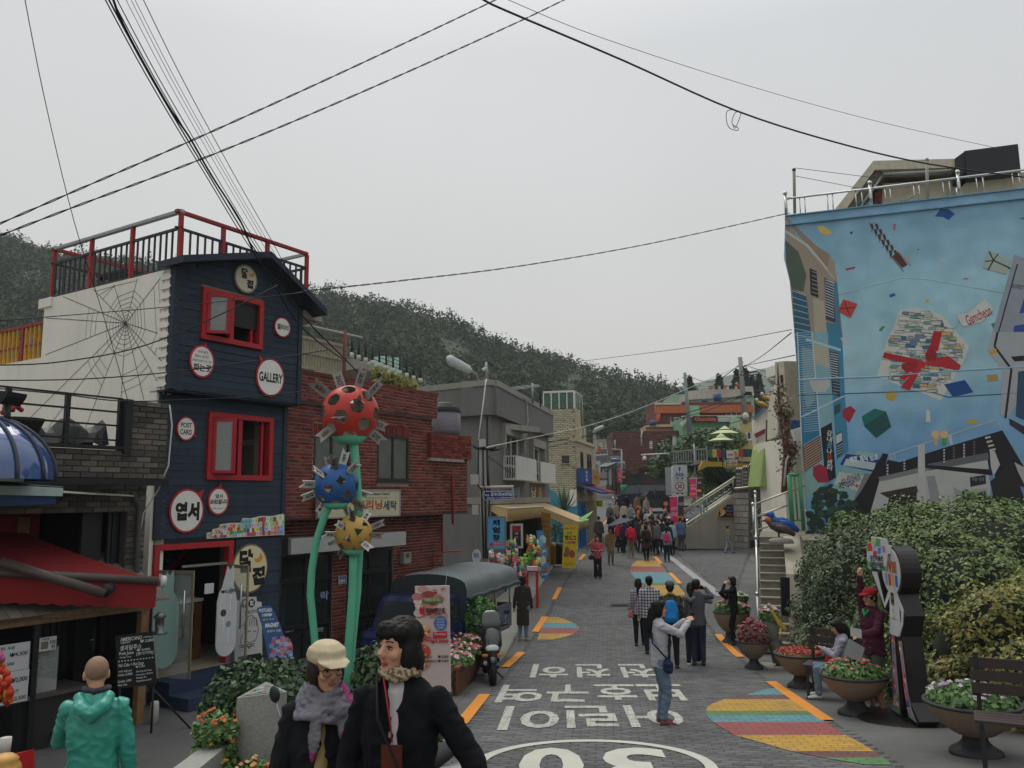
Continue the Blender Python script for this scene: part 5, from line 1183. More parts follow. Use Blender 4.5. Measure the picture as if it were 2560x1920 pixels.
def banner(name,label,P4,Y,a,face,fn,cat='banner'):
 q=Pl(P4[3][0],P4[3][1],Y,a);t_=tg_(name,label,cat,q.at(*P4[3]));b=B();b.pr(q,up_(q,P4),-.03,0,M('ban_'+face,face,ro=.7,n=.06));b.o('panel',t_);b=B();fn(b,q);b.o('print',t_);return t_,q
def hd(b,q):
 tx(b,q,'Miss 핫도그',*Z3(1455,930),*Z3(1615,962),.003,'4a3a28',bold=.01);tx(b,q,'수제',*Z3(1478,990),*Z3(1545,1030),.003,'3a6a9a',bold=.03);tx(b,q,'핫도그',*Z3(1450,1040),*Z3(1605,1110),.003,'23272e',bold=.04);tx(b,q,'2,000₩',*Z3(1448,1120),*Z3(1600,1165),.003,'9a2a6a',bold=.04);tx(b,q,'핫도그',*Z3(1440,1415),*Z3(1600,1460),.003,'b08a2a',bold=.04)
 for x,y,rx,ry,c in((1480,1270,30,70,'8a5a3a'),(1550,1300,40,50,'9a4a32'),(1510,1250,18,40,'b98a5a'),(1555,1290,16,22,'d8c8a8'),(1455,1310,20,30,'7a4a3a')):
  u,v=q.uv(*Z3(x,y));s_=1/5.53/2050*33;b.fl(q,ci(u,v,rx*s_,ry*s_,16),.004+.0005*rx/20,PT,c)
banner('hotdog_banner','tall yellow banner advertising hot dogs on the kerb',[Z3(1437,895),Z3(1637,900),Z3(1600,1500),Z3(1408,1485)],31.3,96,'c9ac1e',hd)
def mn(b,q):
 for k in range(9):tx(b,q,['아이스크림','츄러스','소떡소떡','커피','핫바','붕어빵','어묵','음료수','감자'][k],*Z3(1128,835+k*68),*Z3(1225,865+k*68),.003,'3f2a16',bold=.02)
banner('menu_board','tall ochre menu board between toy shop and hot dog banner',[Z3(1110,720),Z3(1252,735),Z3(1252,1480),Z3(1190,1470)],32.5,100,'8f6a2c',mn,'sign')
def bl(b,q):
 rr=random.Random(2)
 for k in range(26):
  x,y=1075+rr.random()*90,1000+rr.random()*560;x+=(y-1000)*.09;u,v=q.uv(*Z3(x,y));s_=.05+.08*rr.random();b.fl(q,ci(u,v,s_,s_*1.3,10),.003+.0003*k,PT,rr.choice(['6fb0c8','2f6a9a','c9c2a8','9fc8d0','4a88b8','a8583a']))
 tx(b,q,'초상화',*Z3(1125,1560),*Z3(1210,1600),.015,'c8d8e0',bold=.02)
banner('picture_board','leaning tall blue picture board beside the toy racks',[Z3(1055,975),Z3(1150,975),Z3(1220,1640),Z3(1125,1640)],28.6,96,'3f7fb0',bl,'sign')
def toyrack(name,label,x0,x1,y0,y1,Y,n,cols,seed,cat='toy rack',stuffn='toy'):
 t_=tg_(name,label,cat,Vc((at((x0+x1)/2,y1,Y).x,Y,at(x0,y1,Y).z)));rs=np.random.RandomState(seed);b=B();p0=at((x0+x1)/2,y1,Y);p1=at((x0+x1)/2,y0,Y);b.tu([p0,Vc((p0.x,p0.y,p1.z))],.02,GV,6);b.tu([at(x0,y0+8,Y),at(x1,y0+8,Y)],.012,GV,5);b.tu([at(x0,(y0+y1)/2,Y),at(x1,(y0+y1)/2,Y)],.012,GV,5);b.o('stand',t_)
 for k in range(n):
  c=cols[k%len(cols)];b=B();p=at(x0+(x1-x0)*rs.rand(),y0+(y1-y0)*(rs.rand()**.9),Y-.05-.3*rs.rand());k_=rs.randint(4);s_=.06+.05*rs.rand()
  m=M('toy_'+c,c,ro=.35,n=.08)
  if k_==0:b.ball(p,s_*.8,m,10,7,sx=1,sy=.7,sz=1.2)
  elif k_==1:b.ball(p,s_*.6,m,8,6);b.ball(p+Vc((0,0,s_*.9)),s_*.45,m,8,6);b.ball(p-Vc((0,0,s_*.8)),s_*.5,m,8,6,sx=1.4)
  elif k_==2:b.tu([p,p+Vc((s_*.6,0,-s_*1.8))],[s_*.25,s_*.45],m,7)
  else:b.hexa([p+Vc(q)*s_ for q in((-.6,-.2,-.9),(.6,-.2,-.9),(.6,.2,-.9),(-.6,.2,-.9),(-.7,-.2,.7),(.7,-.2,.7),(.7,.2,.7),(-.7,.2,.7))],m)
  b.o(stuffn,t_)
 return t_
mixc=['b5453a','d0c050','4f9a4a','c7c2b8','3f6fa8','c77a3a','8a3f7a','d9d4c8','5aa8a0','c75a7a','2c2c30','7ab04a']
tl=lambda a,b_:(Z3(a,0)[0],Z3(b_,0)[0])
toyrack('toy_rack','crowded rack of small hanging toys under the blue syllable sign',*tl(640,790),Z3(0,1110)[1],Z3(0,1400)[1],25.2,46,mixc,1)
toyrack('toy_rack','rack hung with green and yellow fruit toys by the blue board',*tl(930,1090),Z3(0,1060)[1],Z3(0,1500)[1],27.6,60,['4f9a3a','d0b850','7ab04a','c7a040','d9d4c8','8a4f2a','c75a4a','3f7f3a'],2)
toyrack('toy_rack','low rack of bags and dolls left of the red stool',*tl(680,900),Z3(0,1300)[1],Z3(0,1640)[1],24.6,60,mixc,3)
toyrack('keyring_rack','small rack of key rings in front of the grey shop wall',*tl(400,620),Z3(0,1290)[1],Z3(0,1420)[1],24.8,30,['c7c2b8','8a8f96','b5453a','d9d4c8'],4)
t_=tg_('plastic_stool','red plastic stool stacked with a price box beside toy rack','stool',Vc((at(1328,1447,26.5).x,26.5,gz(1,26.5)+.09)))
q=Pl(1328,1440,26.4,95);b=B();u0,u1=q.U(*Z3(905,1600)),q.U(*Z3(1075,1600));v1=q.V(*Z3(990,1530));zb=gz(1,26.5)
b.pb(q,u0+.03,u1-.03,v1-.05,v1,-.35,0,M('red_plastic'))
b.o('seat',t_)
for(ua,ub)in((u0,u0+.07),(u1-.07,u1)):
 for dd in(-.35,-.06):b=B();b.pb(q,ua,ub,zb,v1-.05,dd,dd+.06,M('red_plastic'));b.o('leg',t_)
b=B();b.pb(q,u0+.05,u1,v1,v1+.12,-.3,.02,M('tag_white','b9a8b0'));b.o('box',t_)
sign('door_poster','black and red drink poster in a white frame at grey shop door',Pl(*Z3(790,1100),27.5,95),(*Z3(722,910),*Z3(842,1190)),-.03,0,'1d1a1c',[(None,.02,.98,.72,.98,'8a1f26',0),('커피',.3,.7,.55,.68,'b0a8a0',.03),('한잔',.3,.7,.38,.5,'8a8078',.03)],'a9a9a6',rimw=.07)
lp=at(1196,950,30);t_=tg_('street_lamp','grey cobra head street lamp rising above the grey house roof','street lamp',at(1196,1000,30));b=B();b.tu([at(1196,1000,30),lp,at(1190,936,29.7),at(1172,922,29.2)],.045,GV,8);b.o('arm',t_)
b=B();h0,h1=at(1178,927,29.3),at(1118,897,27.8);b.tu([h0,h0.lerp(h1,.1),h0.lerp(h1,.85),h1],[(.05,.05),(.1,.16),(.12,.2),(.05,.1)],M('lamp_housing','a9b0af',ro=.4,metal=.3),12);b.o('head',t_)
b=B();b.tu([h0.lerp(h1,.35)-Vc((0,0,.09)),h0.lerp(h1,.9)-Vc((0,0,.1))],[(.1,.04),(.1,.04)],M('lamp_lens','d2d6d2',ro=.2),8);b.o('lens',t_)
t_=tg_('roof_antenna','thin mast with insulators standing on the grey house corner','mast',at(1217,948,28));b=B();b.tu([at(1217,948,28),at(1216,905,28)],.05,GV,8);b.o('mast',t_)
b=B();b.tu([at(1220,902,28),at(1226,910,28),at(1233,914,28)],.035,BK,6);b.tu([at(1206,925,28),at(1215,920,28)],.05,M('white_cap'),6);b.tu([at(1213,908,28),at(1216,945,28)],.015,CABW,5);b.o('insulator',t_)
t_=tg_('clothes_line','row of steel wires on posts above the grey house roof','clothes line',at(1330,1000,32))
for x,y0,y1,c in((1332,1008,958,GV),(1351,1018,962,BK)):b=B();b.tu([at(x,y0,32),at(x-1,y1,32)],.05 if x<1340 else.03,c,6);b.o('post',t_)
for k in range(3):b=B();b.tu([at(1268+k*4,970+k*3,29),at(1345+k*4,961+k*2,33)],.012,GV,4);b.o('wire',t_)
# -------- cream brick house and shops
CY=44.0;CR_,CL_=Pl(1439,1104,CY,15),Pl(1439,1104,CY,104);cg=gz(3,44)-.1
cream=tg_('cream_house','pale cream brick house with glass railed roof at the street corner','building',CR_.p(0,cg))
CB_=M('cream_brick','b5ad93',ro=.85,kind='bits',col2=['ada58b','c0b89e','b8b096','a69e84'],n=.1,ns=5);CMo=M('cream_mortar','7d755f',ro=.95)
u1=CL_.U(1360,1100);vt_=CR_.V(1439,1022);vm_=CR_.V(1439,1103);ur=CR_.U(1486,1130);ub=CR_.U(1452,1050)
hw=[ho(CL_,*Z2(1418,1030),*Z2(1485,1108))];hr=[ho(CR_,*Z2(1590,998),*Z2(1620,1145)),ho(CR_,*Z2(1648,1020),*Z2(1695,1150))]
b=B();wc_(b,CL_,u1,-.0,cg,vt_,-.3,-.02,CMo,hw);wc_(b,CR_,0,ur,cg,vm_,-.3,-.02,CMo,hr);b.pb(CR_,0,ub,vm_+.001,vt_,-2.4,-.02,CMo);b.o('wall',cream)
for pl_,P_,hh in((CL_,[(u1,cg+2),(0,cg+2),(0,vt_),(u1,vt_)],hw),(CR_,[(0,cg+2.6),(ur,cg+2.6),(ur,vm_),(0,vm_)],hr),(CR_,[(0,vm_),(ub,vm_),(ub,vt_),(0,vt_)],[])):
 pieces(cream,pl_.off(-.02),[P_],hh,.26,.1,.02,.02,CB_,limit=0)
for pl_,h in((CL_,hw[0]),(CR_,hr[0]),(CR_,hr[1])):window(cream,pl_,h,fw=.06,fm=M('bronze_frame'),cols=2,d=-.06)
b=B();b.pb(CR_,-.05,ur+.1,vm_,vm_+.15,-.3,.1,M('cream_band','a8a088'));b.pb(CR_,-.0,ur+.1,vm_+.15,vm_+1.2,-2,-.5,M('cream_band'));b.o('cornice',cream)
b=B();b.pb(CL_,u1,0,vt_+.9,vt_+1.0,-.1,0,ST);b.pb(CR_,0,ub+.9,vt_+.9,vt_+1.0,-.1,0,ST)
for u in np.linspace(u1,0,5):b.pb(CL_,u-.03,u+.03,vt_,vt_+.9,-.08,-.02,ST)
for u in np.linspace(0,ub+.9,4):b.pb(CR_,u-.03,u+.03,vt_-1.5*(u>ub),vt_+.9,-.08,-.02,ST)
b.o('roof_rail',cream)
b=B();b.pb(CL_,u1,-.02,vt_+.05,vt_+.85,-.06,-.05,glassmat('green_glass',.5,'3f6a5c'));b.pb(CR_,0,ub+.9,vt_+.05,vt_+.85,-.06,-.05,glassmat('green_glass'));b.o('glass_panel',cream)
sign('blue_shop_sign','blue shop sign with white upright lettering on cream house',CR_,(1441,1174,1468,1207),.05,.25,'213f7a',[('미',.42,.6,.66,.9,'c0c8d8',.03),('숙',.42,.6,.4,.62,'c0c8d8',.03),('집',.42,.6,.14,.36,'c0c8d8',.03)],'2a4a80')
sign('ochre_shop_sign','ochre shop sign next to the blue sign on cream house',CR_,(1470,1179,1488,1210),.05,.25,'a87a2a',[('국수',.2,.8,.35,.7,'5a3a1a',.03)],'8a8f90')
for x0,x1,c,lb in((1441,1462,'1f3a78','small blue awning over the turquoise shop door'),(1464,1484,'7c2730','small maroon awning beyond the blue awning')):
 a,c_=CR_.U(x0,1215),CR_.U(x1,1220);v_=CR_.V(x0,1212);t_=tg_('small_awning',lb,'awning',CR_.p(a,v_-.5,.8));b=B();b.hexa([CR_.p(a,v_-.05,0),CR_.p(c_,v_-.05,0),CR_.p(c_,v_-.5,1.3),CR_.p(a,v_-.5,1.3),CR_.p(a,v_,0),CR_.p(c_,v_,0),CR_.p(c_,v_-.4,1.3),CR_.p(a,v_-.4,1.3)],M('cloth_'+c,c,ro=.8));b.o('canvas',t_)
b=B();TQ=M('turquoise_wall','3f86a0',ro=.7,n=.12,stain=.2);b.pb(CR_,.1,2.6,cg,cg+2.4,-.01,.05,TQ);b.pb(CL_,u1,.02,cg,cg+1.9,0,.05,TQ);b.o('turquoise_front',cream)
b=B();b.pr(CL_.off(.4),up_(CL_.off(.4),[Z2(1300,1330),Z2(1340,1360),Z2(1420,1440),Z2(1450,1500),Z2(1560,1495),Z2(1560,1700),Z2(1300,1700)]),-.15,0,TQ);b.o('garden_wall',label='turquoise garden wall with a sweeping white edge below cream house',cat='wall')
for k in range(4):b=B();b.pb(CR_,.25+k*.5,.33+k*.5,cg,cg+2.5,.06,.14,M('bright_blue','2a6aa8',ro=.5));b.o('door_frame',cream)
b=B();b.pb(CR_,.35,.75,cg+.05,cg+2.3,.055,.07,GLASS);b.pb(CR_,.85,1.7,cg+.05,cg+2.3,.055,.07,GLASS);b.o('door_glass',cream)
b=B();b.pb(CL_,-.35,-.0,cg,cg+3.2,.0,.12,M('white_plaster'));b.o('white_pier',cream)
sign('yellow_pole_sign','square lime yellow sign standing outside the cream house shops',Pl(*Z2(1760,1470),50,98),(*Z2(1730,1440),*Z2(1795,1500)),-.1,0,'b5b828',[('분식',.15,.85,.5,.9,'3a5a2a',.03),('튀김',.15,.85,.1,.45,'3a5a2a',.03)])
def shrub(name,label,base,blobs,n,size,cols,seed,trunk=None,cat='shrub',group=None,aspect=1.6,ro=.55):
 t_=tg_(name,label,cat,base,group=group);rs=np.random.RandomState(seed);P,N=blobpts(n,[((base[0]+c[0],base[1]+c[1],base[2]+c[2]),r_)for c,r_ in blobs],rs,.7)
 leaves('foliage',t_,P,N,size,leafmat('leaf_'+'_'.join(cols),cols,ro),.55,kind='stuff',aspect=aspect)
 b=B();zt=max(c[2]for c,r_ in blobs);b.tu([base,(base[0]+.02,base[1],base[2]+zt)],trunk or.04,M('bark','4a3a2c',ro=.9,n=.3,bm_=.5),6)
 for c,r_ in blobs:b.tu([(base[0],base[1],base[2]+min(.3,c[2]*.4)),(base[0]+c[0],base[1]+c[1],base[2]+c[2])],(trunk or.04)*.5,M('bark'),5)
 b.o('stem',t_);return t_
p=gnd(1388,1395);shrub('evergreen_shrub','rounded dark evergreen shrub behind the hot dog banner',(p.x,p.y,p.z+.1),[((0,0,.9),(.42,.4,.55)),((0,0,1.5),(.38,.36,.5)),((.55,.1,.8),(.35,.35,.5))],1500,.05,['2c4a2a','395a30','243f26'],2)
t_=tg_('agave_plant','large agave with pointed blades by the turquoise wall','plant',at(*Z2(1440,1540),41))
for k in range(9):
 b=B();a=-1.2+k*.3;p0=at(*Z2(1440,1545),41);tip=p0+Vc((math.sin(a)*1.0,-.3+.1*(k%3),math.cos(a)*1.35));m_=p0.lerp(tip,.45)+Vc((math.sin(a)*.12,0,0));b.tu([p0,m_,tip],[(.06,.02),(.13,.02),(.005,.003)],M('agave','4f6a58',ro=.5,n=.1),6);b.o('blade',t_)
for nm,x,c,lb in(('waste_bin',1384,'9a7a22','yellow waste bin standing under the ochre menu board'),('waste_bin',1398,'1f2124','black waste bin beside the hot dog banner')):
 p=gnd(x,1416);t_=tg_(nm,lb,'bin',p);b=B();b.lathe(p+Vc((0,0,.09)),[(0,0),(.2,0),(.24,.75),(.25,.78),(.22,.8)],M('bin_'+c,c,ro=.4),16);b.o('body',t_);b=B();b.lathe(p+Vc((0,0,.09)),[(.25,.78),(.2,.9),(0,.94)],M('bin_'+c,c),16);b.o('lid',t_)
def umbrella(name,label,top,r_,h,m,pm,n=8,cat='umbrella',tilt=0):
 t_=tg_(name,label,cat,(top.x,top.y,top.z-h));b=B();V=[top]
 for k in range(n):
  a=2*math.pi*k/n;V.append(top+Vc((r_*math.cos(a),r_*math.sin(a),-r_*.38+tilt*math.cos(a)*r_)))
 b.add(V,[(0,1+k,1+(k+1)%n)for k in range(n)],m);b.o('canopy',t_);b=B();b.tu([top-Vc((0,0,h)),top+Vc((0,0,.08))],.02,pm,6);b.o('pole',t_);return t_
umbrella('parasol','small light green umbrella tipped beside the hot dog banner',at(*Z3(1660,800),34),.55,1.0,M('lime_cloth','7fc06a',ro=.6),BK,tilt=.9)
# -------- the far end of the street
def house(name,label,px,Y,a,y_base,dp,m,cat='building',wins=(),wf=None,bands=(),group=None):
 """a block with its face on a plane: px = (x0, x1, ytop) ; y_base = world z of the foot"""
 x0,x1,yt=px;q=Pl(x0,yt,Y,a);u1=q.U(x1,yt);vt=q.V(x0,yt);t_=tg_(name,label,cat,q.p(u1/2,y_base),group=group);hs=[ho(q,*w_[:4])for w_ in wins]
 b=B();wc_(b,q,0,u1,y_base,vt,-.3,0,m,hs);b.pb(q,0,.3,y_base,vt-.002,-dp,-.301,m);b.pb(q,u1-.3,u1,y_base,vt-.002,-dp,-.301,m);b.pb(q,.3,u1-.3,vt-.3,vt-.003,-dp,-.301,m);b.o('wall',t_)
 for h,w_ in zip(hs,wins):window(t_,q,h,fw=.09,fm=wf,cols=w_[4]if len(w_)>4 else 2,d=-.08)
 for(xa,ya,xb,yb,d,mm)in bands:
  b=B();b.pb(q,q.U(xa,(ya+yb)/2),q.U(xb,(ya+yb)/2),q.V((xa+xb)/2,yb),q.V((xa+xb)/2,ya),0,d,mm);b.o('band',t_)
 return t_,q
WF=M('white_frame','cfcfc9')
DBR=M('dark_brown_brick','5f3d36',ro=.9,kind='bits',col2=['54362f','66433a','5c3b35'],n=.12,ns=3)
t_,q=house('brown_brick_house','long windowless dark brown brick house at the end of street',(1531,1698,1079),84,92,3.2,8,DBR,wins=[(1658,1104,1681,1128),(1624,1102,1631,1110,1),(1624,1112,1631,1120,1)],wf=WF)
pieces(t_,q,[[(0,4),(q.U(1698,1100),4),(q.U(1698,1100),q.V(1600,1079)),(0,q.V(1600,1079))]],[ho(q,1655,1102,1684,1130),ho(q,1622,1100,1633,1121)],.5,.16,.02,.02,DBR,limit=0,name='brick')
b=B();b.tu([q.at(1605,1078,.1),q.at(1603,1090,.1),q.at(1604,1115,.1)],.08,CABW,5);b.tu([q.at(1537,1100,.1),q.at(1538,1130,.1)],.08,GV,5);b.o('cable',t_)
t_=tg_('souvenir_hall','low dark brown gabled hall with white Korean lettering','building',at(1630,1230,80));q=Pl(1630,1200,79.5,92);b=B()
b.pr(q,up_(q,[(1588,1250),(1588,1184),(1634,1167),(1672,1178),(1672,1250)]),-4,0,M('hall_wood','3a2c27',ro=.8,n=.15,ns=3));b.o('wall',t_)
for(p0,p1)in(((1577,1176),(1634,1163)),((1634,1163),(1676,1177))):
 b=B();a,c=q.uv(*p0),q.uv(*p1);P=[q.p(a[0],a[1],.7),q.p(c[0],c[1],.7),q.p(c[0],c[1],-4),q.p(a[0],a[1],-4)];b.hexa(P+[p+Vc((0,0,.25))for p in P],M('hall_roof','5a3a33',ro=.8));b.o('roof',t_)
b=B();b.pr(q,up_(q,[(1575,1180),(1588,1172),(1596,1179),(1592,1184),(1578,1188)]),.2,.6,M('hall_roof'));tx(b,q,'관광기념품',*ZK(1290,925),*ZK(1530,970),.02,'b5b0a8',bold=.03);tx(b,q,'감천마을',*ZK(1380,880),*ZK(1495,905),.02,'8f8a82',bold=.03);b.pb(q,q.U(*ZK(1215,940)),q.U(*ZK(1270,940)),q.V(*ZK(1240,968)),q.V(*ZK(1240,925)),.0,.03,M('hall_plate','aaa59c'));b.o('lettering',t_)
b=B();b.pb(q,q.U(*ZK(870,1000)),q.U(*ZK(1100,1000)),q.V(*ZK(1000,1200)),q.V(*ZK(1000,985)),0,.1,M('green_dark_glass','1f3a34',ro=.2));b.o('door',t_)
MG=M('mint_green','86ab8d',ro=.85,n=.1,ns=1,stain=.3);OR_=M('orange_band','a8603a',ro=.8,n=.1,stain=.3);RB2=M('dull_red_brick','6b3a34',ro=.9,n=.18,ns=3);WG=M('weathered_white','b5b3a4',ro=.85,n=.1,ns=1,stain=.35)
t_,q=house('mint_house','pale green and white weathered house with blue tanks on top',(1686,1884,986),96,88,9,6,MG)
b=B();b.pr(q,up_(q,[(1682,1014),(1698,998),(1722,978),(1880,966),(1884,990),(1722,1000)]),.0,.3,WG);b.o('roof_slope',t_)
t_,q=house('orange_house','house with an orange roof band above dull red brick',(1640,1878,1006),90,88,7,6,RB2,wins=[(1676,1043,1700,1061),(1815,1026,1855,1041,3)],wf=WF,bands=[(1636,1014,1880,1033,.5,OR_),(1636,1008,1700,1013,.6,WG),(1722,1016,1745,1040,.6,MG)])
b=B();b.tu([q.at(1645,1034,.3),q.at(1642,1055,.3)],.25,OR_,8);b.o('chimney',t_)
t_,q=house('green_house','green house with dark roof signboard reading Chocolate',(1706,1880,1044),82,88,6,5,M('sage_green','6f9a78',ro=.85,n=.1,ns=1,stain=.3),wins=[(1762,1075,1803,1089,3)],wf=WF,bands=[(1703,1040,1868,1044,.6,WG)])
t2=sign('chocolate_sign','dark roof sign with orange script reading Chocolate',q,(1728,1042,1788,1057),.6,.8,'2a1f1f',[('Chocolate',.06,.94,.2,.8,'c85a35',.03)]);sign('blank_sign','pale blank strip sign right of the Chocolate sign',q,(1790,1045,1822,1056),.6,.7,'a7aaa8',[])
b=B();b.pr(q,up_(q,[(1697,1062),(1717,1040),(1722,1045),(1702,1070)]),.1,.5,WG);b.pr(q,up_(q,[(1822,1045),(1840,1047),(1862,1062),(1850,1092),(1815,1092)]),.3,1.2,M('sage_light','93b594',ro=.85));b.pr(q,up_(q,[(1838,1046),(1868,1043),(1868,1056),(1850,1056)]),.4,1.3,M('grey_tile','65605c'));b.o('gable',t_)
t_,q=house('peach_house','low peach coloured house beside the brown brick house',(1614,1706,1064),86.5,90,6,4,M('peach_wall','a98a78',ro=.85),bands=[(1612,1062,1700,1068,.4,M('pale_yellow','b3ad86'))])
BLT=M('blue_tank','2c4a7c',ro=.5)
for(x0,y0,x1,y1,Y,lb)in((1784,983,1804,1003,94,'tall blue water tank on the pale green roof'),(1755,996,1769,1006,94,'small pale blue box tank beside the tall blue tank'),(1624,1051,1641,1063,86,'blue water tank on the low roof left of orange house')):
 p=at((x0+x1)/2,y1,Y);r_=(x1-x0)/2/2050*Y;h_=(y1-y0)/2050*Y;t_=tg_('water_tank',lb,'water tank',p);b=B();b.lathe(p,[(0,0),(r_,0),(r_,h_*.85),(r_*.5,h_*.95),(r_*.3,h_*1.05),(0,h_*1.05)],BLT,16);b.o('tank',t_)
t_=tg_('washing_line','clothes line hung with dark and orange washing on the roof','washing line',at(1810,985,95));b=B();b.tu([at(1770,966,95),at(1860,964,95)],.05,CABB,4);b.o('line',t_)
for k,c in enumerate(('b5583a','8a8f90','23252a','b5a59a','23252a','c7704a','b9b5ac','1f2226','2a2a2e','a9a6a0','3a3030','8a4a3a')):
 b=B();x=1774+k*7;qq=Pl(x,966,95,90);b.pb(qq,0,.27,qq.V(x,973),qq.V(x,966),-.05,.05,M('wash_'+c,c));b.o('garment',t_)
CRM=M('cream_wall','b8a878',ro=.85,n=.1,stain=.3)
house('cream_terrace','narrow cream yellow house on the slope under white roofs',(1848,1893,1056),56,104,1.5,4,CRM,wins=[(1866,1078,1880,1100,1)])
house('pink_terrace','pale pink narrow house behind the cafe umbrellas',(1832,1858,1074),60,102,1.5,4,M('pink_wall','b08f88',ro=.85))
t_,q=house('white_terrace','white wedge roofed house with maroon awning on the slope',(1880,1912,1050),50,106,1.2,4,WHITEW,wins=[(1890,1085,1897,1112,1)])
b=B();b.pr(q,up_(q,[(1884,1046),(1930,1004),(1936,1020),(1912,1075),(1885,1085)]),-.5,.35,WHITEW);b.pr(q,up_(q,[(1884,1046),(1930,1002),(1931,1008),(1886,1052)]),.3,.8,M('blue_edge','5a708c'));b.pr(q,up_(q,[(1886,1088),(1912,1074),(1912,1084),(1890,1096)]),.36,.9,M('maroon_cloth','7a2a30'));b.o('roof',t_)
q1,q2=Pl(1966,1000,29,128),Pl(1966,1000,29,82);t_=tg_('white_tower_house','tall off white block with one dark slot window','building',q2.p(0,2));vt=q1.V(1966,902);vb_=q1.V(1966,1042);b=B();ul=q1.U(1940,960)
hw_=ho(q1,1950.5,937,1958.5,967);wc_(b,q1,ul,-.01,1.5,vt-.0,-.2,0,M('off_white','c3bfae',ro=.85,stain=.3),[hw_]);b.pb(q2,0,1.2,1.5,vt,-.2,0,M('off_white_shade','a9a496',ro=.85,stain=.25));b.pb(q2,.0,1.0,vt-.4,vt-.02,-1.5,-.2,WHITEW);b.o('wall',t_)  # right face takes a darker off white, its shading put into the colour
window(t_,q1,hw_,fw=.04,fm=M('dark_frame'),cols=1,d=-.1)
b=B();P=[(1926,968),(1941,958),(1942,1090),(1915,1100),(1917,1030)];b.pr(q1,up_(q1,P),-.4,-.1,WHITEW);b.o('stepped_wing',t_)
t_,q=house('white_corner_house','white house with barred window beside the mural wall',(1956,2022,1098),26.5,84,2.2,2,WHITEW,wins=[(1989,1144,2004,1177)])
q=Pl(1930,1200,28,88);t_=tg_('green_plaster_house','lime green rounded plaster house with narrow white window','building',q.p(0,2.4));b=B()
LG=M('lime_plaster','92a867',ro=.9,n=.1,ns=2,bm_=.6,bs=12,stain=.15)
P=up_(q,[(1898,1216),(1902,1180),(1905,1150),(1909,1122),(1916,1108),(1928,1102),(1944,1101),(1950,1115),(1955,1150),(1957,1218)]);b.pr(q,P,-1.2,0,LG);b.pr(q,[(u*.98,v)for u,v in P],-.02,.08,LG);b.o('wall',t_)
window(t_,q.off(.12),ho(q.off(.12),1929,1136,1938,1202),fw=.04,cols=1,d=0,back=False)
b=B();b.tu([q.at(1926,1134,.15),q.at(1942,1130,.15)],.06,LG,8);b.o('lintel',t_);window(t_,q.off(.12),ho(q.off(.12),1944,1120,1948,1144),fw=.03,cols=1,d=0,back=False)
t_=tg_('bare_tree','twisted reddish trunk with creeper between green and white houses','tree',at(1962,1228,26));BK2=M('red_bark','6b4236',ro=.9,n=.35,ns=12,bm_=.7)
tr=[at(1963,1232,26),at(1965,1180,26),at(1968,1140,26),at(1962,1095,26),at(1966,1050,26.2),at(1955,1030,26.2),at(1948,1010,26.3),at(1946,960,26.3),at(1944,910,26.3)]
b=B();b.tu(tr,[.13,.12,.12,.1,.07,.05,.05,.035,.015],BK2,10);b.tu([tr[2],at(1980,1110,26),at(1990,1125,26)],[.08,.05,.03],BK2,8);b.tu([tr[3],at(1952,1060,26.2),at(1950,1030,26.2)],[.07,.05,.03],BK2,8);b.tu([tr[4],at(1972,1030,26.3)],[.05,.02],BK2,6);b.o('trunk',t_)
rs=np.random.RandomState(9);P=[];N=[]
for k in range(700):
 f=rs.randint(2,8);p=tr[f-1].lerp(tr[min(f,8)],rs.rand());P.append((p.x+rs.normal()*.14,p.y-.1+rs.normal()*.06,p.z+rs.normal()*.12));N.append((rs.normal(),-1,.3))
for k in range(160):p=at(1985+rs.normal()*5,1125+rs.normal()*8,26);P.append(tuple(p));N.append((rs.normal(),-1,.3))
leaves('creeper',t_,P,N,.06,leafmat('creeper_leaf',['6a5a48','7a4a3e','5a5e42','8a7a66']),kind='stuff')
b=B();b.tu([at(1972,1140,25.8),at(1966,1150,25.8),at(1960,1215,25.8)],.035,CABW,8);b.o('drain_pipe',label='white bent drain pipe running down beside the reddish trunk',cat='pipe')
t_=tg_('lattice_fence','dark wooden lattice fence above the green plaster house','fence',at(1930,1105,31));q=Pl(1930,1080,31,80);LF=M('lattice','57503f',ro=.9)
for k in range(9):b=B();x=1916+k*3.6;b.tu([q.at(x,1082,0),q.at(x+4,1056,0)],.02,LF,4);b.o('slat',t_);b=B();b.tu([q.at(x+4,1082,.03),q.at(x,1056,.03)],.02,LF,4);b.o('slat',t_)
for x in(1916,1932,1947):b=B();b.tu([q.at(x,1112,.03),q.at(x,1050,.03)],.045,LF,6);b.o('post',t_)
t_=tg_('roof_tank','grey corrugated cylinder tank on the roof right of fence','water tank',at(1962,1095,29));b=B();p=at(1962,1105,29);b.lathe(p,[(0,0),(.18,0),(.18,.25),(.19,.26),(.18,.27),(.18,.5),(.19,.51),(.18,.52),(.18,.8),(0,.84)],M('tank_grey2','5f646b',ro=.5),16);b.o('tank',t_)
t_=tg_('tarpaulin','blue tarpaulin heap above a white curved panel by the mural','tarpaulin',at(1990,1072,25));b=B();rs=np.random.RandomState(1);V=[]
for j in range(5):
 for i in range(8):V.append(tuple(at(1978+i*3.2,1050+j*6+rs.rand()*3,25+.05*rs.rand())))
b.add(V,[(j*8+i,j*8+i+1,(j+1)*8+i+1,(j+1)*8+i)for j in range(4)for i in range(7)],M('tarp_blue','2f5a8a',ro=.5));b.o('sheet',t_)
b=B();q=Pl(1990,1090,24.6,85);b.pr(q,up_(q,[(1980,1075),(2002,1068),(2003,1098),(1988,1102)]),-.1,0,WHITEW);b.o('roof_sheet',label='white curved sheet leaning under the blue tarpaulin',cat='sheet')
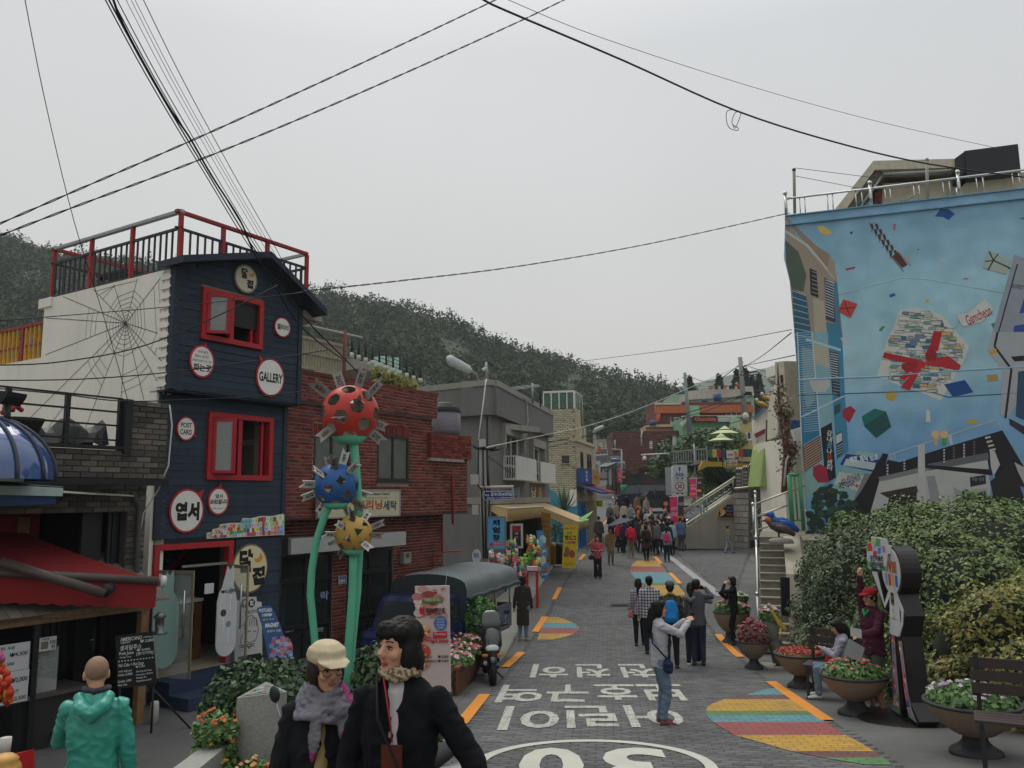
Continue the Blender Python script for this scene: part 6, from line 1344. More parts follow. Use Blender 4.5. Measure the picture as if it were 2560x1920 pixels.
def bird(t_,c,s,body,head,beak,turn=0):
 ca,sa=math.cos(turn),math.sin(turn);f=lambda x,y,z:Vc((c[0]+(x*ca-y*sa)*s,c[1]+(x*sa+y*ca)*s,c[2]+z*s))
 b=B();b.tu([f(-.75,0,.1),f(-.45,0,.3),f(0,0,.45),f(.35,0,.55),f(.5,0,.72)],[(.05*s,.1*s),(.14*s,.17*s),(.24*s,.26*s),(.17*s,.18*s),(.13*s,.13*s)],body,12);b.ball(f(.55,0,.82),.17*s,head,12,8);b.o('body',t_)
 b=B();b.tu([f(.68,0,.82),f(.95,0,.76)],[.06*s,.01*s],beak,6);b.o('beak',t_)
 b=B();b.tu([f(.05,.06,.25),f(.05,.06,0)],.025*s,beak,5);b.tu([f(.05,-.06,.25),f(.05,-.06,0)],.025*s,beak,5);b.o('leg',t_)
 b=B();b.tu([f(.25,.2,.5),f(-.2,.24,.4),f(-.7,.12,.15)],[(.03*s,.1*s),(.04*s,.16*s),(.01*s,.05*s)],body,8);b.o('wing',t_)
YB,WB_=M('yellow_bird','b5983a',ro=.5),M('white_bird','b9b5ad',ro=.5)
for x,y,Y,s,bm,hm,lb in((1904,1014,38,.5,YB,WB_,'yellow ornamental bird on the blue roof edge, the lower one'),(1918,1000,37,.5,YB,WB_,'yellow and white ornamental bird higher on the roof edge'),(1932,958,33,.5,WB_,YB,'small pale bird ornament perched beside the tall white block'),(1851,968,92,.9,M('red_bird','9c4038'),YB,'red bird ornament on the roof beside the tall power pole')):
 p=at(x,y+8,Y);t_=tg_('bird_ornament',lb,'bird ornament',p);bird(t_,p,s,bm,hm,M('beak','a9702a'),3.6)
def conifer(label,x,y0,y1,Y,wpx,seed,cat='tree',group=None):
 top,base=at(x,y0,Y),at(x,y1,Y);h=top.z-base.z;r0=wpx*.85/2050*Y;rs=np.random.RandomState(seed);n=1500;f=rs.rand(n)**.7;a=rs.rand(n)*6.28;lay=.75+.25*np.sin(f*h*5+a*2);rr=r0*f*lay*(.5+.5*rs.rand(n))
 P=np.stack([base.x+rr*np.cos(a),base.y+rr*np.sin(a),top.z-f*h*.95-rr*.15],1);N=np.stack([np.cos(a),np.sin(a),np.full(n,.6)],1)
 t_=tg_('conifer_tree',label,cat,base,group=group);leaves('crown',t_,P,N,.035*Y/10,leafmat('conifer_leaf',['2a3d31','35483a','24352c'],.8),kind='stuff',aspect=2.2);b=B();b.tu([base-Vc((0,0,1.5)),top],[.2,.03],M('bark'),6);b.o('trunk',t_)
for i,(x,y0,y1,w_,lb)in enumerate(((1800,938,1000,34,'dark conifer behind the washing line'),(1845,926,985,24,'slim dark conifer just left of the tall power pole'),(1871,925,1050,28,'tallest pointed dark conifer right of the power pole'),(1886,940,1060,46,'broad dark conifer behind the pale green house end'),(1903,934,1065,44,'dark conifer with twin tips by the white block'),(1726,945,1000,24,'lone conifer on the skyline beside the thin power pole'))):conifer(lb,x,y0,y1,100,w_,i)
def tree(name,label,base,blobs,n,size,cols,seed,tr=.12,Y=None):return shrub(name,label,base,blobs,n,size,cols,seed,trunk=tr,cat='tree',aspect=1.5,ro=.7)
p=at(1700,1215,62);tree('broadleaf_tree','leafy dark green tree in front of the peach house',(p.x,p.y,p.z-1),[((0,0,3.2),(1.9,1.4,1.5)),((1.9,0,3.9),(1.6,1.3,1.3)),((-1.3,0,2.4),(1.1,1,1)),((1.6,0,2.2),(1.5,1,1.1))],3800,.2,['3a5236','46603c','52683f','2f452e'],3,.15)
p=at(1778,1215,56);tree('broadleaf_tree','round green tree partly hidden behind the cafe deck',(p.x,p.y,p.z-1),[((0,0,3.6),(1.5,1.2,1.3)),((-1.5,0,3.0),(1.2,1.1,1.1)),((1.5,.3,3.9),(1.2,1,1))],2600,.18,['3a5236','46603c','52683f'],4,.13)
def bank(name,label,poly,Y0,Y1,n,size,cols,seed,cat='hedge'):
 rs=np.random.RandomState(seed);P=[];N=[]
 ys=[p[1]for p in poly];xs=[p[0]for p in poly]
 while len(P)<n:
  x=rs.uniform(min(xs),max(xs));y=rs.uniform(min(ys),max(ys))
  if inpoly(x,y,poly):Y=Y0+(Y1-Y0)*(max(ys)-y)/(max(ys)-min(ys))+rs.rand()*.8+.5*mnoise.noise(Vc((x*.05,y*.05,seed)));P.append(tuple(at(x,y,Y)));N.append((rs.normal()*.4,-1,.7))
 t_=tg_(name,label,cat,at(sum(xs)/len(xs),max(ys),Y0));leaves('foliage',t_,P,N,size,leafmat('bank_'+cols[0],cols,.7),.6,kind='stuff')
 b=B();b.add([at(x,y,Y0+(Y1-Y0)*(max(ys)-y)/(max(ys)-min(ys))+1.2)for x,y in poly],[tuple(range(len(poly)))],M('bank_earth','2e3324',ro=1,n=.4));b.o('stems',t_);return t_
bank('bank_shrubs','overgrown green bank below the cafe deck and beside the steps',[(1700,1330),(1720,1275),(1745,1235),(1752,1180),(1770,1150),(1800,1175),(1838,1170),(1850,1200),(1835,1240),(1760,1290)],50,56,7000,.17,['40573a','4d6640','596f45','6b7a4c','37492f'],2)
bank('bank_shrubs','thicket under the brown hall wall left of pink banners',[(1680,1210),(1700,1150),(1755,1150),(1765,1215),(1740,1250),(1712,1230)],57,60,1500,.17,['40573a','4d6640','37492f'],3)
q=Pl(1768,1150,52,86);t_=tg_('cafe_deck','raised cafe deck with coloured panels and yellow edge beam','deck',q.p(1,1.5));YE=M('ochre_beam','a58a2c',ro=.6,n=.1)
b=B();b.pr(q,up_(q,[(1757,1153),(1880,1160),(1880,1168),(1768,1166),(1748,1176),(1747,1168)]),-.2,.1,YE);b.pr(q,up_(q,[(1748,1160),(1768,1150),(1880,1154),(1880,1162),(1757,1158)]),-2.5,-.2,M('deck_board','4a4238'));b.o('floor',t_)
x0,x1=1770,1880
for k,c in enumerate(('3f6a42','b0a35c','9a2a34','274a5c','274a5c','4a6a3a','b0a35c','a83a3f','234458','2e5a44')):
 b=B();xa,xb=x0+(x1-x0)*k/10,x0+(x1-x0)*(k+1)/10-.6;b.pb(q,q.U(xa,1130),q.U(xb,1130),q.V(1800,1143),q.V(1800,1123),-.03,.02,M('panel_'+c,c,ro=.6));b.o('panel',t_)
for x in(1767,1795,1825,1855,1880):b=B();b.pb(q,q.U(x-1.5,1130),q.U(x+1.5,1130),q.V(x,1156),q.V(x,1114 if x==1767 else 1121),-.08,0,GV);b.o('post',t_)
b=B();ql_=Pl(q.p(q.U(1767,1130),0),0,0,-28);b.pb(ql_,0,3.5,q.V(1767,1123),q.V(1767,1120),-.04,.04,GV);b.pb(ql_,0,3.5,q.V(1767,1152),q.V(1767,1150),-.04,.04,GV)
for k in range(14):b.pb(ql_,.25*k,.25*k+.04,q.V(1767,1150),q.V(1767,1123),-.02,.02,GV)
b.o('side_rail',t_)
for k in range(9):b=B();x=1756+k*7;b.tu([q.at(x,1168,-.3),q.at(x+30+k*2,1200+k*3,-1.2)],.06,BK,5);b.o('strut',t_)
t_=sign('cup_sign','white coffee cup shaped sign with a pink bird on the deck',q,(1815,1126,1835,1146),.05,.12,'bcbab5',[('~',.15,.85,.3,.6,'b03a5a',.12)]);b=B();u,v=q.uv(1837,1135);b.tu([q.p(u+.16*math.cos(a)-.02,v+.2*math.sin(a),.08)for a in np.linspace(-1.5,1.5,9)],.035,M('face_bcbab5'),6);b.o('handle',t_)
t_=tg_('deck_lettering','white cafe name in raised letters on the yellow beam','lettering',q.at(1828,1166));b=B();qq=q.off(.14);tx(b,qq,'감내카페',*ZC(1328,1103),*ZC(1450,1140),0,'c5c3bd',bold=.04);tx(b,qq,'GAMNAE CAFE',*ZC(1335,1145),*ZC(1448,1158),0,'c5c3bd',bold=.04);b.o('letters',t_)
UG=M('umbrella_green','a9b489',ro=.7,n=.05)
def par2(label,x,y,Y,wpx):
 top=at(x,y,Y);r_=wpx/2/2050*Y;t_=umbrella('cafe_umbrella',label,top,r_,2.4,UG,BK,n=8)
 b=B();V=[top+Vc((0,0,.16))]+[top+Vc((r_*.38*math.cos(2*math.pi*k/8),r_*.38*math.sin(2*math.pi*k/8),-.08))for k in range(8)];b.add(V,[(0,1+k,1+(k+1)%8)for k in range(8)],UG);b.o('vent',t_)
par2('green cafe umbrella with a vented top, the upper of the pair',1812,1070,50,78);par2('green cafe umbrella in front, the lower of the pair',1803,1089,47.5,68)
PG_=M('pole_greygreen','6f7a78',ro=.7)
t_=pole('power_pole','slender grey green power pole before the orange house',at(1725,1100,78),at(1712,932,78),.17,PG_);b=B();b.tu([at(1706,944,78),at(1722,946,78)],.06,PG_,5);b.o('crossarm',t_)
t_=pole('power_pole','tall concrete power pole bundled with black cables',at(1864,1060,56),at(1850,893,56),.17,cpole)
b=B()
rs=np.random.RandomState(6)
for k in range(10):p=at(1851+rs.rand()*6,905+rs.rand()*40,56);b.tu([p,p+Vc((rs.normal()*.4,-.2,rs.normal()*.2))],.05,CABB,5)
for k in range(6):p=at(1859+rs.rand()*4,980+rs.rand()*12,56);b.tu([p,p+Vc((rs.normal()*.3,-.2,rs.normal()*.1))],.07,CABB,5)
b.o('clamp',t_)
b=B();p=at(1864,1042,55.7);b.lathe(p,[(0,-.25),(.2,-.2),(.22,.15),(.1,.28),(0,.3)],M('lamp_white'),12);b.o('transformer',t_)
t_=pole('camera_pole','grey pole with a long white arm and dome camera',at(1690,1230,60),at(1686,1092,60),.16,cpole);b=B();b.tu([at(1686,1133,60),at(1603,1137,60)],.06,M('white_cap'),6);b.o('arm',t_)
b=B();p=at(1611.5,1148,60);b.lathe(p,[(.0,-.1),(.16,-.08),(.16,.1),(.08,.24),(0,.26)],M('white_cap'),12);b.ball(p+Vc((0,0,-.1)),.1,BK,10,6);b.o('camera',t_)
b=B();b.tu([at(1643,1138,60),at(1643,1146,60)],.04,M('white_cap'),5);b.tu([at(1646,1138,60),at(1646,1146,60)],.04,M('white_cap'),5);b.o('sensor',t_)
t_=pole('power_pole','concrete pole with lamp at the corner of cream house',at(1488,1330,52),at(1486,1085,52),.1,cpole);b=B();b.tu([at(1486,1085,52),at(1483,1078,52)],.05,GV,6);a_,c_=at(1484,1078,52),at(1507,1067,50);b.tu([a_,a_.lerp(c_,.2),c_],[(.05,.05),(.1,.16),(.06,.12)],M('lamp_housing'),10);b.o('lamp_head',t_)
t_=tg_('bend_sign','orange triangular warning sign with a left bend arrow','sign',at(1497,1131,53));q=Pl(1497,1120,53,92);b=B();b.pr(q,up_(q,[(1491,1132),(1499,1113),(1508,1131)]),-.04,0,M('sign_rim_red','9a3a2a'));b.o('rim',t_);b=B();b.pr(q,up_(q,[(1493.5,1130.3),(1499,1117.5),(1505,1129.8)]),0,.02,M('sign_orange','d9822a'));b.o('face',t_);b=B();b.tu([q.at(1500,1129,.03),q.at(1500,1124,.03),q.at(1496.5,1123,.03)],.035,BK,5);b.o('arrow',t_)
q=Pl(1683,1200,44,92);t_=tg_('school_zone_sign','tall white school zone sign with blue triangle over a 30 limit','sign',q.at(1683,1360));b=B();p0,p1=q.at(1682,1362,-.1),q.at(1682,1165,-.1);b.tu([(p0.x,p0.y,gz(p0.x,p0.y)),p1],.06,GV,8);b.o('post',t_)
SW=M('sign_pale','a9aca9',ro=.5)
for i,(y0,y1)in enumerate(((1162,1192),(1193,1200),(1201,1231),(1232,1239))):b=B();b.pb(q,q.U(1681,y0),q.U(1717.5,y0),q.V(1700,y1),q.V(1700,y0),-.03,0,SW);b.o('panel',t_)
b=B();b.fl(q,up_(q,[ZR(253,475),ZR(312,342),ZR(372,475)]),.004,PT,'1f3f8f')
for dx in(-1,1):c_=(ZR(312,430)[0]+dx*3.2,ZR(312,425)[1]);u,v=q.uv(*c_);b.fl(q,ci(u,v+.13,.035,.035,10),.006,PT,'c5cad0');b.fl(q,[(u-.04,v+.08),(u+.04,v+.08),(u+.06,v-.1),(u+.02,v-.02),(u-.04,v-.1)],.006,PT,'c5cad0')
u,v=q.uv(*ZR(313,611));r1=.25;b.fl(q,ci(u,v,r1,r1),.004,PT,'8f1f2a');b.fl(q,ci(u,v,r1*.76,r1*.76),.006,PT,'c5c8c6');text(b,q,'30',u-.13,u+.13,v-.12,v+.12,.009,'17181c',bold=.04)
tx(b,q,'어린이보호',*ZR(272,452),*ZR(355,468),.006,'b8c0d0',bold=.02)
for y in(506,706):
 for x in(283,345):u,v=q.uv(*ZR(x,y));b.fl(q,[(u-.05,v-.04),(u+.05,v-.04),(u+.05,v+.04),(u-.05,v+.04)],.004,PT,'33363a')
b.o('print',t_)
t_=sign('metal_sign','plain grey metal sign panel beside the school zone sign',Pl(1672,1200,46,92),(1664,1168,1680,1238),-.05,0,'8a8f90',[])
PK_,DK_=M('banner_pink','c2305f',ro=.7,n=.06),M('banner_dark','3a3036',ro=.7)
def street_banner(label,x0,x1,x2,y0,y1,Y):
 q=Pl(x1,y0,Y,92);t_=tg_('street_banner',label,'banner',q.at(x1,y1));b=B();p=q.at(x1,y1+40,0);b.tu([(p.x,p.y,gz(p.x,p.y)),q.at(x1,y0-4)],.04,GV,6);b.tu([q.at(x0-2,y0,0),q.at(x2+2,y0-2,0)],.025,GV,5);b.o('pole',t_)
 b=B();b.pr(q,up_(q,[(x0,y0+1),(x1-1,y0),(x1,y1),(x0+2,y1-2)]),.02,.05,PK_);b.pb(q,q.U(x0+1,y1),q.U(x1,y1),q.V(x0,y0+(y1-y0)*.8),q.V(x0,y0+(y1-y0)*.74),.05,.055,M('sign_orange'));b.o('pink_cloth',t_)
 b=B();b.pr(q,up_(q,[(x1+1,y0),(x2,y0-1),(x2,y1-(y1-y0)*.2),(x1+1,y1-4)]),.02,.05,DK_);b.pb(q,q.U(x1+1,y1),q.U(x2,y1),q.V(x0,y0+(y1-y0)*.66),q.V(x0,y0+(y1-y0)*.55),.05,.055,M('sign_orange'));b.o('dark_cloth',t_)
 b=B();h_=(y1-y0);tx(b,q,'사하구',x0+2,y0+h_*.28,x1-3,y0+h_*.4,.054,'d0a8b0',bold=.02,slant=.2);tx(b,q,'문화마을',x0+2,y0+h_*.44,x1-2,y0+h_*.56,.054,'d0a8b0',bold=.02,slant=.2);tx(b,q,'축제',x1+3,y0+h_*.15,x2-2,y0+h_*.26,.054,'a8a0a4',bold=.03);b.o('print',t_);return t_
street_banner('pink street banner behind the school zone sign, with dark half',1723,1741,1754,1197,1246,50)
street_banner('nearest pink street banner right above the waiting crowd',1674,1694,1709,1242,1330,43)
street_banner('small pink street banner by the bus shelter up the road',1543,1553,1563,1172,1207,74)
t_=pole('power_pole','thin pale pole with white box beside the green bank',at(1742,1260,54),at(1735,1110,54),.06,GV);boxat(t_,1732,1127,1737,1137,53.8,.15,M('white_cap'),'meter_box')
t_=tg_('bus_shelter','narrow glass bus shelter with a slanting roof up the road','shelter',at(1530,1232,74));q=Pl(1530,1200,74,60);b=B();b.pr(q,up_(q,[(1516,1166),(1538,1156),(1540,1160),(1518,1171)]),-1.6,.2,M('dark_frame'));b.o('roof',t_)
for x,y0,y1 in((1519,1168,1215),(1531,1162,1232),(1540,1158,1232)):b=B();b.tu([q.at(x,y0,0),q.at(x+1,y1,0)],.07,M('dark_frame'),6);b.o('post',t_)
b=B();b.pb(q,q.U(1532,1190),q.U(1540,1190),q.V(1535,1210),q.V(1535,1165),-.05,-.03,glassmat('green_glass'));b.pb(q,q.U(1520,1190),q.U(1530,1190),q.V(1525,1212),q.V(1525,1172),-.05,-.03,glassmat('shelter_glass',.5,'8fa0a4'));b.o('pane',t_);b=B();b.pb(q,q.U(1531,1190),q.U(1541,1190),q.V(1535,1233),q.V(1535,1211),-1,0,M('shelter_base','4a3d36'));b.o('base',t_)
p=at(1561,1236,72);t_=tg_('green_bin','green litter bin at the corner near the dark van','bin',p);b=B();b.lathe(p,[(0,0),(.3,0),(.36,.75),(.3,.8),(0,.82)],M('bin_green','1f7a4c',ro=.5),12);b.o('body',t_)
sign('vertical_sign','white vertical projecting sign with dark letters above the road',Pl(1490,1170,53,95),(1485,1152,1501,1187),-.3,0,'a9abad',[('인',.3,.7,.45,.75,'2a2c30',.03),('형',.4,.65,.2,.4,'2a2c30',.03)])
house('road_end_house','pale low house with white railing beyond the bend',(1492,1534,1097),100,92,6,5,M('pale_render','8f8c84',ro=.85),wins=[(1498,1108,1506,1116),(1514,1108,1522,1116)])
t_=pole('sign_gantry','grey steel gantry pole with small blue sign up the road',at(1554,1230,73),at(1554,1123,73),.07,GV);b=B();b.tu([at(1530,1123,73),at(1554,1124,73)],.05,GV,5);b.tu([at(1530,1147,73),at(1554,1149,73)],.05,GV,5);b.o('arm',t_);boxat(t_,1529,1149,1550,1155,72.8,.05,M('face_213f7a'),'blue_panel')
b=B();HZ=bpy.data.materials.new('air');HZ.use_nodes=True;hn=HZ.node_tree;hn.nodes.clear();ho_=hn.nodes.new('ShaderNodeOutputMaterial');hv=hn.nodes.new('ShaderNodeVolumePrincipled');hv.inputs['Color'].default_value=(.8,.84,.88,1);hv.inputs['Density'].default_value=.0005;hn.links.new(hv.outputs[0],ho_.inputs['Volume'])
b.box((-900,-70,-25),(900,820,120),HZ);b.o('haze',kind='stuff')
# -------- mural building
def MA(x,y):return(1900+x/3.318,350+y/3.318)
def MB_(x,y):return(1900+x/3.318,830+y/3.318)
AM=109.0
PM=Pl(1975,950,23,AM)
t_=mur=tg_('mural_building','tall building wall painted with a blue sky and falling gifts','building',PM.p(3,1.5))
mu=lambda*p:PM.uv(*p)
uL_,uR_=PM.U(1963,560),9.0
vt,vb=PM.V(1966,541),1.0
edge=up_(PM,[(1963,541),(1960,640),(1975,700),(1985,820),(1995,960),(2003,1080),(2013,1230),(2022,1375),(2026,1460)])
b=B();b.pr(PM,[edge[0],(uR_,vt),(uR_,vb),(edge[-1][0],vb)]+list(reversed(edge[1:-1])),-.35,0,M('mural_ground','6f98ae',ro=.75));b.o('wall',t_)
PSd=Pl(PM.p(.0,0,-.3),0,0,AM-90)
b=B();b.pb(PM,edge[0][0]+.9,uR_,1.0,vt-.05,-7,-.36,M('side_render','a9a498',ro=.9,stain=.3));b.o('body',t_)
def sheetcol(name,pl,us,vs,fn,d,parent):
 V=[];C=[]
 for v in vs:
  e=np.interp(-v,[-p[1]for p in edge],[p[0]for p in edge])
  for u in us:
   uu=e+(uR_-e)*u;V.append(tuple(pl.p(uu,v,d)));C.append(fn(uu,v))
 n=len(us);F=[(j*n+i,j*n+i+1,(j+1)*n+i+1,(j+1)*n+i)for j in range(len(vs)-1)for i in range(n-1)]
 me=mesh_np(name,np.array(V)-np.array(WL[parent.name]),F,PT,True);ca=me.color_attributes.new('Col','FLOAT_COLOR','POINT')
 ca.data.foreach_set('color',np.array([(*lin(c),1)for c in C],dtype=np.float32).ravel());link(name,me,parent)
vcr=PM.V(2200,938)
def skycol(u,v):
 f=(vt-v)/(vt-vb);st=[(0,(112,150,176)),(.22,(140,178,192)),(.42,(146,180,190)),(.6,(112,152,184)),(.85,(78,120,165)),(1,(80,118,160))]
 c=[np.interp(f,[s[0]for s in st],[s[1][k]for s in st])/255*1.07 for k in range(3)];n=mnoise.noise(Vc((u*.5,v*.6,4)))*.05+mnoise.noise(Vc((u*2,v*2.4,7)))*.06;return[min(1,max(0,x+n))for x in c]
sheetcol('painted_sky',PM,np.linspace(0,1,60),np.linspace(vb,vt-.003,90),skycol,.001,t_)
pb=[B()];lay=[.003]
def mp(pts,col,f=MB_,d=None):pb[0].fl(PM,up_(PM,[f(*p)for p in pts]),d or lay[0],PT,col);lay[0]+=.00002
def mlp(pts,col,w_=4,f=MB_):
 for(x0,y0),(x1,y1)in zip(pts,pts[1:]):
  l=math.hypot(x1-x0,y1-y0)or 1;nx_,ny_=-(y1-y0)/l*w_/2,(x1-x0)/l*w_/2;mp([(x0+nx_,y0+ny_),(x0-nx_,y0-ny_),(x1-nx_,y1-ny_),(x1+nx_,y1+ny_)],col,f)
def mt(s,x0,y0,x1,y1,col,f=MB_,rot=0,bold=.02,slant=0):tx(pb[0],PM,s,*f(x0,y0),*f(x1,y1),lay[0]+.00003,col,rot=rot,bold=bold,slant=slant);lay[0]+=.00006
mp([(203,645),(640,1180),(580,950),(470,880),(215,640)],'8c7c6c',MA);mp([(205,650),(300,800),(560,1080),(640,1180),(690,1659),(290,1659),(240,1100)],'95897a',MA);mlp([(210,755),(400,880),(620,1150)],'b9b6ac',18,MA)
mp([(575,950),(620,1010),(640,1180),(560,1080)],'9c8f7c',MA)
mp([(210,830),(320,930),(385,1120),(360,1260),(262,1230),(215,1000)],'4c5d50',MA)
mp([(266,1230),(385,1300),(430,1659),(290,1659)],'2f5a70',MA);mp([(610,1180),(640,1180),(680,1659),(560,1659),(550,1510),(630,1525)],'3f7a94',MA)
mp([(410,1060),(470,1090),(485,1310),(420,1285)],'2c2c30',MA);mp([(533,1135),(610,1200),(628,1520),(545,1490)],'3a4450',MA)
for k in range(14):mlp([(540,1160+k*22),(615,1190+k*22)],'b9c0c2',6,MA)
for k in range(6):mlp([(430,1090+k*34),(478,1106+k*34)],'8f8f90',6,MA)
mp([(440,1310),(530,1340),(560,1659),(455,1659)],'a9a08c',MA)
mp([(288,0),(430,0),(470,540),(500,850),(345,945),(320,500)],'2f6e92');mp([(440,0),(570,0),(600,540),(620,900),(500,860),(460,400)],'7fa6b0');mp([(560,0),(680,0),(705,540),(735,990),(640,1060),(600,540)],'3c7f9e')
mp([(440,60),(570,120),(575,300),(450,260)],'a9a592');mp([(350,950),(500,860),(515,1060),(370,1170)],'6e4c3c');mp([(370,1175),(520,1070),(540,1260),(385,1400)],'7fa39e');mp([(385,1400),(600,1250),(640,1060),(735,990),(700,1330),(410,1659)],'6aa0b4')
mp([(345,120),(445,150),(460,560),(390,640),(360,520)],'6f8f9c');mp([(580,160),(650,175),(665,540),(600,520)],'2e3c4c')
for k in range(11):mlp([(585,175+k*20),(650,190+k*20)],'c0c4c2',6)
for k in range(5):mlp([(605,400+k*26),(660,410+k*26)],'8fa4ae',5)
for k in range(44):mlp([(300+k*1.5,10+k*19),(440+k*1.2,0+k*18+(k*.9))],'a9bec4',4)
for k in range(10):mlp([(365+k,960+k*22),(500+k,880+k*21)],'b9b0a4',4)
for k in range(8):mlp([(268+k*2,1250+k*52),(380+k*6,1290+k*50)],'a9bec4',5,MA)
for pts in([(310,0),(345,930)],[(430,0),(500,860)],[(475,640),(700,530)],[(340,705),(480,640)]):mlp(pts,'b5c4c4',10)
mlp([(380,60),(670,150)],'9fc0c8',22);mp([(400,380),(575,385),(580,450),(540,500),(440,495)],'aeb2ac')
mp([(503,800),(595,750),(630,1210),(545,1250)],'1c2128')
for s,y,c in(('감',840,'c5c8c8'),('내',890,'c5c8c8'),('꿈',940,'5a9ab0'),('나',990,'c5c8c8'),('눔',1030,'b03a3a'),('센',1080,'c5c8c8'),('터',1125,'c5c8c8')):mt(s,555,y-24,598,y+22,c,rot=-.2)
mp([(620,610),(668,590),(668,660),(615,690)],'3a4a50');mp([(626,850),(680,820),(690,1000),(640,1050)],'38424c');mp([(630,860),(678,832),(680,900),(634,930)],'b9c0c0')
for k in range(4):mlp([(640,950+k*22),(686,925+k*22)],'aeb6b8',5)
mp([(440,1120),(500,1095),(555,1130),(570,1245),(480,1250),(440,1190)],'96283f');mp([(690,640),(750,612),(795,650),(740,755),(680,700)],'9c2a40')
mp([(715,1010),(990,1045),(960,1165),(662,1100)],'23387c');mp([(715,1050),(960,1085),(945,1145),(690,1105)],'a9bcb8');mt('벽화 제작 정보',745,1018,980,1078,'c5d0dc',rot=.12,bold=.04)
mp([(800,985),(950,1005),(960,1040),(790,1015)],'8fb0aa');mp([(690,1120),(930,1160),(780,1440),(560,1360)],'7fa3a4');mp([(655,1160),(870,1195),(835,1325),(615,1262)],'b5b8ac')
mt('후원업체',720,1180,825,1212,'6a5a4a',rot=.14);mt('(생코) 한국지엔엠공사',670,1205,840,1255,'2f4a94',rot=.14,bold=.03);mt('대한적십자사',650,1238,785,1292,'23262c',rot=.16,bold=.04);mt('+',790,1262,818,1290,'b0303a',bold=.1)
mp([(870,1170),(930,1180),(800,1440),(760,1430)],'77787c')
mp([(1020,1005),(1065,1015),(900,1560),(760,1430),(850,1300)],'1f1d22');mp([(1060,1060),(1160,1080),(1340,1020),(1560,950),(2010,815),(2190,1120),(2190,1290),(1910,1180),(1880,1020),(1380,1110),(990,1205)],'211f26')
mp([(1000,1200),(1380,1120),(1880,1020),(1910,1290),(1900,1560),(1850,1659),(900,1659),(920,1480)],'b0b1ac');mp([(980,1205),(1390,1110),(1400,1150),(1000,1240)],'77797c');mp([(1390,1095),(1890,1000),(1900,1060),(1400,1150)],'5f6166')
mp([(1340,1100),(1910,1140),(1920,1190),(1350,1125)],'1d1b20');mp([(1310,940),(1365,930),(1375,1450),(1310,1450)],'b5b6b2');mp([(990,1335),(1300,1275),(1310,1330),(1060,1375)],'38302c');mp([(1070,1370),(1300,1330),(1300,1500),(1040,1500)],'2a2628')
mp([(1740,1205),(1870,1185),(1875,1260),(1745,1285)],'23262a');mt('하늘 마루',1755,1205,1860,1240,'6f7478',rot=-.06);mp([(1720,1315),(1890,1290),(1890,1659),(1735,1659)],'9fa09f');mp([(1738,1340),(1872,1320),(1872,1659),(1752,1659)],'2a2d2e')
mp([(1910,1240),(2090,1080),(2190,1380),(2190,1520),(1950,1440)],'2a2628');mp([(1905,990),(1945,985),(1990,1100),(1935,1200),(1915,1120)],'b5b6b4');mp([(2110,1080),(2260,1160),(2260,1400),(2140,1160)],'a9aaa8')
mp([(1380,1200),(1450,1190),(1500,1420),(1420,1440)],'8c8e90');mp([(1600,1280),(1700,1340),(1720,1500),(1640,1480)],'94969a')
for x,y,n in((1350,1015,5),(1520,975,5),(1600,955,5),(1685,930,5),(1770,905,5),(1050,1100,4),(1190,1060,4)):
 for k in range(n):mp([(x-(n>4)*12 if x==1350 else x,y+k*24),(x+14,y-3+k*24),(x+14,y+12+k*24),(x-(n>4)*12 if x==1350 else x,y+14+k*24)],'b5b4ae'if x!=1600 and x!=1770 else '6a5f56')
for k in range(4):mp([(1865+k*12,872+k*34),(1910+k*14,862+k*34),(1915+k*14,876+k*34),(1870+k*12,888+k*34)],'b9b8b2')
for pts in([(1070,1020),(1560,860),(1960,725)],[(1070,1020),(1100,1060)],[(1960,725),(2010,815)],[(1340,930),(1345,1010)],[(1115,1000),(1118,1055)]):mlp(pts,'a9b4b8',9)
mp([(1560,855),(1585,848),(1600,935),(1575,940)],'b5bcc0')
for x,c in((1455,'b9a07a'),(1525,'4a9a4a')):
 pb[0].fl(PM,[(mu(*MB_(x,850))[0]+.1*math.cos(a),mu(*MB_(x,850))[1]+.1*math.sin(a))for a in np.linspace(0,6.0,12)],lay[0]+.0002,PT,'d0b088');mp([(x-18,875),(x+18,870),(x+20,940),(x-14,945)],c);mlp([(x-18,880),(x-30,810)],'d0b088',7);mlp([(x+18,880),(x+22,800)],'d0b088',7)
mp([(2110,950),(2190,980),(2260,980),(2260,1659),(1910,1659)],'8f95a0',MA);mlp([(2135,1030),(1960,1659)],'26262c',12,MA);mp([(2150,1440),(2260,1080),(2260,1420)],'30509a',MA);mp([(2110,1540),(2260,1520),(2260,1600),(2095,1615)],'2c4a94',MA);mt('감천마을',2125,1160,2170,1280,'3a3c44',MA,rot=1.3)
mp([(1930,0),(2260,0),(2260,420),(2060,700),(1990,690),(2010,320),(1885,150)],'a3a6aa');mlp([(1970,0),(1945,120),(2085,310),(2035,715)],'24242a',20);mp([(2080,205),(2190,195),(2190,240),(2110,245)],'1f2026');mp([(2140,330),(2260,310),(2260,760),(2120,700)],'2f4a66');mp([(2065,715),(2260,820),(2260,900),(2070,770)],'33333c');mp([(1900,160),(1960,135),(1965,180),(1915,192)],'c0942f')
lay[0]=.004
mp([(970,370),(1050,70),(1110,-45),(1160,-180),(1300,-200),(1500,-150),(1735,120),(1700,220),(1600,400),(1500,570),(1280,480),(1150,440)],'c4c5bc')
rr=random.Random(11)
G=[(970,370),(1060,60),(1170,-175),(1310,-195),(1500,-150),(1735,120),(1600,400),(1500,565),(1160,440)]
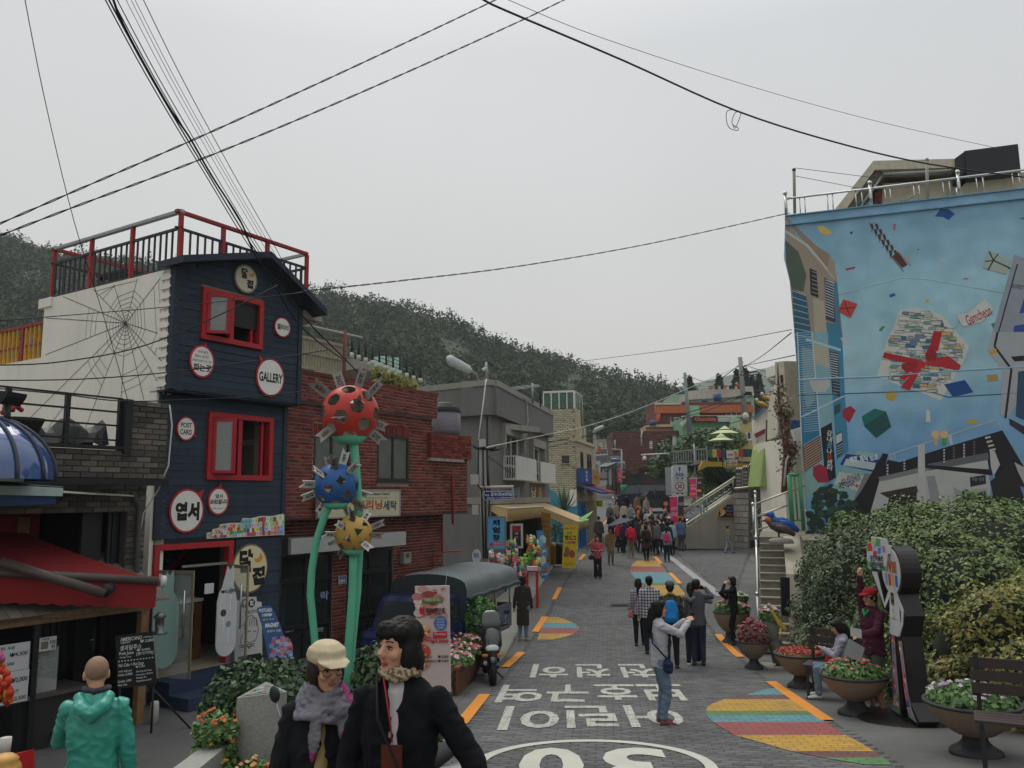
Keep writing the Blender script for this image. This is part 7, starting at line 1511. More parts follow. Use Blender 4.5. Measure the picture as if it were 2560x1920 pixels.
for k in range(420):
 x,y=rr.uniform(980,1720),rr.uniform(-180,550)
 if not all(inpoly(x+dx,y+dy,G)for dx,dy in((0,0),(70,0),(70,40),(0,40))):continue
 w_,h_=rr.uniform(35,80),rr.uniform(16,34);c=rr.choice(['c0c0b6','c5c4b8','9aa8a4','2f6a8a','8a98a8','b9bab2','6a7a9a','5f9a90','c9a468','aab0ac','c8c8c0']);mp([(x-2,y-3),(x+w_+3,y-3),(x+w_+9,y+h_+3),(x-7,y+h_)],'5a6664');mp([(x,y),(x+w_,y-1+rr.uniform(0,8)),(x+w_+6,y+h_),(x-4,y+h_-3)],c)
mp([(1030,168),(1320,230),(1300,275),(1018,215)],'a8232e');mp([(1440,-10),(1510,0),(1480,140),(1400,230),(1365,190),(1410,110)],'a8232e');mp([(1380,230),(1560,200),(1665,275),(1650,325),(1480,285),(1380,275)],'b0262f');mp([(1180,260),(1320,250),(1310,320),(1210,335),(1175,300)],'98202c');mp([(1300,290),(1345,290),(1240,485),(1165,460)],'b0262f');mp([(1150,385),(1220,330),(1260,350),(1200,395)],'a8232e');mp([(1370,220),(1385,150),(1430,140),(1470,180),(1460,230),(1400,245)],'8f1c28');mp([(1295,245),(1340,230),(1378,260),(1360,300),(1310,300)],'b52a34')
mp([(845,700),(950,635),(1045,660),(1088,785),(965,878),(865,780)],'1f4f4c');mp([(845,700),(950,635),(1045,660),(865,775)],'1f6a62')
mp([(690,1320),(808,1360),(750,1478),(645,1420)],'b5473c',MA);mlp([(700,1345),(740,1450)],'6a2028',9,MA);mlp([(660,1400),(790,1390)],'6a2028',9,MA);mp([(1870,970),(1905,920),(2080,1000),(2040,1115),(1850,1060)],'a3ada6',MA);mlp([(1900,925),(1935,1000),(1890,1080)],'20382e',12,MA);mlp([(1935,1000),(2075,1065)],'20382e',12,MA);mlp([(1975,945),(1935,1000),(1870,1010)],'20382e',10,MA)
mp([(1625,1450),(1720,1440),(1860,1320),(1940,1400),(1840,1510),(1680,1550)],'c4c6c0',MA);mt('Gamcheon',1690,1415,1920,1500,'9c2a34',MA,rot=.42,bold=.015,slant=.15);mlp([(1655,1505),(1620,1560),(1520,1570)],'8f9aa0',3,MA)
lay[0]=.004
for P,c,f in(([(1450,635),(1495,572),(1560,570),(1618,615),(1562,665),(1520,640)],'20508e',MA),([(470,715),(520,710),(605,765),(560,795),(500,770)],'c9ae62',MA),([(1105,695),(1130,695),(1118,755),(1104,750)],'b0607a',MA),([(710,1068),(788,1050),(790,1065),(712,1083)],'9c3a50',MA),([(1070,1285),(1115,1268),(1125,1290),(1080,1308)],'2a5a9c',MA),([(985,1580),(1010,1545),(1040,1545),(1005,1590)],'3a8a5a',MA),([(1915,1525),(1950,1515),(1975,1550),(1940,1575)],'2f8a5a',MA),([(745,765),(765,758),(770,775),(752,783)],'1f4a44',MA),([(1683,1145),(1728,1143),(1725,1158),(1685,1156)],'a8708a',MA),([(1303,905),(1323,903),(1322,912),(1304,913)],'8a4050',MA),([(1490,985),(1530,975),(1545,1010),(1510,1020)],'a9bcb8',MA),([(1370,1325),(1400,1325),(1400,1348),(1375,1350)],'b9a868',MA),([(2145,650),(2190,642),(2190,658)],'2a7a4a',MA),([(665,45),(750,68),(745,100),(690,95)],'bcc0bc',MB_),([(1525,435),(1700,398),(1770,500),(1600,540)],'1c4888',MB_),([(1040,500),(1085,485),(1140,500),(1110,575),(1045,550)],'b59a3c',MB_),([(1380,642),(1410,655),(1415,748),(1375,745)],'c0c6c4',MB_),([(1710,735),(1800,722),(1795,765),(1730,765)],'b5a050',MB_),([(1880,355),(1970,350),(1975,405),(1890,412)],'a48c5a',MB_)):mp(P,c,f)
lay[0]=.004
for k in range(6):
 x,y=925+k*31,715+k*44
 for dx in(0,42):mp([(x+dx-14,y-14),(x+dx+6,y-24),(x+dx+18,y+4),(x+dx+10,y+34),(x+dx-4,y+16)],'4a3a34',MA);mlp([(x+dx-10,y-14),(x+dx-22,y-36)],'3a2e2a',4,MA);mlp([(x+dx+4,y+20),(x+dx+2,y+52)],'3a2e2a',4,MA)
mp([(1095,965),(1145,930),(1225,1035),(1180,1062)],'5a3228',MA);mlp([(1075,950),(1190,1090)],'3f2a26',7,MA);mlp([(1140,920),(1250,1045)],'7a7a6c',6,MA);mp([(1205,970),(1235,960),(1240,1005),(1215,1010)],'a8a09a',MA)
rr=random.Random(4)
for k in range(260):
 x=rr.uniform(400,980);top=np.interp(x,[400,470,560,650,760,900,980],[1450,1330,1270,1290,1400,1500,1600]);y=rr.uniform(top,1700);s_=rr.uniform(18,46);mp([(x+s_*math.cos(a)*rr.uniform(.7,1),y+s_*.8*math.sin(a)*rr.uniform(.7,1))for a in np.linspace(0,5.6,8)],rr.choice(['26382f','1f2e2a','2c4236','35503f','22332c']))
pb[0].o('painted_scene',mur)
for pts,r_,c in(([(312,398),(640,382),(960,372),(1600,322),(2190,288)],.03,'8fb4c8'),([(315,525),(700,512),(1380,488),(1560,540),(2190,505)],.022,'3f6688'),([(650,1285),(900,1215),(1180,1140),(1420,1160),(2050,1275)],.02,'9fbcc4')):  # crease highlight and the dark line below it painted into the ridge colours
 b=B();f=MA if pts[0][1]>1000 else MB_;b.tu([PM.at(*f(*p),-.012)for p in pts],r_,M('ridge_'+c,c,ro=.75,n=.15),8);b.o('plaster_ridge',mur)
b=B();b.pb(PM,edge[0][0],uR_,vt-.28,vt-.25,0,.07,M('mural_ground'));b.pb(PM,edge[0][0],uR_,vt,vt+.03,-.4,.05,M('mural_ground'));b.o('coping',mur)
rl=tg_('roof_railing','stainless railing with ball topped posts along the mural roof','railing',PM.p(3,vt+.03));hr_=PM.V(2100,477)-vt-.02
bus=[PM.U(1965,520),PM.U(2179,500),PM.U(2402,490),PM.U(2402,490)+2.6]
for u in bus:
 b=B();b.tu([PM.p(u,vt+.03,-.15),PM.p(u,vt+.16+hr_,-.15)],.045,ST,10);b.ball(PM.p(u,vt+.2+hr_,-.15),.065,ST,12,8);b.o('post',rl)
b=B();b.tu([PM.p(bus[0],vt+hr_+.03,-.15),PM.p(uR_,vt+hr_+.03,-.15)],.032,ST,8);b.o('top_rail',rl)
uu=[]
for a,c in zip(bus,bus[1:]):uu+=[a+(c-a)*f for f in(.17,.23,.5,.56,.83,.9)]
bars('baluster',rl,PM,uu,vt+.03,vt+hr_+.02,-.15,.016,ST,square=False)
pent=tg_('penthouse','beige rooftop block with slanted eave behind the railing','building',PM.p(3,vt,-2));q=PM.off(-2.2);b=B();BG=M('beige_render','a49e8c',ro=.85,stain=.3)
b.pr(q,up_(q,[(2195,640),(2210,450),(2390,440),(2420,640)]),-3,-.3,BG);b.pr(q,up_(q,[(2390,640),(2390,480),(2430,440),(2440,434),(2700,420),(2700,640)]),-2,-.1,BG);b.o('wall',pent)
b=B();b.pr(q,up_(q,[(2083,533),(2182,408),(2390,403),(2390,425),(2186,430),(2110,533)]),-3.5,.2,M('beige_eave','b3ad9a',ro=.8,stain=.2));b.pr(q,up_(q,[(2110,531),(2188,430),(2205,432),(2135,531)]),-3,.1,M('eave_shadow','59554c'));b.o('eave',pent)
b=B();b.tu([q.at(2208,440,.15),q.at(2375,431,.15),q.at(2377,408,.15)],.05,GV,8);b.tu([q.at(2205,442,.1),q.at(2150,520,.1)],.05,GV,8);b.o('gutter_pipe',pent)
pieces(pent,q.off(-.25),[up_(q,[(2188,525),(2188,475),(2207,450),(2209,520)])],[],.2,.07,.01,.03,REDBR,limit=60)
b=B();b.pr(q,up_(q,[(2140,528),(2180,490),(2182,520),(2150,528)]),-.4,-.2,M('frosted_panel'));b.o('stair_panel',pent)
t_=tg_('black_roof_tank','large black box water tank on the mural building roof','water tank',q.at(2450,440));qt=PM.off(-1.9);b=B();a,c,e=qt.U(2413,400),qt.U(2549,400),qt.V(2413,377);b.pb(qt,a,c,e-.85,e,-1.5,0,M('tank_black','24262a',ro=.4));b.o('box',t_)
b=B();a=Pl(qt.p(a,0),0,0,AM-150);b.pr(qt,up_(qt,[(2388,395),(2413,377),(2413,430),(2390,450)]),-1.2,-.02,M('tank_black'));b.pb(qt,qt.U(2510,375),qt.U(2532,375),e,e+.06,-.6,-.3,M('tank_black'));b.o('hatch',t_)
for x,y0,y1,m,lb in((1987,533,425,'fence_wood','pale mast with wires at the left corner of mural roof'),(2319,502,400,'pale_pipe','pale pipe mast standing behind the mural roof railing')):
 b=B();b.tu([PM.off(-.4).at(x,y0),PM.off(-.4).at(x-2,y1)],.045,MATS[m],8);b.ball(PM.off(-.4).at(x-2,y1),.06,BK if x<2000 else MATS[m],8,6);b.o('roof_mast',label=lb,cat='mast')
b=B();b.tu([PM.off(-.8).at(2252,500),PM.off(-.8).at(2265,501),PM.off(-.8).at(2300,480)],.03,CONC,6);b.pb(PM.off(-.8),*[PM.off(-.8).U(x,500)for x in(2251,2266)],PM.off(-.8).V(2255,504),PM.off(-.8).V(2255,498),-.1,.1,GV);b.o('floodlight',label='small floodlight on an arm behind the mural roof railing',cat='lamp')
# -------- concrete walls, stair flights
HWALL=M('concrete_wall','8f8a7e',ro=.9,n=.14,ns=.9,bm_=.5,bs=25,stain=.4)
q=Pl(1838,1362,43,88);t_=tg_('ramp_wall','smooth concrete wall rising with the railed steps behind it','wall',q.at(1780,1362));b=B()
b.pr(q,up_(q,[(1684,1362),(1686,1345),(1716,1320),(1834,1237),(1838,1372),(1700,1372)]),-1.6,0,HWALL);b.o('wall',t_)
t_=tg_('block_wall','grey block retaining wall with dark joints beside the ramp','wall',at(1850,1370,38));BLK=M('wall_block','8a867b',ro=.9,kind='bits',col2=['7d796f','8f8b80','86827a','959184'],n=.18,ns=3,bm_=.5,stain=.35);JD=M('dark_joint','35322e')
pbk=Pl(1838,1372,43,166);uE_=12.5;vt2=pbk.V(1838,1226)
b=B();b.pb(pbk,0,uE_,.3,vt2,-.6,-.02,JD);b.o('core',t_);pieces(t_,pbk.off(-.02),[[(0,.4),(uE_,.4),(uE_,vt2),(0,vt2)]],[],.62,.31,.03,.03,BLK,name='block',limit=300)
pb2=Pl(1838,1300,42.8,90);b=B();v0_,v1_=pb2.V(1838,1240),pb2.V(1838,1221);b.pb(pb2,0,3.2,.5,v1_,-1,-.4,JD);b.o('upper_core',t_)
rl=tg_('ramp_railing','steel railing with scroll panels climbing the concrete ramp','railing',q.at(1780,1300));qf=q.off(-.25)
for pts,r_ in(([ZR(215,1030),ZR(1042,485)],.045),([ZR(250,1040),ZR(1010,540)],.035),([ZR(390,1080),ZR(1010,670)],.035),([ZR(412,1117),ZR(1020,706)],.045)):
 b=B();b.tu([qf.at(*p)for p in pts],r_,M('pale_steel','b3af98',ro=.3,metal=.6),8);b.o('rail',rl)
for x,y0,y1 in((595,1000,800),(630,975,712),(668,930,745),(1012,660,515),(240,1240,1010)):b=B();b.tu([qf.at(*ZR(x,y0)),qf.at(*ZR(x,y1))],.04,GV,6);b.o('post',rl)
for k in range(11):
 f=k/11
 if abs(f-.41)<.05:continue
 x=300+660*f;y=1015-(x-300)*.655;b=B();c=qf.at(*ZR(x+20,y+28));b.tu([c+Vc((.2*math.cos(a),0,.16*math.sin(a)+.1*math.cos(a)))for a in np.linspace(0,6.0,12)],.018,GV,4);b.o('scroll',rl)
t_=tg_('notice_fence','dark fence panels with white writing and spear tips above the ramp','fence',at(1865,1222,41));qn=Pl(1865,1200,41,120)
for k,(xa,xb,ya,yb)in enumerate(((1048,1130,400,640),(1140,1215,375,628),(1222,1318,345,612))):
 b=B();b.pr(qn,up_(qn,[ZR(xa,yb),ZR(xa,ya),ZR(xb,ya-25),ZR(xb,yb-12)]),-.05,0,M('notice_dark','4a4842',ro=.7,n=.15));b.o('panel',t_)
 b=B()
 for j in range(4):tx(b,qn,['골목길','지켜주세요','감천','소곤소곤'][j],*ZR(xa+10,ya+35+j*48),*ZR(xb-12,ya+62+j*46),.004,'a8a69e',bold=.03)
 b.o('print',t_)
 for j in range(3):b=B();x=xa+10+j*30;b.tu([qn.at(*ZR(x,ya)),qn.at(*ZR(x+14,ya-40))],[.06,.01],ST,6);b.o('spear',t_)
qs=q.off(.03);t_=tg_('stair_map_sign','black direction sign with gold edge on the ramp wall','sign',qs.at(*ZR(920,1030)));P1=[ZR(808,1030),ZR(812,940),ZR(925,840),ZR(1025,838),ZR(1030,1030)];P2=[ZR(820,1020),ZR(824,945),ZR(930,850),ZR(1014,848),ZR(1018,1020)]
b=B();b.pr(qs,up_(qs,P1),0,.05,M('gold_rim','a9843a',ro=.5));b.o('rim',t_);b=B();b.pr(qs,up_(qs,P2),.05,.06,M('chalk_black'));b.o('panel',t_);b=B()
tx(b,qs,'하늘마루',*ZR(912,875),*ZR(1005,905),.063,'3a6a9a',bold=.03);tx(b,qs,'아트하우스',*ZR(912,920),*ZR(1005,948),.063,'4a7a9a',bold=.03);tx(b,qs,'공영화장실',*ZR(920,970),*ZR(1010,995),.063,'a84a3a',bold=.03);u,v=qs.uv(*ZR(875,945));b.fl(qs,ci(u,v,.14,.14,12),.063,PT,'c9953a')
b.tu([qs.at(*ZR(838,1005),.065),qs.at(*ZR(860,985),.065),qs.at(*ZR(862,1000),.065),qs.at(*ZR(900,960),.065)],.03,PT,4,col='b5b4b0');b.o('print',t_)
SX0,SY0,SZ0,NS_,RI,GO,SW_=5.62,19.3,.15,14,.17,.27,.62
sd=Vc((.30,.954,0));sr=Vc((.954,-.30,0))
st=tg_('stone_stair','narrow steep concrete stair climbing beside the hedge','stairs',(SX0,SY0,SZ0));CST=M('stair_concrete','7d7a6e',ro=.95,n=.22,ns=4,bm_=.6,bs=30,stain=.4)
def sp_(r_,f,z):p=Vc((SX0,SY0,0))+sr*r_+sd*f;return Vc((p.x,p.y,z))
for k in range(NS_):
 b=B();f0_,z=k*GO,SZ0+(k+1)*RI;P=[sp_(0,f0_,z-RI-.05),sp_(SW_,f0_,z-RI-.05),sp_(SW_,f0_+GO+.1,z-RI-.05),sp_(0,f0_+GO+.1,z-RI-.05)]
 b.hexa(P+[Vc((p.x,p.y,z-.03))for p in P],CST);P=[sp_(0,f0_-.025,z-.03),sp_(SW_,f0_-.025,z-.03),sp_(SW_,f0_+GO+.1,z-.03),sp_(0,f0_+GO+.1,z-.03)];b.hexa(P+[p+Vc((0,0,.03))for p in P],M('stair_nosing','94907f',ro=.9,n=.2,ns=6,bm_=.4));b.o('step',st)
zt,ft=SZ0+NS_*RI,NS_*GO
b=B();P=[sp_(-.0,ft,zt-.4),sp_(2.0,ft-.1,zt-.4),sp_(2.4,ft+3.5,zt-.4),sp_(0,ft+3.5,zt-.4)];b.hexa(P+[p+Vc((0,0,.39))for p in P],CST);b.o('landing',st)
b=B();prof=[(0,.1),(ft,.1),(ft+.0,zt+.02),(ft-.4,zt+.02),(0,.55)]
for(ra,rb,top0)in((SW_,SW_+.42,1),):
 f_a,f_b=-.1,ft;P=[sp_(ra,f_a,0),sp_(rb,f_a,0),sp_(rb,f_b,0),sp_(ra,f_b,0)];Q=[sp_(ra,f_a+.9,zt-.75),sp_(rb,f_a+.9,zt-.75),sp_(rb,f_b,zt),sp_(ra,f_b,zt)];b.hexa(P+Q,M('cheek_wall','a19c8a',ro=.9,n=.15,ns=2,bm_=.5,stain=.3));b.o('cheek',st)
b=B();P=[sp_(SW_+.42,.35,0),sp_(SW_+1.0,.45,0),sp_(SW_+1.2,ft-.1,0),sp_(SW_+.42,ft,0)];b.hexa(P+[Vc((p.x,p.y,zt+.06))for p in P],M('pier_concrete','6f6a5c',ro=.95,n=.2,ns=2,bm_=.6,stain=.4));b.o('pier',st)
b=B();qk=Pl(sp_(SW_+.1,.25,0),0,0,86);b.pr(qk,up_(qk,[(1939,1440),(1961,1441),(1963,1538),(1942,1534)]),.25,.3,M('black_board','26272b',ro=.5));b.o('black_panel',st)
rl=tg_('stair_handrail','stainless handrail with ball tops on the left of narrow stair','railing',sp_(-.05,0,.2))
b=B();b.tu([sp_(-.05,0,SZ0+.95),sp_(-.05,ft*.98,zt+1.05)],.03,ST,8);b.tu([sp_(-.05,0,SZ0+.5),sp_(-.05,ft*.98,zt+.5)],.022,ST,8);b.o('rail',rl)
for f in(0,.5,.98):b=B();z0_=SZ0+f*NS_*RI;b.tu([sp_(-.05,ft*f,z0_),sp_(-.05,ft*f,z0_+1.2)],.032,ST,8);b.ball(sp_(-.05,ft*f,z0_+1.24),.05,ST,10,8);b.o('post',rl)
for k in range(1,10):b=B();f=k/10;z0_=SZ0+f*NS_*RI;b.tu([sp_(-.05,ft*f,z0_+.1),sp_(-.05,ft*f,z0_+.95)],.012,ST,5);b.o('baluster',rl)
q=Pl(1888,1260,23.6,96);rl=tg_('upper_handrail','three rail steel handrail slanting up in front of graffiti wall','railing',q.at(1888,1330))
for a,c in((ZR(1290,850),ZR(1960,598)),(ZR(1318,1012),ZR(1765,845)),(ZR(1322,1192),ZR(1780,1020)),(ZR(1960,945),ZR(1985,935))):b=B();b.tu([q.at(*a),q.at(*c)],.028,M('pale_steel'),8);b.o('rail',rl)
b=B();b.tu([q.at(*ZR(1290,1320)),q.at(*ZR(1280,830))],.04,ST,8);b.ball(q.at(*ZR(1275,845)),.06,ST,10,8);b.o('post',rl)
b=B();pp=[ZR(1030,640),ZR(1130,632),ZR(1295,612),ZR(1330,598),ZR(1470,590),ZR(1540,660),ZR(1620,760),ZR(1680,795),ZR(1800,790),ZR(1985,765)];q4=Pl(1900,1230,30,96);b.tu([q4.at(*p)for p in pp],.04,M('pale_steel'),8);b.o('curved_handrail',label='pale curved handrail capping the upper block wall',cat='railing')
q5=Pl(1900,1250,30.3,96);t_=tg_('graffiti_wall','dark block wall covered with white scribbled vines behind handrail','wall',q5.at(1930,1340));b=B();b.pr(q5,up_(q5,[ZR(1240,1430),ZR(1240,620),ZR(1470,600),ZR(1620,780),ZR(2010,790),ZR(2030,1300)]),-.4,-.02,JD);b.o('core',t_)
pieces(t_,q5.off(-.02),[up_(q5,[ZR(1240,1330),ZR(1240,620),ZR(1470,600),ZR(1620,780),ZR(2010,790),ZR(2020,1300)])],[],.4,.2,.02,.025,M('wall_block2','5e594f',ro=.9,kind='bits',col2=['524e46','66615a','5a564d'],n=.2,ns=3,bm_=.5),name='block')
rs=np.random.RandomState(12);b=B()
for k in range(120):
 x,y=1320+rs.rand()*330,720+rs.rand()*500;pts=[]
 for j in range(4):pts.append(q5.at(*ZR(x,y),.03));x+=rs.normal()*22;y+=rs.uniform(10,40)
 b.tu(pts,.012+.012*rs.rand(),M('vine_'+str(k%3),['b5b1aa','8f6a5f','77726a'][k%3]),4)
b.o('vine',t_)
q=Pl(1990,1260,22.6,96);t_=tg_('green_gate_frame','upright green painted steel frame at the head of stair','frame',q.at(1990,1328));GS=M('green_steel','2f7d55',ro=.4,n=.1)
for a,c,r_ in((ZR(1750,460),ZR(1802,1200),.06),(ZR(1888,460),ZR(1946,1195),.05),(ZR(1745,458),ZR(1892,458),.045),(ZR(1823,470),ZR(1865,1055),.022),(ZR(1790,1058),ZR(1935,1055),.022)):b=B();b.tu([q.at(*a),q.at(*c)],r_,GS,10);b.o('bar',t_)
p=at(1955,1343,21.6);t_=tg_('bird_statue','bright blue bird statue perched behind the dark one','statue',p);bird(t_,at(1958,1334,21.9),.6,M('blue_bird','1f4f96',ro=.35),M('blue_bird'),M('dark_beak','2c2c30'),3.35)
p=at(1950,1346,21.3);t_=tg_('bird_statue','dark grey and rust bird statue in front at stair head','statue',p);bird(t_,at(1950,1343,21.2),.52,M('dark_bird','4a3f3c',ro=.5),M('rust_bird','9c4a34'),M('dark_beak'),3.2)
b=B();b.lathe(at(1953,1358,21.5),[(0,0),(.32,0),(.3,.1),(.2,.13),(0,.14)],CONC,12);b.o('bird_plinth',label='low round concrete plinth under the two bird statues',cat='plinth')
# -------- hedge bank
def bankz(x,y):
 """earth bank under the hedge: rises from the pavement edge up to the mural's foot"""
 fx=float(np.interp(y,[6,9,12,15,18,20,24],[7.9,7.2,6.45,6.25,6.9,7.5,8.3]));t=min(1,max(0,(x-fx)/2.6));t2=min(1,max(0,(x-fx)/.7));return gz(x,y)+t2*.7+t*1.5
V=[];F=[];XS,YS=np.linspace(5.5,16,36),np.linspace(4,23,50)
for y in YS:
 for x in XS:V.append((x,y,bankz(x,y)-.06 if bankz(x,y)>gz(x,y)+.02 else gz(x,y)-.15))
n=len(XS);F=[(j*n+i,j*n+i+1,(j+1)*n+i+1,(j+1)*n+i)for j in range(len(YS)-1)for i in range(n-1)]
link('hedge_bank',mesh_np('hedge_bank',V,F,M('bank_soil','2e2f20',ro=1,n=.3,bm_=.5),True),kind='structure')
def hedge(name,label,blobs,n,size,cols,seed,jit=.5,asp=2.0):
 rs=np.random.RandomState(seed);P,N=blobpts(n,blobs,rs,.8);t_=tg_(name,label,'hedge',blobs[0][0]);nn=np.array([mnoise.noise(Vc((p[0]*2.2,p[1]*2.2,p[2]*2.2)))for p in P]);P=P+N*(nn*.42)[:,None]
 leaves('foliage',t_,P,N+np.array([0,-.1,.35]),size,leafmat('hedge_'+cols[0],cols,.55),jit,kind='stuff',aspect=asp)
 b=B()
 for c,r_ in blobs:b.ball(c,1,M('hedge_core','20261a',ro=1,n=.4),14,9,sx=r_[0]*.82,sy=r_[1]*.82,sz=r_[2]*.82)
 b.o('stems',t_);return t_  # dark filler balls, not stems: the hedge's inner shade put into their colour
def hb(px,py,Y,rx,ry,rz):p=at(px,py,Y);return(tuple(p),(rx,ry,rz))
hedge('privet_hedge','dense dark green hedge behind the bench and the seated woman',[hb(2085,1530,17.5,.75,1.0,1.15),hb(2120,1480,17.5,.9,1.1,1.3),hb(2160,1500,16.6,.9,1.1,1.35),hb(2095,1640,16.6,.75,.8,.8),hb(2150,1640,15.8,.95,.9,.8),hb(2180,1420,18,.8,1,1.0),hb(2080,1440,18.4,.6,.8,.7),hb(2240,1620,15,.8,.8,.9)],46000,.041,['35432a','425433','4f613a','2b3822','64704a'],1)
hedge('shrub_bank','bright mid green shrubs sloping up right of the figure sign',[hb(2290,1500,15.2,.95,1.1,1.35),hb(2370,1480,14.6,1.0,1.1,1.3),hb(2300,1380,17,1.2,1.2,1.0),hb(2420,1380,16,1.4,1.2,.95),hb(2340,1640,13.6,.8,.8,.85),hb(2530,1420,14.5,1.4,1.2,1.0),hb(2300,1720,13,.6,.6,.5),hb(2450,1520,13.6,1.0,1,1.1)],48000,.041,['455a2e','566b38','687a40','38492a','7c8446'],2)
hedge('yellow_shrubs','yellow green leaved shrubs behind the right hand planter',[hb(2430,1640,12.4,.6,.7,.7),hb(2520,1600,11.8,.75,.8,.85),hb(2400,1730,12.2,.55,.6,.45),hb(2580,1700,11.2,.7,.8,.7),hb(2500,1720,11.6,.6,.6,.5),hb(2600,1560,12.4,.5,.8,.6)],24000,.042,['77742f','5f6a32','8c7f38','4a5c2c','967f35'],3)
hedge('climbing_shrub','loose light green shrub along the foot of the mural',[hb(2180,1330,20,1.0,.5,.45),hb(2280,1320,20,1.1,.5,.5),hb(2400,1330,19.5,1.2,.6,.55),hb(2520,1320,19,1.2,.6,.55),hb(2470,1290,19.5,.9,.4,.4)],15000,.06,['4a6038','5c7544','6f864c','3b4f2e'],4,.8)
bank('roadside_ivy','pale dry bramble on the wall top left of hedge',[(2010,1370),(2060,1362),(2130,1352),(2160,1372),(2120,1400),(2020,1410)],19,19.5,900,.07,['77786a','8a8a7a','5f6650'],8,'shrub')
# -------- ball sculpture
GP_=M('mint_post','5aa98a',ro=.55,n=.1,ns=3)
sc_=tg_('ball_sculpture','tall sculpture of curved mint green stems carrying pierced balls','sculpture',gnd(875,1760))
SY=10.2
for pts,r_ in(([(824,1262),(811,1291),(791,1352),(779,1427),(776,1488),(786,1594),(800,1720)],.046),([(884,1100),(892,1200),(897,1290),(897,1380),(892,1480),(880,1600),(868,1745)],.054),([(883,1384),(881,1480),(873,1590),(860,1745)],.048)):
 b=B();P=[at(x,y,SY+(.15 if pts[0][0]==884 else 0))for x,y in pts];P2_=[]
 for a,c in zip(P,P[1:]):P2_+=[a.lerp(c,f)for f in(0,.5)]
 P2_.append(P[-1]);b.tu(P2_,r_,GP_,12);b.o('stem',sc_)
def pball(label,cx,cy,rpx,Y,col,kind,seed):
 c=at(cx,cy,Y);r_=rpx/2050*Y*1.0;b=B();rs=np.random.RandomState(seed);NU,NV=120,72;holes_=[]
 for i in range(26):
  z=1-2*(i+.5)/26;a=i*2.4;holes_.append((Vc((math.sqrt(1-z*z)*math.cos(a),math.sqrt(1-z*z)*math.sin(a),z)),rs.rand()*6))
 V=[];F=[];hs={'c':.24,'s':.2,'t':.26}[kind]
 def hit(d):
  for h,ro in holes_:
   if d.dot(h)<.9:continue
   u=h.cross(Vc((0,0,1))).normalized();v=h.cross(u);x,y=d.dot(u),d.dot(v);x,y=x*math.cos(ro)-y*math.sin(ro),x*math.sin(ro)+y*math.cos(ro)
   if kind=='c'and x*x+y*y<hs*hs:return True
   if kind=='s'and max(abs(x),abs(y))<hs*.85:return True
   if kind=='t'and y>-.14 and abs(x)*1.73+y<.28:return True
  return False
 for j in range(NV+1):
  th=math.pi*j/NV
  for i in range(NU):a=2*math.pi*i/NU;V.append(c+Vc((math.sin(th)*math.cos(a),math.sin(th)*math.sin(a),math.cos(th)))*r_)
 for j in range(NV):
  for i in range(NU):
   d=Vc((math.sin(math.pi*(j+.5)/NV)*math.cos(2*math.pi*(i+.5)/NU),math.sin(math.pi*(j+.5)/NV)*math.sin(2*math.pi*(i+.5)/NU),math.cos(math.pi*(j+.5)/NV)))
   if not hit(d):F.append((j*NU+i,(j+1)*NU+i,(j+1)*NU+(i+1)%NU,j*NU+(i+1)%NU))
 b.add(V,F,M('ball_'+col,col,ro=.42,n=.16,ns=5),smooth=True);b.add([c+(p-c)*.965 for p in V],[f[::-1]for f in F],M('ball_inner','8f8a78',ro=.6),smooth=True);b.o('ball',sc_)
 b=B();b.lathe(c-Vc((0,0,r_*1.02)),[(0,-.02),(r_*.35,-.01),(r_*.62,r_*.22),(r_*.5,r_*.18),(0,.0)],GP_,24);b.o('cup',sc_)
 for i in range(12):
  h,ro=holes_[(i*5+seed)%26]
  if h.z<-.8:continue
  u=h.cross(Vc((rs.normal()*.35,1,rs.normal()*.35))).normalized();l=r_*(.5+.3*rs.rand());w_=r_*.17;p0,p1=c+h*r_*.9,c+h*(r_*1.0+l)
  b=B();A=[p0-u*w_,p1-u*w_,p1+h*(-w_*.6),p1+u*w_*1.05+h*w_*.6,p0+u*w_];nn=h.cross(u)*.006
  m=M('tag_steel','77706a',ro=.45,metal=.2,n=.3)if kind=='c'or rs.rand()<.4 else M('tag_white2','bdbdb6',ro=.5)
  b.add([p+nn for p in A]+[p-nn for p in A],[(0,1,2,3,4),(9,8,7,6,5)]+[(k,5+k,5+(k+1)%5,(k+1)%5)for k in range(5)],m);tg=b.o('tag',sc_)
  s=rs.choice(['가족사랑','LOVE','우리아이','감천','행복','사랑해','친구']);gv,gf,gw,gh_=glyphs(s,.03);b=B()
  for sg in(1,-1):b.add([p0+h*(l*.3+l*.6*x/gw)+u*sg*(y/gh_-.5)*w_*1.1+nn*1.35*sg*(1 if h.cross(u).dot(h.cross(u))else 1)for x,y in gv],gf if sg>0 else gf,PT,'23262c')
  b.o('writing',tg)
pball('',875,1035,72,SY+.15,'b2382b','c',1);pball('',840,1213,55,SY,'27558f','s',2);pball('',884,1336,46,SY-.05,'a9863f','t',3)
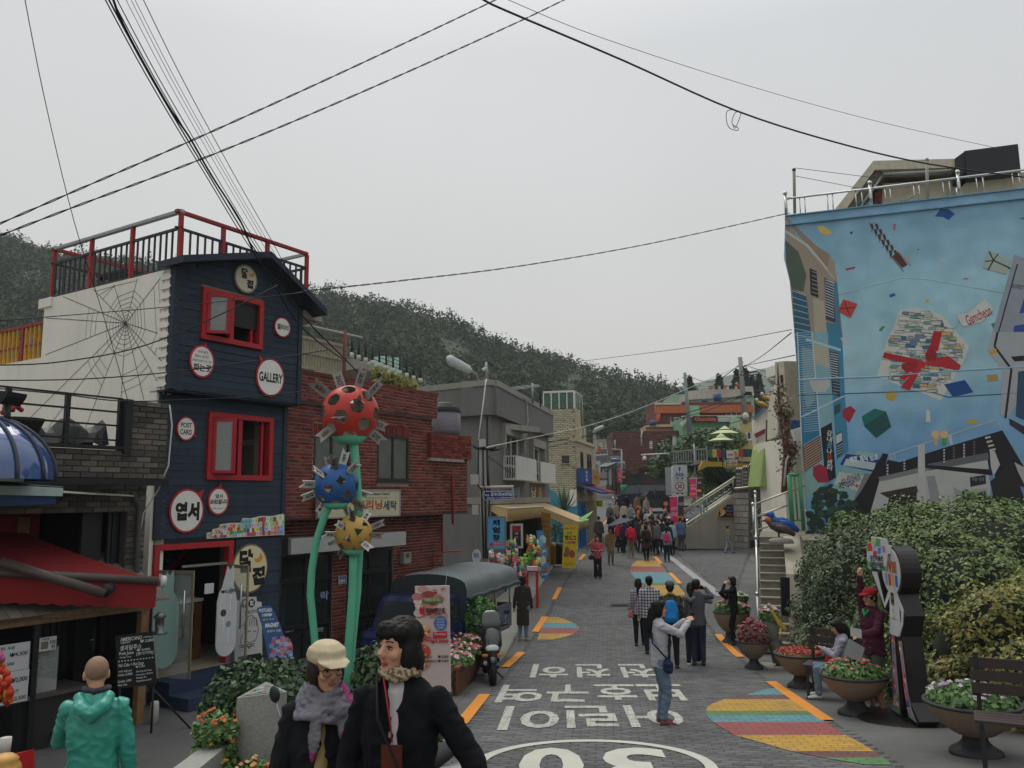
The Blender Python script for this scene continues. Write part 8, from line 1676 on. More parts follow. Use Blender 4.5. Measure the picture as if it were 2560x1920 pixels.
# -------- canvas topped truck
tz=gz(-2,16.5);TF=Vc((-1.42,15.4,0));TS=Pl(TF,0,0,17.5)
trk=tg_('blue_truck','dark blue pickup truck with a grey canvas canopy over its bed','truck',(TF.x,TF.y,tz));TB=M('truck_blue','1b2550',ro=.25,spec=.6,n=.05,coat=.5);WT=1.5
def tp(P,d0,d1,m,nm,col=None):b=B();b.pr(TS,[(u,tz+v)for u,v in P],d0,d1,m);return b.o(nm,trk)
tp([(0,.35),(0,.82),(.1,.92),(.28,.96),(1.28,.98),(1.28,.35)],-WT,0,TB,'body')
tp([(.3,.96),(.62,1.42),(.8,1.5),(1.2,1.52),(1.28,1.45),(1.28,.96)],-WT+.05,-.05,M('truck_cabin','1a2348',ro=.25,spec=.6,coat=.5),'cabin')
b=B();P=[TS.p(.275,tz+.985,-WT+.12),TS.p(.275,tz+.985,-.12),TS.p(.60,tz+1.42,-.17),TS.p(.60,tz+1.42,-WT+.17)];b.add([p-TS.u*.025 for p in P],[(0,1,2,3)],GLASS);b.o('windscreen',trk)
b=B();b.fl(TS,[(.42,tz+1.0),(.68,tz+1.38),(1.15,tz+1.4),(1.2,tz+1.0)],-.04,GLASS);b.o('side_window',trk)
b=B();b.tu([TS.p(.3,tz+.96,-.5),TS.p(.45,tz+1.1,-.85)],.012,BK,5);b.tu([TS.p(.3,tz+.96,-1.0),TS.p(.45,tz+1.1,-1.3)],.012,BK,5);b.o('wiper',trk)
tp([(-.05,.3),(-.05,.5),(.1,.5),(.1,.3)],-WT-.02,.02,BK,'bumper')
for d in(-.3,-WT+.3):b=B();b.ball(TS.p(-.0,tz+.62,d),.1,M('lamp_lens'),12,8);b.o('headlight',trk)
b=B();b.tu([TS.p(.3,tz+1.0,.0),TS.p(.2,tz+1.1,.12)],.012,BK,5);b.ball(TS.p(.2,tz+1.15,.14),.1,BK,10,6,sx=.5,sz=1.3);b.o('mirror',trk)
b=B();b.tu([TS.p(.6,tz+1.45,-.1),TS.p(.7,tz+2.0,-.08)],.006,GV,4);b.o('aerial',trk)
tp([(1.33,.45),(1.33,.98),(4.5,.98),(4.5,.45)],-.05,.0,TB,'bed_side');tp([(1.33,.45),(1.33,.98),(4.5,.98),(4.5,.45)],-WT,-WT+.05,TB,'bed_side');tp([(4.46,.45),(4.46,.98),(4.5,.98),(4.5,.45)],-WT+.05,-.05,TB,'tailgate');tp([(1.33,.4),(1.33,.5),(4.5,.5),(4.5,.4)],-WT+.05,-.05,BK,'bed_floor')
for u in(.7,3.4):
 for d in(-.12,-WT+.12):
  b=B();pl_=TS.off(d);b.pr(pl_,ci(u,tz+.28,.28,.28,22),-.08,.08,M('tyre','1c1c1d',ro=.9));w0=b.o('wheel',trk);b=B();b.pr(pl_,ci(u,tz+.28,.15,.15,16),-.085,.085,GV);b.o('rim',w0)
CN=M('grey_canvas','5d6566',ro=.6,n=.12,ns=5,bm_=.3,bs=12)
b=B();NA=13;rows=[]
for i,u in enumerate(np.linspace(1.35,4.75,9)):
 sag=.03*math.sin(i*2.1);row=[]
 for k in range(NA):
  a=math.pi*k/(NA-1);x=-WT/2+(WT/2+.08)*(-math.cos(a))*(1-.06*math.sin(a));z=1.58+.3*(math.sin(a)**.6)+sag;row.append(TS.p(u,tz+z,x))
 row=[TS.p(u,tz+1.42,-WT-.08)]+row+[TS.p(u,tz+1.42,.09)];rows.append(row)
n=NA+2;b.add([p for r_ in rows for p in r_],[(i*n+k,(i+1)*n+k,(i+1)*n+k+1,i*n+k+1)for i in range(8)for k in range(n-1)],CN,smooth=True);b.o('canopy',trk)
b=B();r0=rows[0];b.add([p-TS.u*.01 for p in r0]+[TS.p(1.34,tz+.98,-WT),TS.p(1.34,tz+.98,0)],[tuple(range(n))+(n+1,n)],M('dark_canvas','30383b',ro=.5));b.o('front_flap',trk)
b=B();b.tu([TS.p(1.4+k*.42,tz+1.40+.03*(k%2),.1)for k in range(9)],.055,M('dark_canvas'),8);b.o('rolled_side',trk)
for u in(1.4,2.4,3.4,4.45):
 for d in(-.03,-WT+.03):b=B();b.tu([TS.p(u,tz+.98,d),TS.p(u,tz+1.6,d)],.02,ST,6);b.o('hoop_post',trk)
t_=tg_('neon_panel','pale lit panel with pink letters inside the truck canopy','sign',TS.p(1.9,tz+1.0,-.4));b=B();qq=Pl(TS.p(1.6,0,-.5),0,0,95);b.pb(qq,0,.5,tz+1.0,tz+1.45,-.02,0,M('panel_lit','9fc4d0',ro=.4,emit=.25));b.o('panel',t_);b=B();text(b,qq,'식당',.06,.4,tz+1.1,tz+1.36,.004,'b02a8a',bold=.04);b.o('lettering',t_)
rs=np.random.RandomState(3)
for k in range(16):
 c=mixc[rs.randint(len(mixc))];b=B();u,d=2.0+2.3*rs.rand(),-.15-.9*rs.rand();s_=.09+.08*rs.rand();b.pb(TS,u,u+s_*1.6,tz+.5,tz+1.0+.12*rs.rand(),d-s_,d,M('toy_'+c));b.o('goods',trk)
def pz(b,q):
 rr=random.Random(4)
 for k in range(70):
  x,y=rr.uniform(1042,1110),rr.uniform(1472,1540);s_=rr.uniform(3,9);u,v=q.uv(x,y);s_*=8.2/2050;b.fl(q,ci(u,v,s_*1.6,s_,10),.002+.00015*k,PT,rr.choice(['b58a88','9c5a5a','c4a8a4','8a3f3c','d0bcb8','a87a70','b5706a']))
 for cx,cy,rr_,cs in((1058,1576,20,('c0a070','a8382e','b8453a','d0b890')),(1055,1628,22,('b5452f','9c2f2a','c87a4a')),(1052,1655,24,('b98a6a','a85a4a','d0a888'))):
  u,v=q.uv(cx,cy);r1=rr_*8.2/2050;b.fl(q,ci(u,v,r1,r1*.8,20),.013,PT,cs[0])
  for k in range(24):a,f=rr.uniform(0,6.3),rr.random()*.85;b.fl(q,ci(u+r1*f*math.cos(a),v+r1*.8*f*math.sin(a),r1*.17,r1*.14,8),.0135+.0002*k,PT,rr.choice(cs[1:]))
 b.fl(q,up_(q,[(1056,1498),(1105,1492),(1107,1505),(1056,1508)]),.019,PT,'4a6a3a');tx(b,q,'국내최초 피자 최고',1062,1495,1102,1503,.02,'b9c4a8');tx(b,q,'쌀',1048,1515,1063,1535,.021,'a8242c',bold=.05);tx(b,q,'피자전문점',1065,1519,1114,1533,.021,'23201f',bold=.03)
 u,v=q.uv(1102,1557);b.fl(q,ci(u,v,.068,.075,8),.015,PT,'4a5f94')
 for k,s in enumerate(('국가대표','anigene','최고품질','-인증-')):tx(b,q,s,1092,1545+k*7,1112,1550+k*7,.017,'a8b4cc')
 b.fl(q,up_(q,[(1083,1580),(1118,1577),(1118,1594),(1083,1597)]),.017,PT,'b0283a');tx(b,q,'One minute',1086,1581,1115,1587,.019,'d8b0b4');tx(b,q,'1,000',1090,1598,1122,1608,.019,'a8242c',bold=.05);tx(b,q,'₩',1079,1599,1088,1608,.019,'a8242c',bold=.05);tx(b,q,'일분피자',1052,1590,1080,1606,.021,'b5302c',bold=.05)
 tx(b,q,'₩ 6,000',1095,1637,1122,1645,.019,'2c2828',bold=.03);tx(b,q,'P(medium) ₩ 4,000',1060,1648,1122,1656,.019,'2c2828',bold=.03);tx(b,q,'씬피자',1058,1638,1082,1645,.021,'6a3f38')
banner('pizza_banner','tall pizza price banner standing between the truck and the street',[(1037,1466),(1123,1464),(1127,1730),(1044,1730)],8.4,93,'bcaba6',pz)
# -------- scooters
def scooter(label,loc,rz,body,seat,acc):
 t_=tg_('scooter',label,'scooter',loc,local=True,rz=rz,group='parked scooters');mb,ms=M('sc_'+body,body,ro=.2,spec=.6,coat=.6,n=.03),M('sc_black','202124',ro=.5)
 for y in(-.62,.62):b=B();pw=Pl(Vc((-.055,y,0)),0,0,0);b.lathe((0,y,.24),[(.1,-.05),(.2,-.055),(.235,-.03),(.24,0),(.235,.03),(.2,.055),(.1,.05)],M('tyre'),24,axis='x');w0=b.o('wheel',t_);b=B();b.lathe((0,y,.24),[(0,-.03),(.11,-.05),(.13,0),(.11,.05),(0,.03)],GV,16,axis='x');b.o('rim',w0)
 b=B();b.tu([(0,-.58,.5),(0,-.5,.72),(0,-.42,.95),(0,-.38,1.02)],[(.1,.1),(.2,.13),(.19,.12),(.1,.08)],mb,16);b.tu([(0,-.74,.42),(0,-.62,.52),(0,-.48,.5)],[(.06,.05),(.08,.06),(.07,.05)],mb,12);b.o('front_shield',t_)
 b=B();b.tu([(0,-.35,.3),(0,.1,.28),(0,.25,.45),(0,.6,.58),(0,.85,.66)],[(.17,.06),(.17,.07),(.16,.17),(.15,.16),(.07,.06)],mb,16);b.o('body',t_)
 b=B();b.tu([(0,.0,.7),(0,.2,.78),(0,.5,.8),(0,.78,.84)],[(.08,.03),(.15,.07),(.15,.08),(.06,.03)],M('sc_seat',seat,ro=.6),14);b.o('seat',t_)
 b=B();b.tu([(-.33,-.3,1.06),(-.15,-.36,1.04),(.15,-.36,1.04),(.33,-.3,1.06)],.018,ms,8);b.tu([(-.33,-.3,1.06),(-.22,-.34,1.05)],.026,ms,8);b.tu([(.22,-.34,1.05),(.33,-.3,1.06)],.026,ms,8);b.o('handlebar',t_)
 b=B();b.ball((0,-.6,.68),.1,M('lamp_lens'),14,10,sx=1.25,sy=.5,sz=.8);b.o('headlight',t_)
 for s in(-1,1):
  b=B();b.tu([(.2*s,-.36,1.05),(.27*s,-.4,1.18),(.3*s,-.42,1.28)],.008,GV,6);b.ball((.3*s,-.42,1.3),.06,ms,12,8,sx=1.1,sy=.35,sz=.85);b.o('mirror',t_)
  b=B();b.tu([(.07*s,-.62,.24),(.07*s,-.5,.55)],.02,ms,6);b.o('fork',t_)
  b=B();b.ball((.13*s,-.62,.56),.05,M('amber','b5702a',ro=.2),8,6,sx=1.4,sy=.5,sz=.6);b.o('indicator',t_)
 b=B();b.tu([(0,-.5,.98),(0,-.44,1.12),(0,-.36,1.26),(0,-.33,1.32)],[(.16,.012),(.19,.012),(.16,.012),(.08,.01)],M('smoked_screen','2e3234',ro=.08,spec=.7),14);b.o('windshield',t_)
 b=B();b.tu([(-.12,.5,.25),(-.14,.9,.32)],[.04,.055],GV,10);b.o('exhaust',t_);b=B();b.tu([(.1,.1,.2),(.28,.05,.01)],.015,ms,6);b.o('side_stand',t_)
 return t_
p=gnd(1222,1700);scooter('black scooter with a round headlight parked beside the flower box',p,R(8),'202226','1c1c1e','')
b_=at(925,1900,4.9);sx_=scooter('white and black scooter half hidden between the two women in front',Vc((-.98,5.35,gz(-1,5.3))),R(-50),'b5b6b4','1c1c1e','')
# -------- flower box, bushes, stone post
fb=tg_('flower_box','long low brown timber flower box between truck and scooter','planter',gnd(1150,1740));p=gnd(1143,1742);q=Pl(Vc((p.x,p.y,0)),0,0,6);z0_=p.z-.05;zt_=z0_+.48
u0_,u1_=0,3.3
for k in range(26):b=B();u=u0_+(u1_-u0_)*k/26;b.pb(q,u+.005,u+.137,z0_,zt_,-.03,0,M('box_timber','5a3a2a',ro=.8,kind='bits',col2=['4f3325','63412f','5a3a2b'],n=.2,ns=10));b.o('plank',fb)
b=B();b.pb(q,u0_,u1_,zt_,zt_+.04,-.06,.03,M('box_rail','6b4735',ro=.7));b.pb(q,u0_,u1_,z0_,zt_-.02,-.7,-.04,M('bank_soil'));b.pb(q,u0_,u0_+.04,z0_,zt_+.03,-.7,-.04,M('box_rail'));b.o('rim',fb)
def flowers(t_,c,rx,ry,h,n,leafc,petals,seed,zf=None,ps=.035,pn=60):
 rs=np.random.RandomState(seed);P=[];N=[]
 for k in range(n):a,f=rs.rand()*6.28,rs.rand()**.5;P.append((c[0]+rx*f*math.cos(a),c[1]+ry*f*math.sin(a),c[2]+h*rs.rand()*(1.1-f*.6)));N.append((math.cos(a)*f,math.sin(a)*f-.3,1))
 leaves('foliage',t_,P,N,ps*1.25,leafmat('fl_'+leafc[0],leafc),.6,kind='stuff',aspect=1.7)
 P=[];N=[];per=5;k0=rs.randint(1,len(P)+2)
 for k in range(pn):
  a,f=rs.rand()*6.28,rs.rand()**.5;cx,cy,cz=c[0]+rx*f*math.cos(a),c[1]+ry*f*math.sin(a),c[2]+h*(1.12-f*.5)
  for j in range(per):aa=2*math.pi*j/per;P.append((cx+ps*.4*math.cos(aa),cy+ps*.4*math.sin(aa),cz+rs.rand()*.01));N.append((math.cos(aa)*.5,math.sin(aa)*.5-.2,1))
 leaves('blossoms',t_,P,N,ps,leafmat('petal_'+petals[0],petals,.6),.25,kind='stuff',aspect=1.1)
LFC=['4a6a34','5c7a40','3b552c']
for k,(pc,lb)in enumerate((('d8d0c8',0),('b04a5a',0),('8a2f38',0))):c=q.p(.5+k*.85,zt_,-.35);flowers(fb,c,.55,.35,.22,500,LFC,[pc,'b5405a','c9c2ba'],20+k,pn=50,ps=.05)
p=q.p(2.95,zt_-.05,-.1);rs=np.random.RandomState(2);shrub('round_shrub','clipped round bright green shrub in front of the truck bed',(p.x,p.y,p.z),[((0,0,.42),(.42,.4,.46))],5200,.045,['3f6a2c','4d7a35','335a26'],5)
p=at(655,1740,7.4);hz=gz(p.x,7.4);shrub('box_hedge','rounded dark green bush behind the grey stone post',(p.x,p.y,hz),[((-.15,0,1.0),(.35,.4,.36)),((.12,0,1.02),(.36,.4,.36)),((0,0,.7),(.4,.4,.4)),((-.2,-.1,.4),(.34,.4,.35)),((.15,0,.4),(.34,.4,.35)),((.42,.1,.85),(.22,.3,.34))],14000,.034,['2e4426','3a532f','25391f','486338'],6,cat='bush')
p=at(1000,1700,8.8);shrub('camellia_bush','glossy dark green bush behind the black haired woman',(p.x,p.y,gz(p.x,8.8)),[((-.15,0,.95),(.34,.35,.42)),((.2,0,.95),(.32,.3,.45)),((0,0,.5),(.45,.35,.4))],7000,.045,['33482c','42593a','2a3d25','56704a'],7,cat='bush')
t_=tg_('stone_post','three sided grey granite post with a slanting coloured map top','post',at(650,1900,5.5)-Vc((0,0,.15)));GRN_=M('granite','8c8b86',ro=.75,n=.22,ns=60,bm_=.4,bs=120)
A_,B_,C_=at(592,1745,5.5),at(718,1729,5.42),at(665,1704,5.95);zb=gz(-1.6,5.5)-.1;b=B();TT=[A_,B_,C_];b.add([Vc((p.x,p.y,zb))for p in TT]+TT,[(2,1,0),(3,4,5),(0,1,4,3),(1,2,5,4),(2,0,3,5)],GRN_);b.o('post',t_)
b=B();m_=(A_+B_+C_)/3;In=[m_+(p-m_)*.86+Vc((0,0,.004))for p in TT];b.add(In,[(0,1,2)],M('map_grey','6f8078',ro=.4));rr=random.Random(6)
for k in range(26):
 f,g=rr.random(),rr.random()
 if f+g>1:f,g=1-f,1-g
 c=In[0]+(In[1]-In[0])*f*.86+(In[2]-In[0])*g*.86;e1=(In[1]-In[0]).normalized()*rr.uniform(.01,.03);e2=(In[2]-In[0]).normalized()*rr.uniform(.01,.04);b.add([c+Vc((0,0,.001+.0003*k)),c+e1+Vc((0,0,.001+.0003*k)),c+e1+e2+Vc((0,0,.001+.0003*k)),c+e2+Vc((0,0,.001+.0003*k))],[(0,1,2,3)],PT,rr.choice(['a8605a','6f9a8a','b08a6a','8a5f7a','5f8f9a','c0a89a','9c4a4a']))
b.o('map_plate',t_)
t_=tg_('marigold_bed','bed of orange, red and yellow flowers by the stone post','flower bed',at(545,1900,5.4)-Vc((0,0,.2)))
for(x,y,pc,pn)in((540,1795,['b5701f','a8281f','c98a2a'],26),(535,1850,['c9781f','b03020','c9a03a'],34),(560,1900,['c98a2a','c9a03a','b5701f'],26),(640,1918,['c9782a','c9b080','a8282a'],24),(700,1925,['c9822a','c9b45a','c97a1f'],14),(590,1930,['8a1f2a','c9a03a','c98a2a'],20)):
 c=at(x,y+22,5.25 if x>600 else 5.45);flowers(t_,(c.x,c.y,c.z-.05),.14,.13,.15,420,LFC,pc,x,ps=.022,pn=pn//2)
b=B();p=at(505,1850,5.3);b.hexa([Vc((p.x-.07,p.y-.6,.7)),Vc((p.x+.1,p.y-.6,.7)),Vc((p.x+.12,p.y+.6,.7)),Vc((p.x-.03,p.y+.6,.7))]+[Vc((p.x-.06,p.y-.6,p.z-.07)),Vc((p.x+.1,p.y-.6,p.z-.07)),Vc((p.x+.12,p.y+.6,p.z-.07)),Vc((p.x-.02,p.y+.6,p.z-.07))],GRN_);b.o('kerb_block',label='pale stone kerb block left of the orange flowers',cat='kerb')
# -------- bowl planters on the right
BWL=M('bowl_stone','857361',ro=.8,n=.14,ns=30,bm_=.3,bs=90);BWR=M('bowl_dark','2b2c2e',ro=.6)
def bowl(label,rx_,ry_,Y,r_,petals,seed,leafc=LFC,h=.2,pn=60):
 p=at(rx_,ry_,Y);z0=gz(p.x,p.y);hh=p.z-z0;t_=tg_('bowl_planter',label,'planter',(p.x,p.y,z0),group='stone bowl planters along the right kerb');b=B();c=(p.x,p.y,z0)
 b.lathe(c,[(r_*.22,hh*.34),(r_*.42,hh*.4),(r_*.72,hh*.58),(r_*.93,hh*.82),(r_,hh-.035)],BWL,36);b.o('bowl',t_);b=B();b.lathe(c,[(r_,hh-.035),(r_*1.03,hh-.03),(r_*1.03,hh),(r_*.94,hh),(r_*.9,hh-.05),(0,hh-.06)],BWR,36);b.o('rim',t_)
 b=B();b.lathe(c,[(0,0),(r_*.56,0),(r_*.55,.04),(r_*.36,.1),(r_*.27,hh*.26),(r_*.25,hh*.36)],BWR,28);b.o('foot',t_);flowers(t_,(p.x,p.y,z0+hh-.04),r_*.9,r_*.9,h,1500,leafc,petals,seed,ps=.04,pn=pn);return t_
bowl('nearest stone bowl planter with white and purple flowers by right bench',2430,1752,9.7,.5,['c9c9c4','6a3f6a','b5b5b0'],1,h=.24,pn=40)
bowl('stone bowl planter between the seated woman and the man in maroon',2135,1684,12.2,.46,['b0603a','8a3f5a','c98a6a'],2,h=.25,pn=36)
bowl('wide stone bowl planter of low red flowers beside the seated woman',1998,1632,14.8,.42,['a8382a','8a2a20','b5502f'],3,['7a3a2a','8a4a30','4a5a2c'],.12,110)
bowl('stone bowl planter full of crimson plants next to the boot statue',1882,1600,17.2,.34,['8a3a44','9c4a50','74303a'],4,['6f3038','7a3c40','4a5a34'],.45,45)
bowl('farthest stone bowl planter behind the woman in black',1822,1528,21,.38,['b5a090','c0604a','c9b8a8'],5,h=.35,pn=60)
for x,y,Y,pc,lb in((1851,1500,23,['c9c9bc','b5bca0'],'terracotta pot of white flowers at the foot of the stair'),(1856,1530,21.5,['b8606a','c08088'],'pot of pink flowers below the white flower pot')):
 p=at(x,y,Y);t_=tg_('flower_pot',lb,'pot',p-Vc((0,0,.25)));b=B();b.lathe(p-Vc((0,0,.3)),[(0,0),(.13,0),(.19,.28),(.17,.28),(0,.26)],M('terracotta','8a4430',ro=.8),18);b.o('pot',t_);flowers(t_,tuple(p),.2,.2,.2,350,LFC,pc,int(x),ps=.05,pn=40)
p=gnd(1945,1668);t_=tg_('boot_statue','grey sculpture of trouser legs and boots with flowers on top','statue',p);GSc=M('grey_cast','5f6258',ro=.85,n=.25,ns=8,bm_=.6,bs=14)
b=B();b.tu([p+Vc((.12,0,.1)),p+Vc((.08,0,.3)),p+Vc((-.1,0,.55)),p+Vc((-.12,0,.95))],[(.12,.13),(.13,.13),(.16,.15),(.17,.16)],GSc,14);b.tu([p+Vc((-.02,-.1,.1)),p+Vc((-.04,-.06,.35)),p+Vc((-.12,-.03,.6))],[(.11,.11),(.12,.12),(.12,.12)],GSc,12)
for dx in(0,.2):b.tu([p+Vc((dx-.05,-.05,.07)),p+Vc((dx+.08,-.1,.08)),p+Vc((dx+.2,-.14,.06))],[(.08,.08),(.1,.08),(.06,.05)],GSc,10)
b.o('legs',t_);b=B();b.box((p.x-.3,p.y-.32,p.z),(p.x+.45,p.y+.25,p.z+.05),CONC);b.o('base',t_);flowers(t_,(p.x-.12,p.y,p.z+.95),.2,.2,.28,400,LFC,['b8506a','c9a0a8','d0c8c0'],7,ps=.045,pn=30)
b=B();q_=Pl(1950,1560,15.2,60);b.pr(q_,up_(q_,[(1928,1528),(1932,1527),(1966,1570),(1962,1577),(1945,1562)]),-.01,.01,M('yellow_arrow','b59a4a',ro=.6));b.tu([q_.at(1952,1570),q_.at(1948,1600)],.012,M('yellow_arrow'),5);b.o('arrow_sign',label='small yellow wooden arrow sign stuck beside the boot statue',cat='sign')
def bench(label,px,py,Y,a,ln,back=True):
 q=Pl(px,py,Y,a);z=q.V(px,py);z0=gz(q.p(0,0).x,Y);t_=tg_('park_bench',label,'bench',(q.p(0,0).x,q.p(0,0).y,z0));m=M('bench_slat','3b322f',ro=.6,n=.15)
 for k in range(4):b=B();b.pb(q,0,ln,z-.03,z,-.1-.11*k,-.0-.11*k,m);b.o('slat',t_)
 if back:
  for k in range(3):b=B();b.pb(q,0,ln,z+.16+.12*k,z+.26+.12*k,-.5-.03*k,-.47-.03*k,m);b.o('backrest_slat',t_)
 for u in(.04,ln-.08):
  for d in(-.03,-.43):b=B();b.pb(q,u,u+.04,z0,z-.03,d-.02,d+.02,BKS);b.pb(q,u-.01,u+.05,z0,z0+.02,d-.05,d+.05,BKS);b.o('leg',t_)
  if back:b=B();b.pb(q,u,u+.04,z-.03,z+.55,-.56,-.52,BKS);b.o('leg',t_)
bench('dark slatted bench under the seated woman with red handbag',2006,1661,13.6,122,1.05)
bench('dark slatted bench cut off by the right picture edge',2436,1800,8.3,118,1.6)
AF=182;pf=Pl(2240,1790,11.9,AF);fs=tg_('figure_sign','tall black backed welcome figure with a round white face','sign',gnd(2260,1810));FB=M('figure_black','1f1a1b',ro=.35,n=.05);WFa=M('figure_white','b5b8ba',ro=.5)
def R3(x,y):return(1800+x/2.911,1300+y/2.911)
def U3(pts):return[pf.uv(*R3(x,y))for x,y in pts]
hc=pf.uv(*R3(1248,372));hr2=.34
body=U3([(1270,480),(1232,560),(1232,830),(1250,1100),(1255,1330),(1240,1390),(1325,1445),(1330,1300),(1300,1000),(1310,900),(1345,1250),(1370,1440),(1440,1500),(1448,1470),(1385,1330),(1345,1000),(1325,850),(1345,700),(1300,540)])
for P,d in((ci(hc[0],hc[1],hr2,hr2*1.02,32),0),(body,-.004),(U3([(1105,370),(1150,372),(1195,570),(1240,470),(1262,500),(1210,670),(1185,640)]),-.008)):
 b=B();b.pr(pf,P,-.26+d,0+d,FB);b.o('backing',fs)
b=B();b.pr(pf,ci(hc[0],hc[1],hr2*.88,hr2*.92,32),0,.012,WFa);b.pr(pf,U3([(1255,470),(1240,560),(1240,825),(1300,850),(1320,800),(1300,560),(1275,470)]),0,.01,WFa);b.pr(pf,U3([(1110,375),(1145,378),(1200,610),(1240,480),(1250,530),(1205,640),(1190,600)]),0,.009,WFa);b.pr(pf,U3([(1285,520),(1338,660),(1335,760),(1310,850),(1300,820),(1322,740),(1322,670),(1280,560)]),0,.008,WFa);b.o('white_front',fs)
b=B();text(b,pf,'Will',hc[0]-.2,hc[0]+.2,hc[1]-.02,hc[1]+.14,.014,'b0603a',bold=.05)
for k,c in enumerate(('5f9ab0','b03a3a','c9a040','3a5fa8')):b.fl(pf,[(hc[0]-.2+.11*k,hc[1]-.2),(hc[0]-.12+.11*k,hc[1]-.2),(hc[0]-.12+.11*k,hc[1]-.05),(hc[0]-.2+.11*k,hc[1]-.04)],.013,PT,c)
bu=U3([(1243,690),(1298,715)]);text(b,pf,'Welcome',bu[0][0]+.0,bu[1][0],bu[1][1]-.03,bu[0][1]-.03,.013,'3a3f4a',bold=.03);bb=U3([(1246,525),(1275,620)]);b.fl(pf,[(bb[0][0],bb[0][1]),(bb[1][0],bb[0][1]),(bb[1][0],bb[1][1]),(bb[0][0],bb[1][1])],.013,PT,'23232a')
for k in range(4):text(b,pf,'정감 가득',bb[0][0]+.03,bb[1][0]-.03,bb[0][1]-.1-.09*k,bb[0][1]-.04-.09*k,.0135,'b5853a',bold=.03)
rr=random.Random(9)
for leg in([(1248,825),(1256,1000),(1262,1300),(1250,1380),(1318,1420),(1300,1200),(1280,950),(1275,840)],[(1300,880),(1322,1050),(1345,1250),(1375,1430),(1438,1480),(1400,1380),(1372,1250),(1340,1000),(1325,880)]):
 LP=U3(leg);b.fl(pf,LP,.006,PT,'8f7f86');us=[p[0]for p in LP];vs=[p[1]for p in LP]
 for k in range(150):
  u,v=rr.uniform(min(us),max(us)),rr.uniform(min(vs),max(vs));w_=rr.uniform(.03,.08);h_=rr.uniform(.03,.08)
  if inpoly(u,v,LP)and inpoly(u+w_,v+h_,LP)and inpoly(u,v+h_,LP)and inpoly(u+w_,v,LP):b.fl(pf,[(u,v),(u+w_,v),(u+w_,v+h_),(u,v+h_)],.007+.00004*k,PT,rr.choice(['2f6fa8','b8405a','c9b040','4a9a6a','c9c9c4','8a4a9a','c9702a','5fb0b8','b83a2f','23262c','d090a8']))
b.o('print',fs)
b=B();b.lathe(gnd(2290,1805)+Vc((0,.15,.003)),[(0,.03),(.62,.03),(.68,0)],FB,24);b.o('base',fs)
qv=Pl(2168,1420,11.8,118);t_=fs;VP_=[R3(*p)for p in((1068,170),(1098,165),(1098,122),(1150,128),(1165,135),(1215,140),(1222,182),(1252,190),(1255,238),(1220,250),(1208,375),(1070,335))]
b=B();b.pr(qv,up_(qv,VP_),-.08,0,WFa);b.o('village_panel',fs);b=B()
for P,c in((((1070,170),(1100,165),(1112,225),(1075,225)),'b8402f'),(((1100,125),(1120,127),(1125,165),(1102,168)),'b8b060'),(((1135,130),(1165,138),(1168,195),(1130,190)),'4a9a5a'),(((1115,170),(1130,170),(1130,215),(1118,215)),'a88ac0'),(((1175,190),(1200,190),(1208,235),(1185,235)),'b06a9a'),(((1150,200),(1172,205),(1168,250),(1145,245)),'3a7ac0'),(((1115,225),(1140,225),(1140,262),(1115,258)),'b0304a'),(((1070,290),(1090,310),(1120,345),(1070,335)),'4a9a6a'),(((1180,330),(1208,340),(1205,372),(1160,362)),'3a8a5a')):b.fl(qv,up_(qv,[R3(*p)for p in P]),.004,PT,c)
tx(b,qv,'감천마을은',*R3(1092,258),*R3(1188,298),.006,'2a2c33',bold=.04);tx(b,qv,'지붕없는미술관',*R3(1092,300),*R3(1190,352),.006,'2a2c33',bold=.04);b.o('village_print',fs)
# -------- vehicles up the street
def car(name,label,cat,P,u,prof,win,wd,m,rz,wheels,hh=.33,group=None,lights=True):
 """side profile with a narrower glasshouse; length along local x"""
 t_=tg_(name,label,cat,P,rz=rz,local=True,group=group);pl_=Pl(Vc((0,-wd/2,0)),0,0,90);b=B();b.pr(pl_,prof,-wd,0,m);b.o('body',t_)
 b=B();lo=min(p[1]for p in win);V=[pl_.p(a,v,-.02-(v-lo)*.25)for a,v in win]+[pl_.p(a,v,-wd+.02+(v-lo)*.25)for a,v in win];n=len(win);b.add(V,[tuple(range(n)),tuple(range(2*n-1,n-1,-1))]+[(i,n+i,n+(i+1)%n,(i+1)%n)for i in range(n)],GLASS);b.o('glasshouse',t_)
 b=B();top=max(p[1]for p in win);xs=[p[0]for p in win if p[1]>top-.12];b.box((min(xs)-.05,-wd/2+.18,top-.01),(max(xs)+.05,wd/2-.18,top+.05),m);b.o('roof',t_)
 for f in(.34,.67):b=B();x=win[0][0]+(max(p[0]for p in win)-win[0][0])*f;b.box((x-.05,-wd/2-.0,lo),(x+.05,wd/2+.0,lo+.05),m);b.tu([(x,-wd/2+.02,lo),(x,-wd/2+.15,top)],.04,m,4);b.tu([(x,wd/2-.02,lo),(x,wd/2-.15,top)],.04,m,4);b.o('pillar',t_)
 for x in wheels:
  for y in(-wd/2+.1,wd/2-.1):b=B();b.lathe((x,y,hh),[(.15,-.1),(hh-.03,-.11),(hh,-.06),(hh,.06),(hh-.03,.11),(.15,.1)],M('tyre'),20,axis='y');w0=b.o('wheel',t_);b=B();b.lathe((x,y,hh),[(0,-.1),(.2,-.11),(.2,.11),(0,.1)],GV,14,axis='y');b.o('rim',w0)
 x0=min(p[0]for p in prof)
 for y in(-wd/2+.25,wd/2-.25):b=B();b.ball((x0+.03,y,.72),.12,M('lamp_lens'),8,6,sx=.5,sy=1.5);b.o('headlight',t_)
 b=B();b.box((x0-.03,-.3,.42),(x0+.02,.3,.56),M('plate','b5b5ae'));b.o('plate',t_);return t_
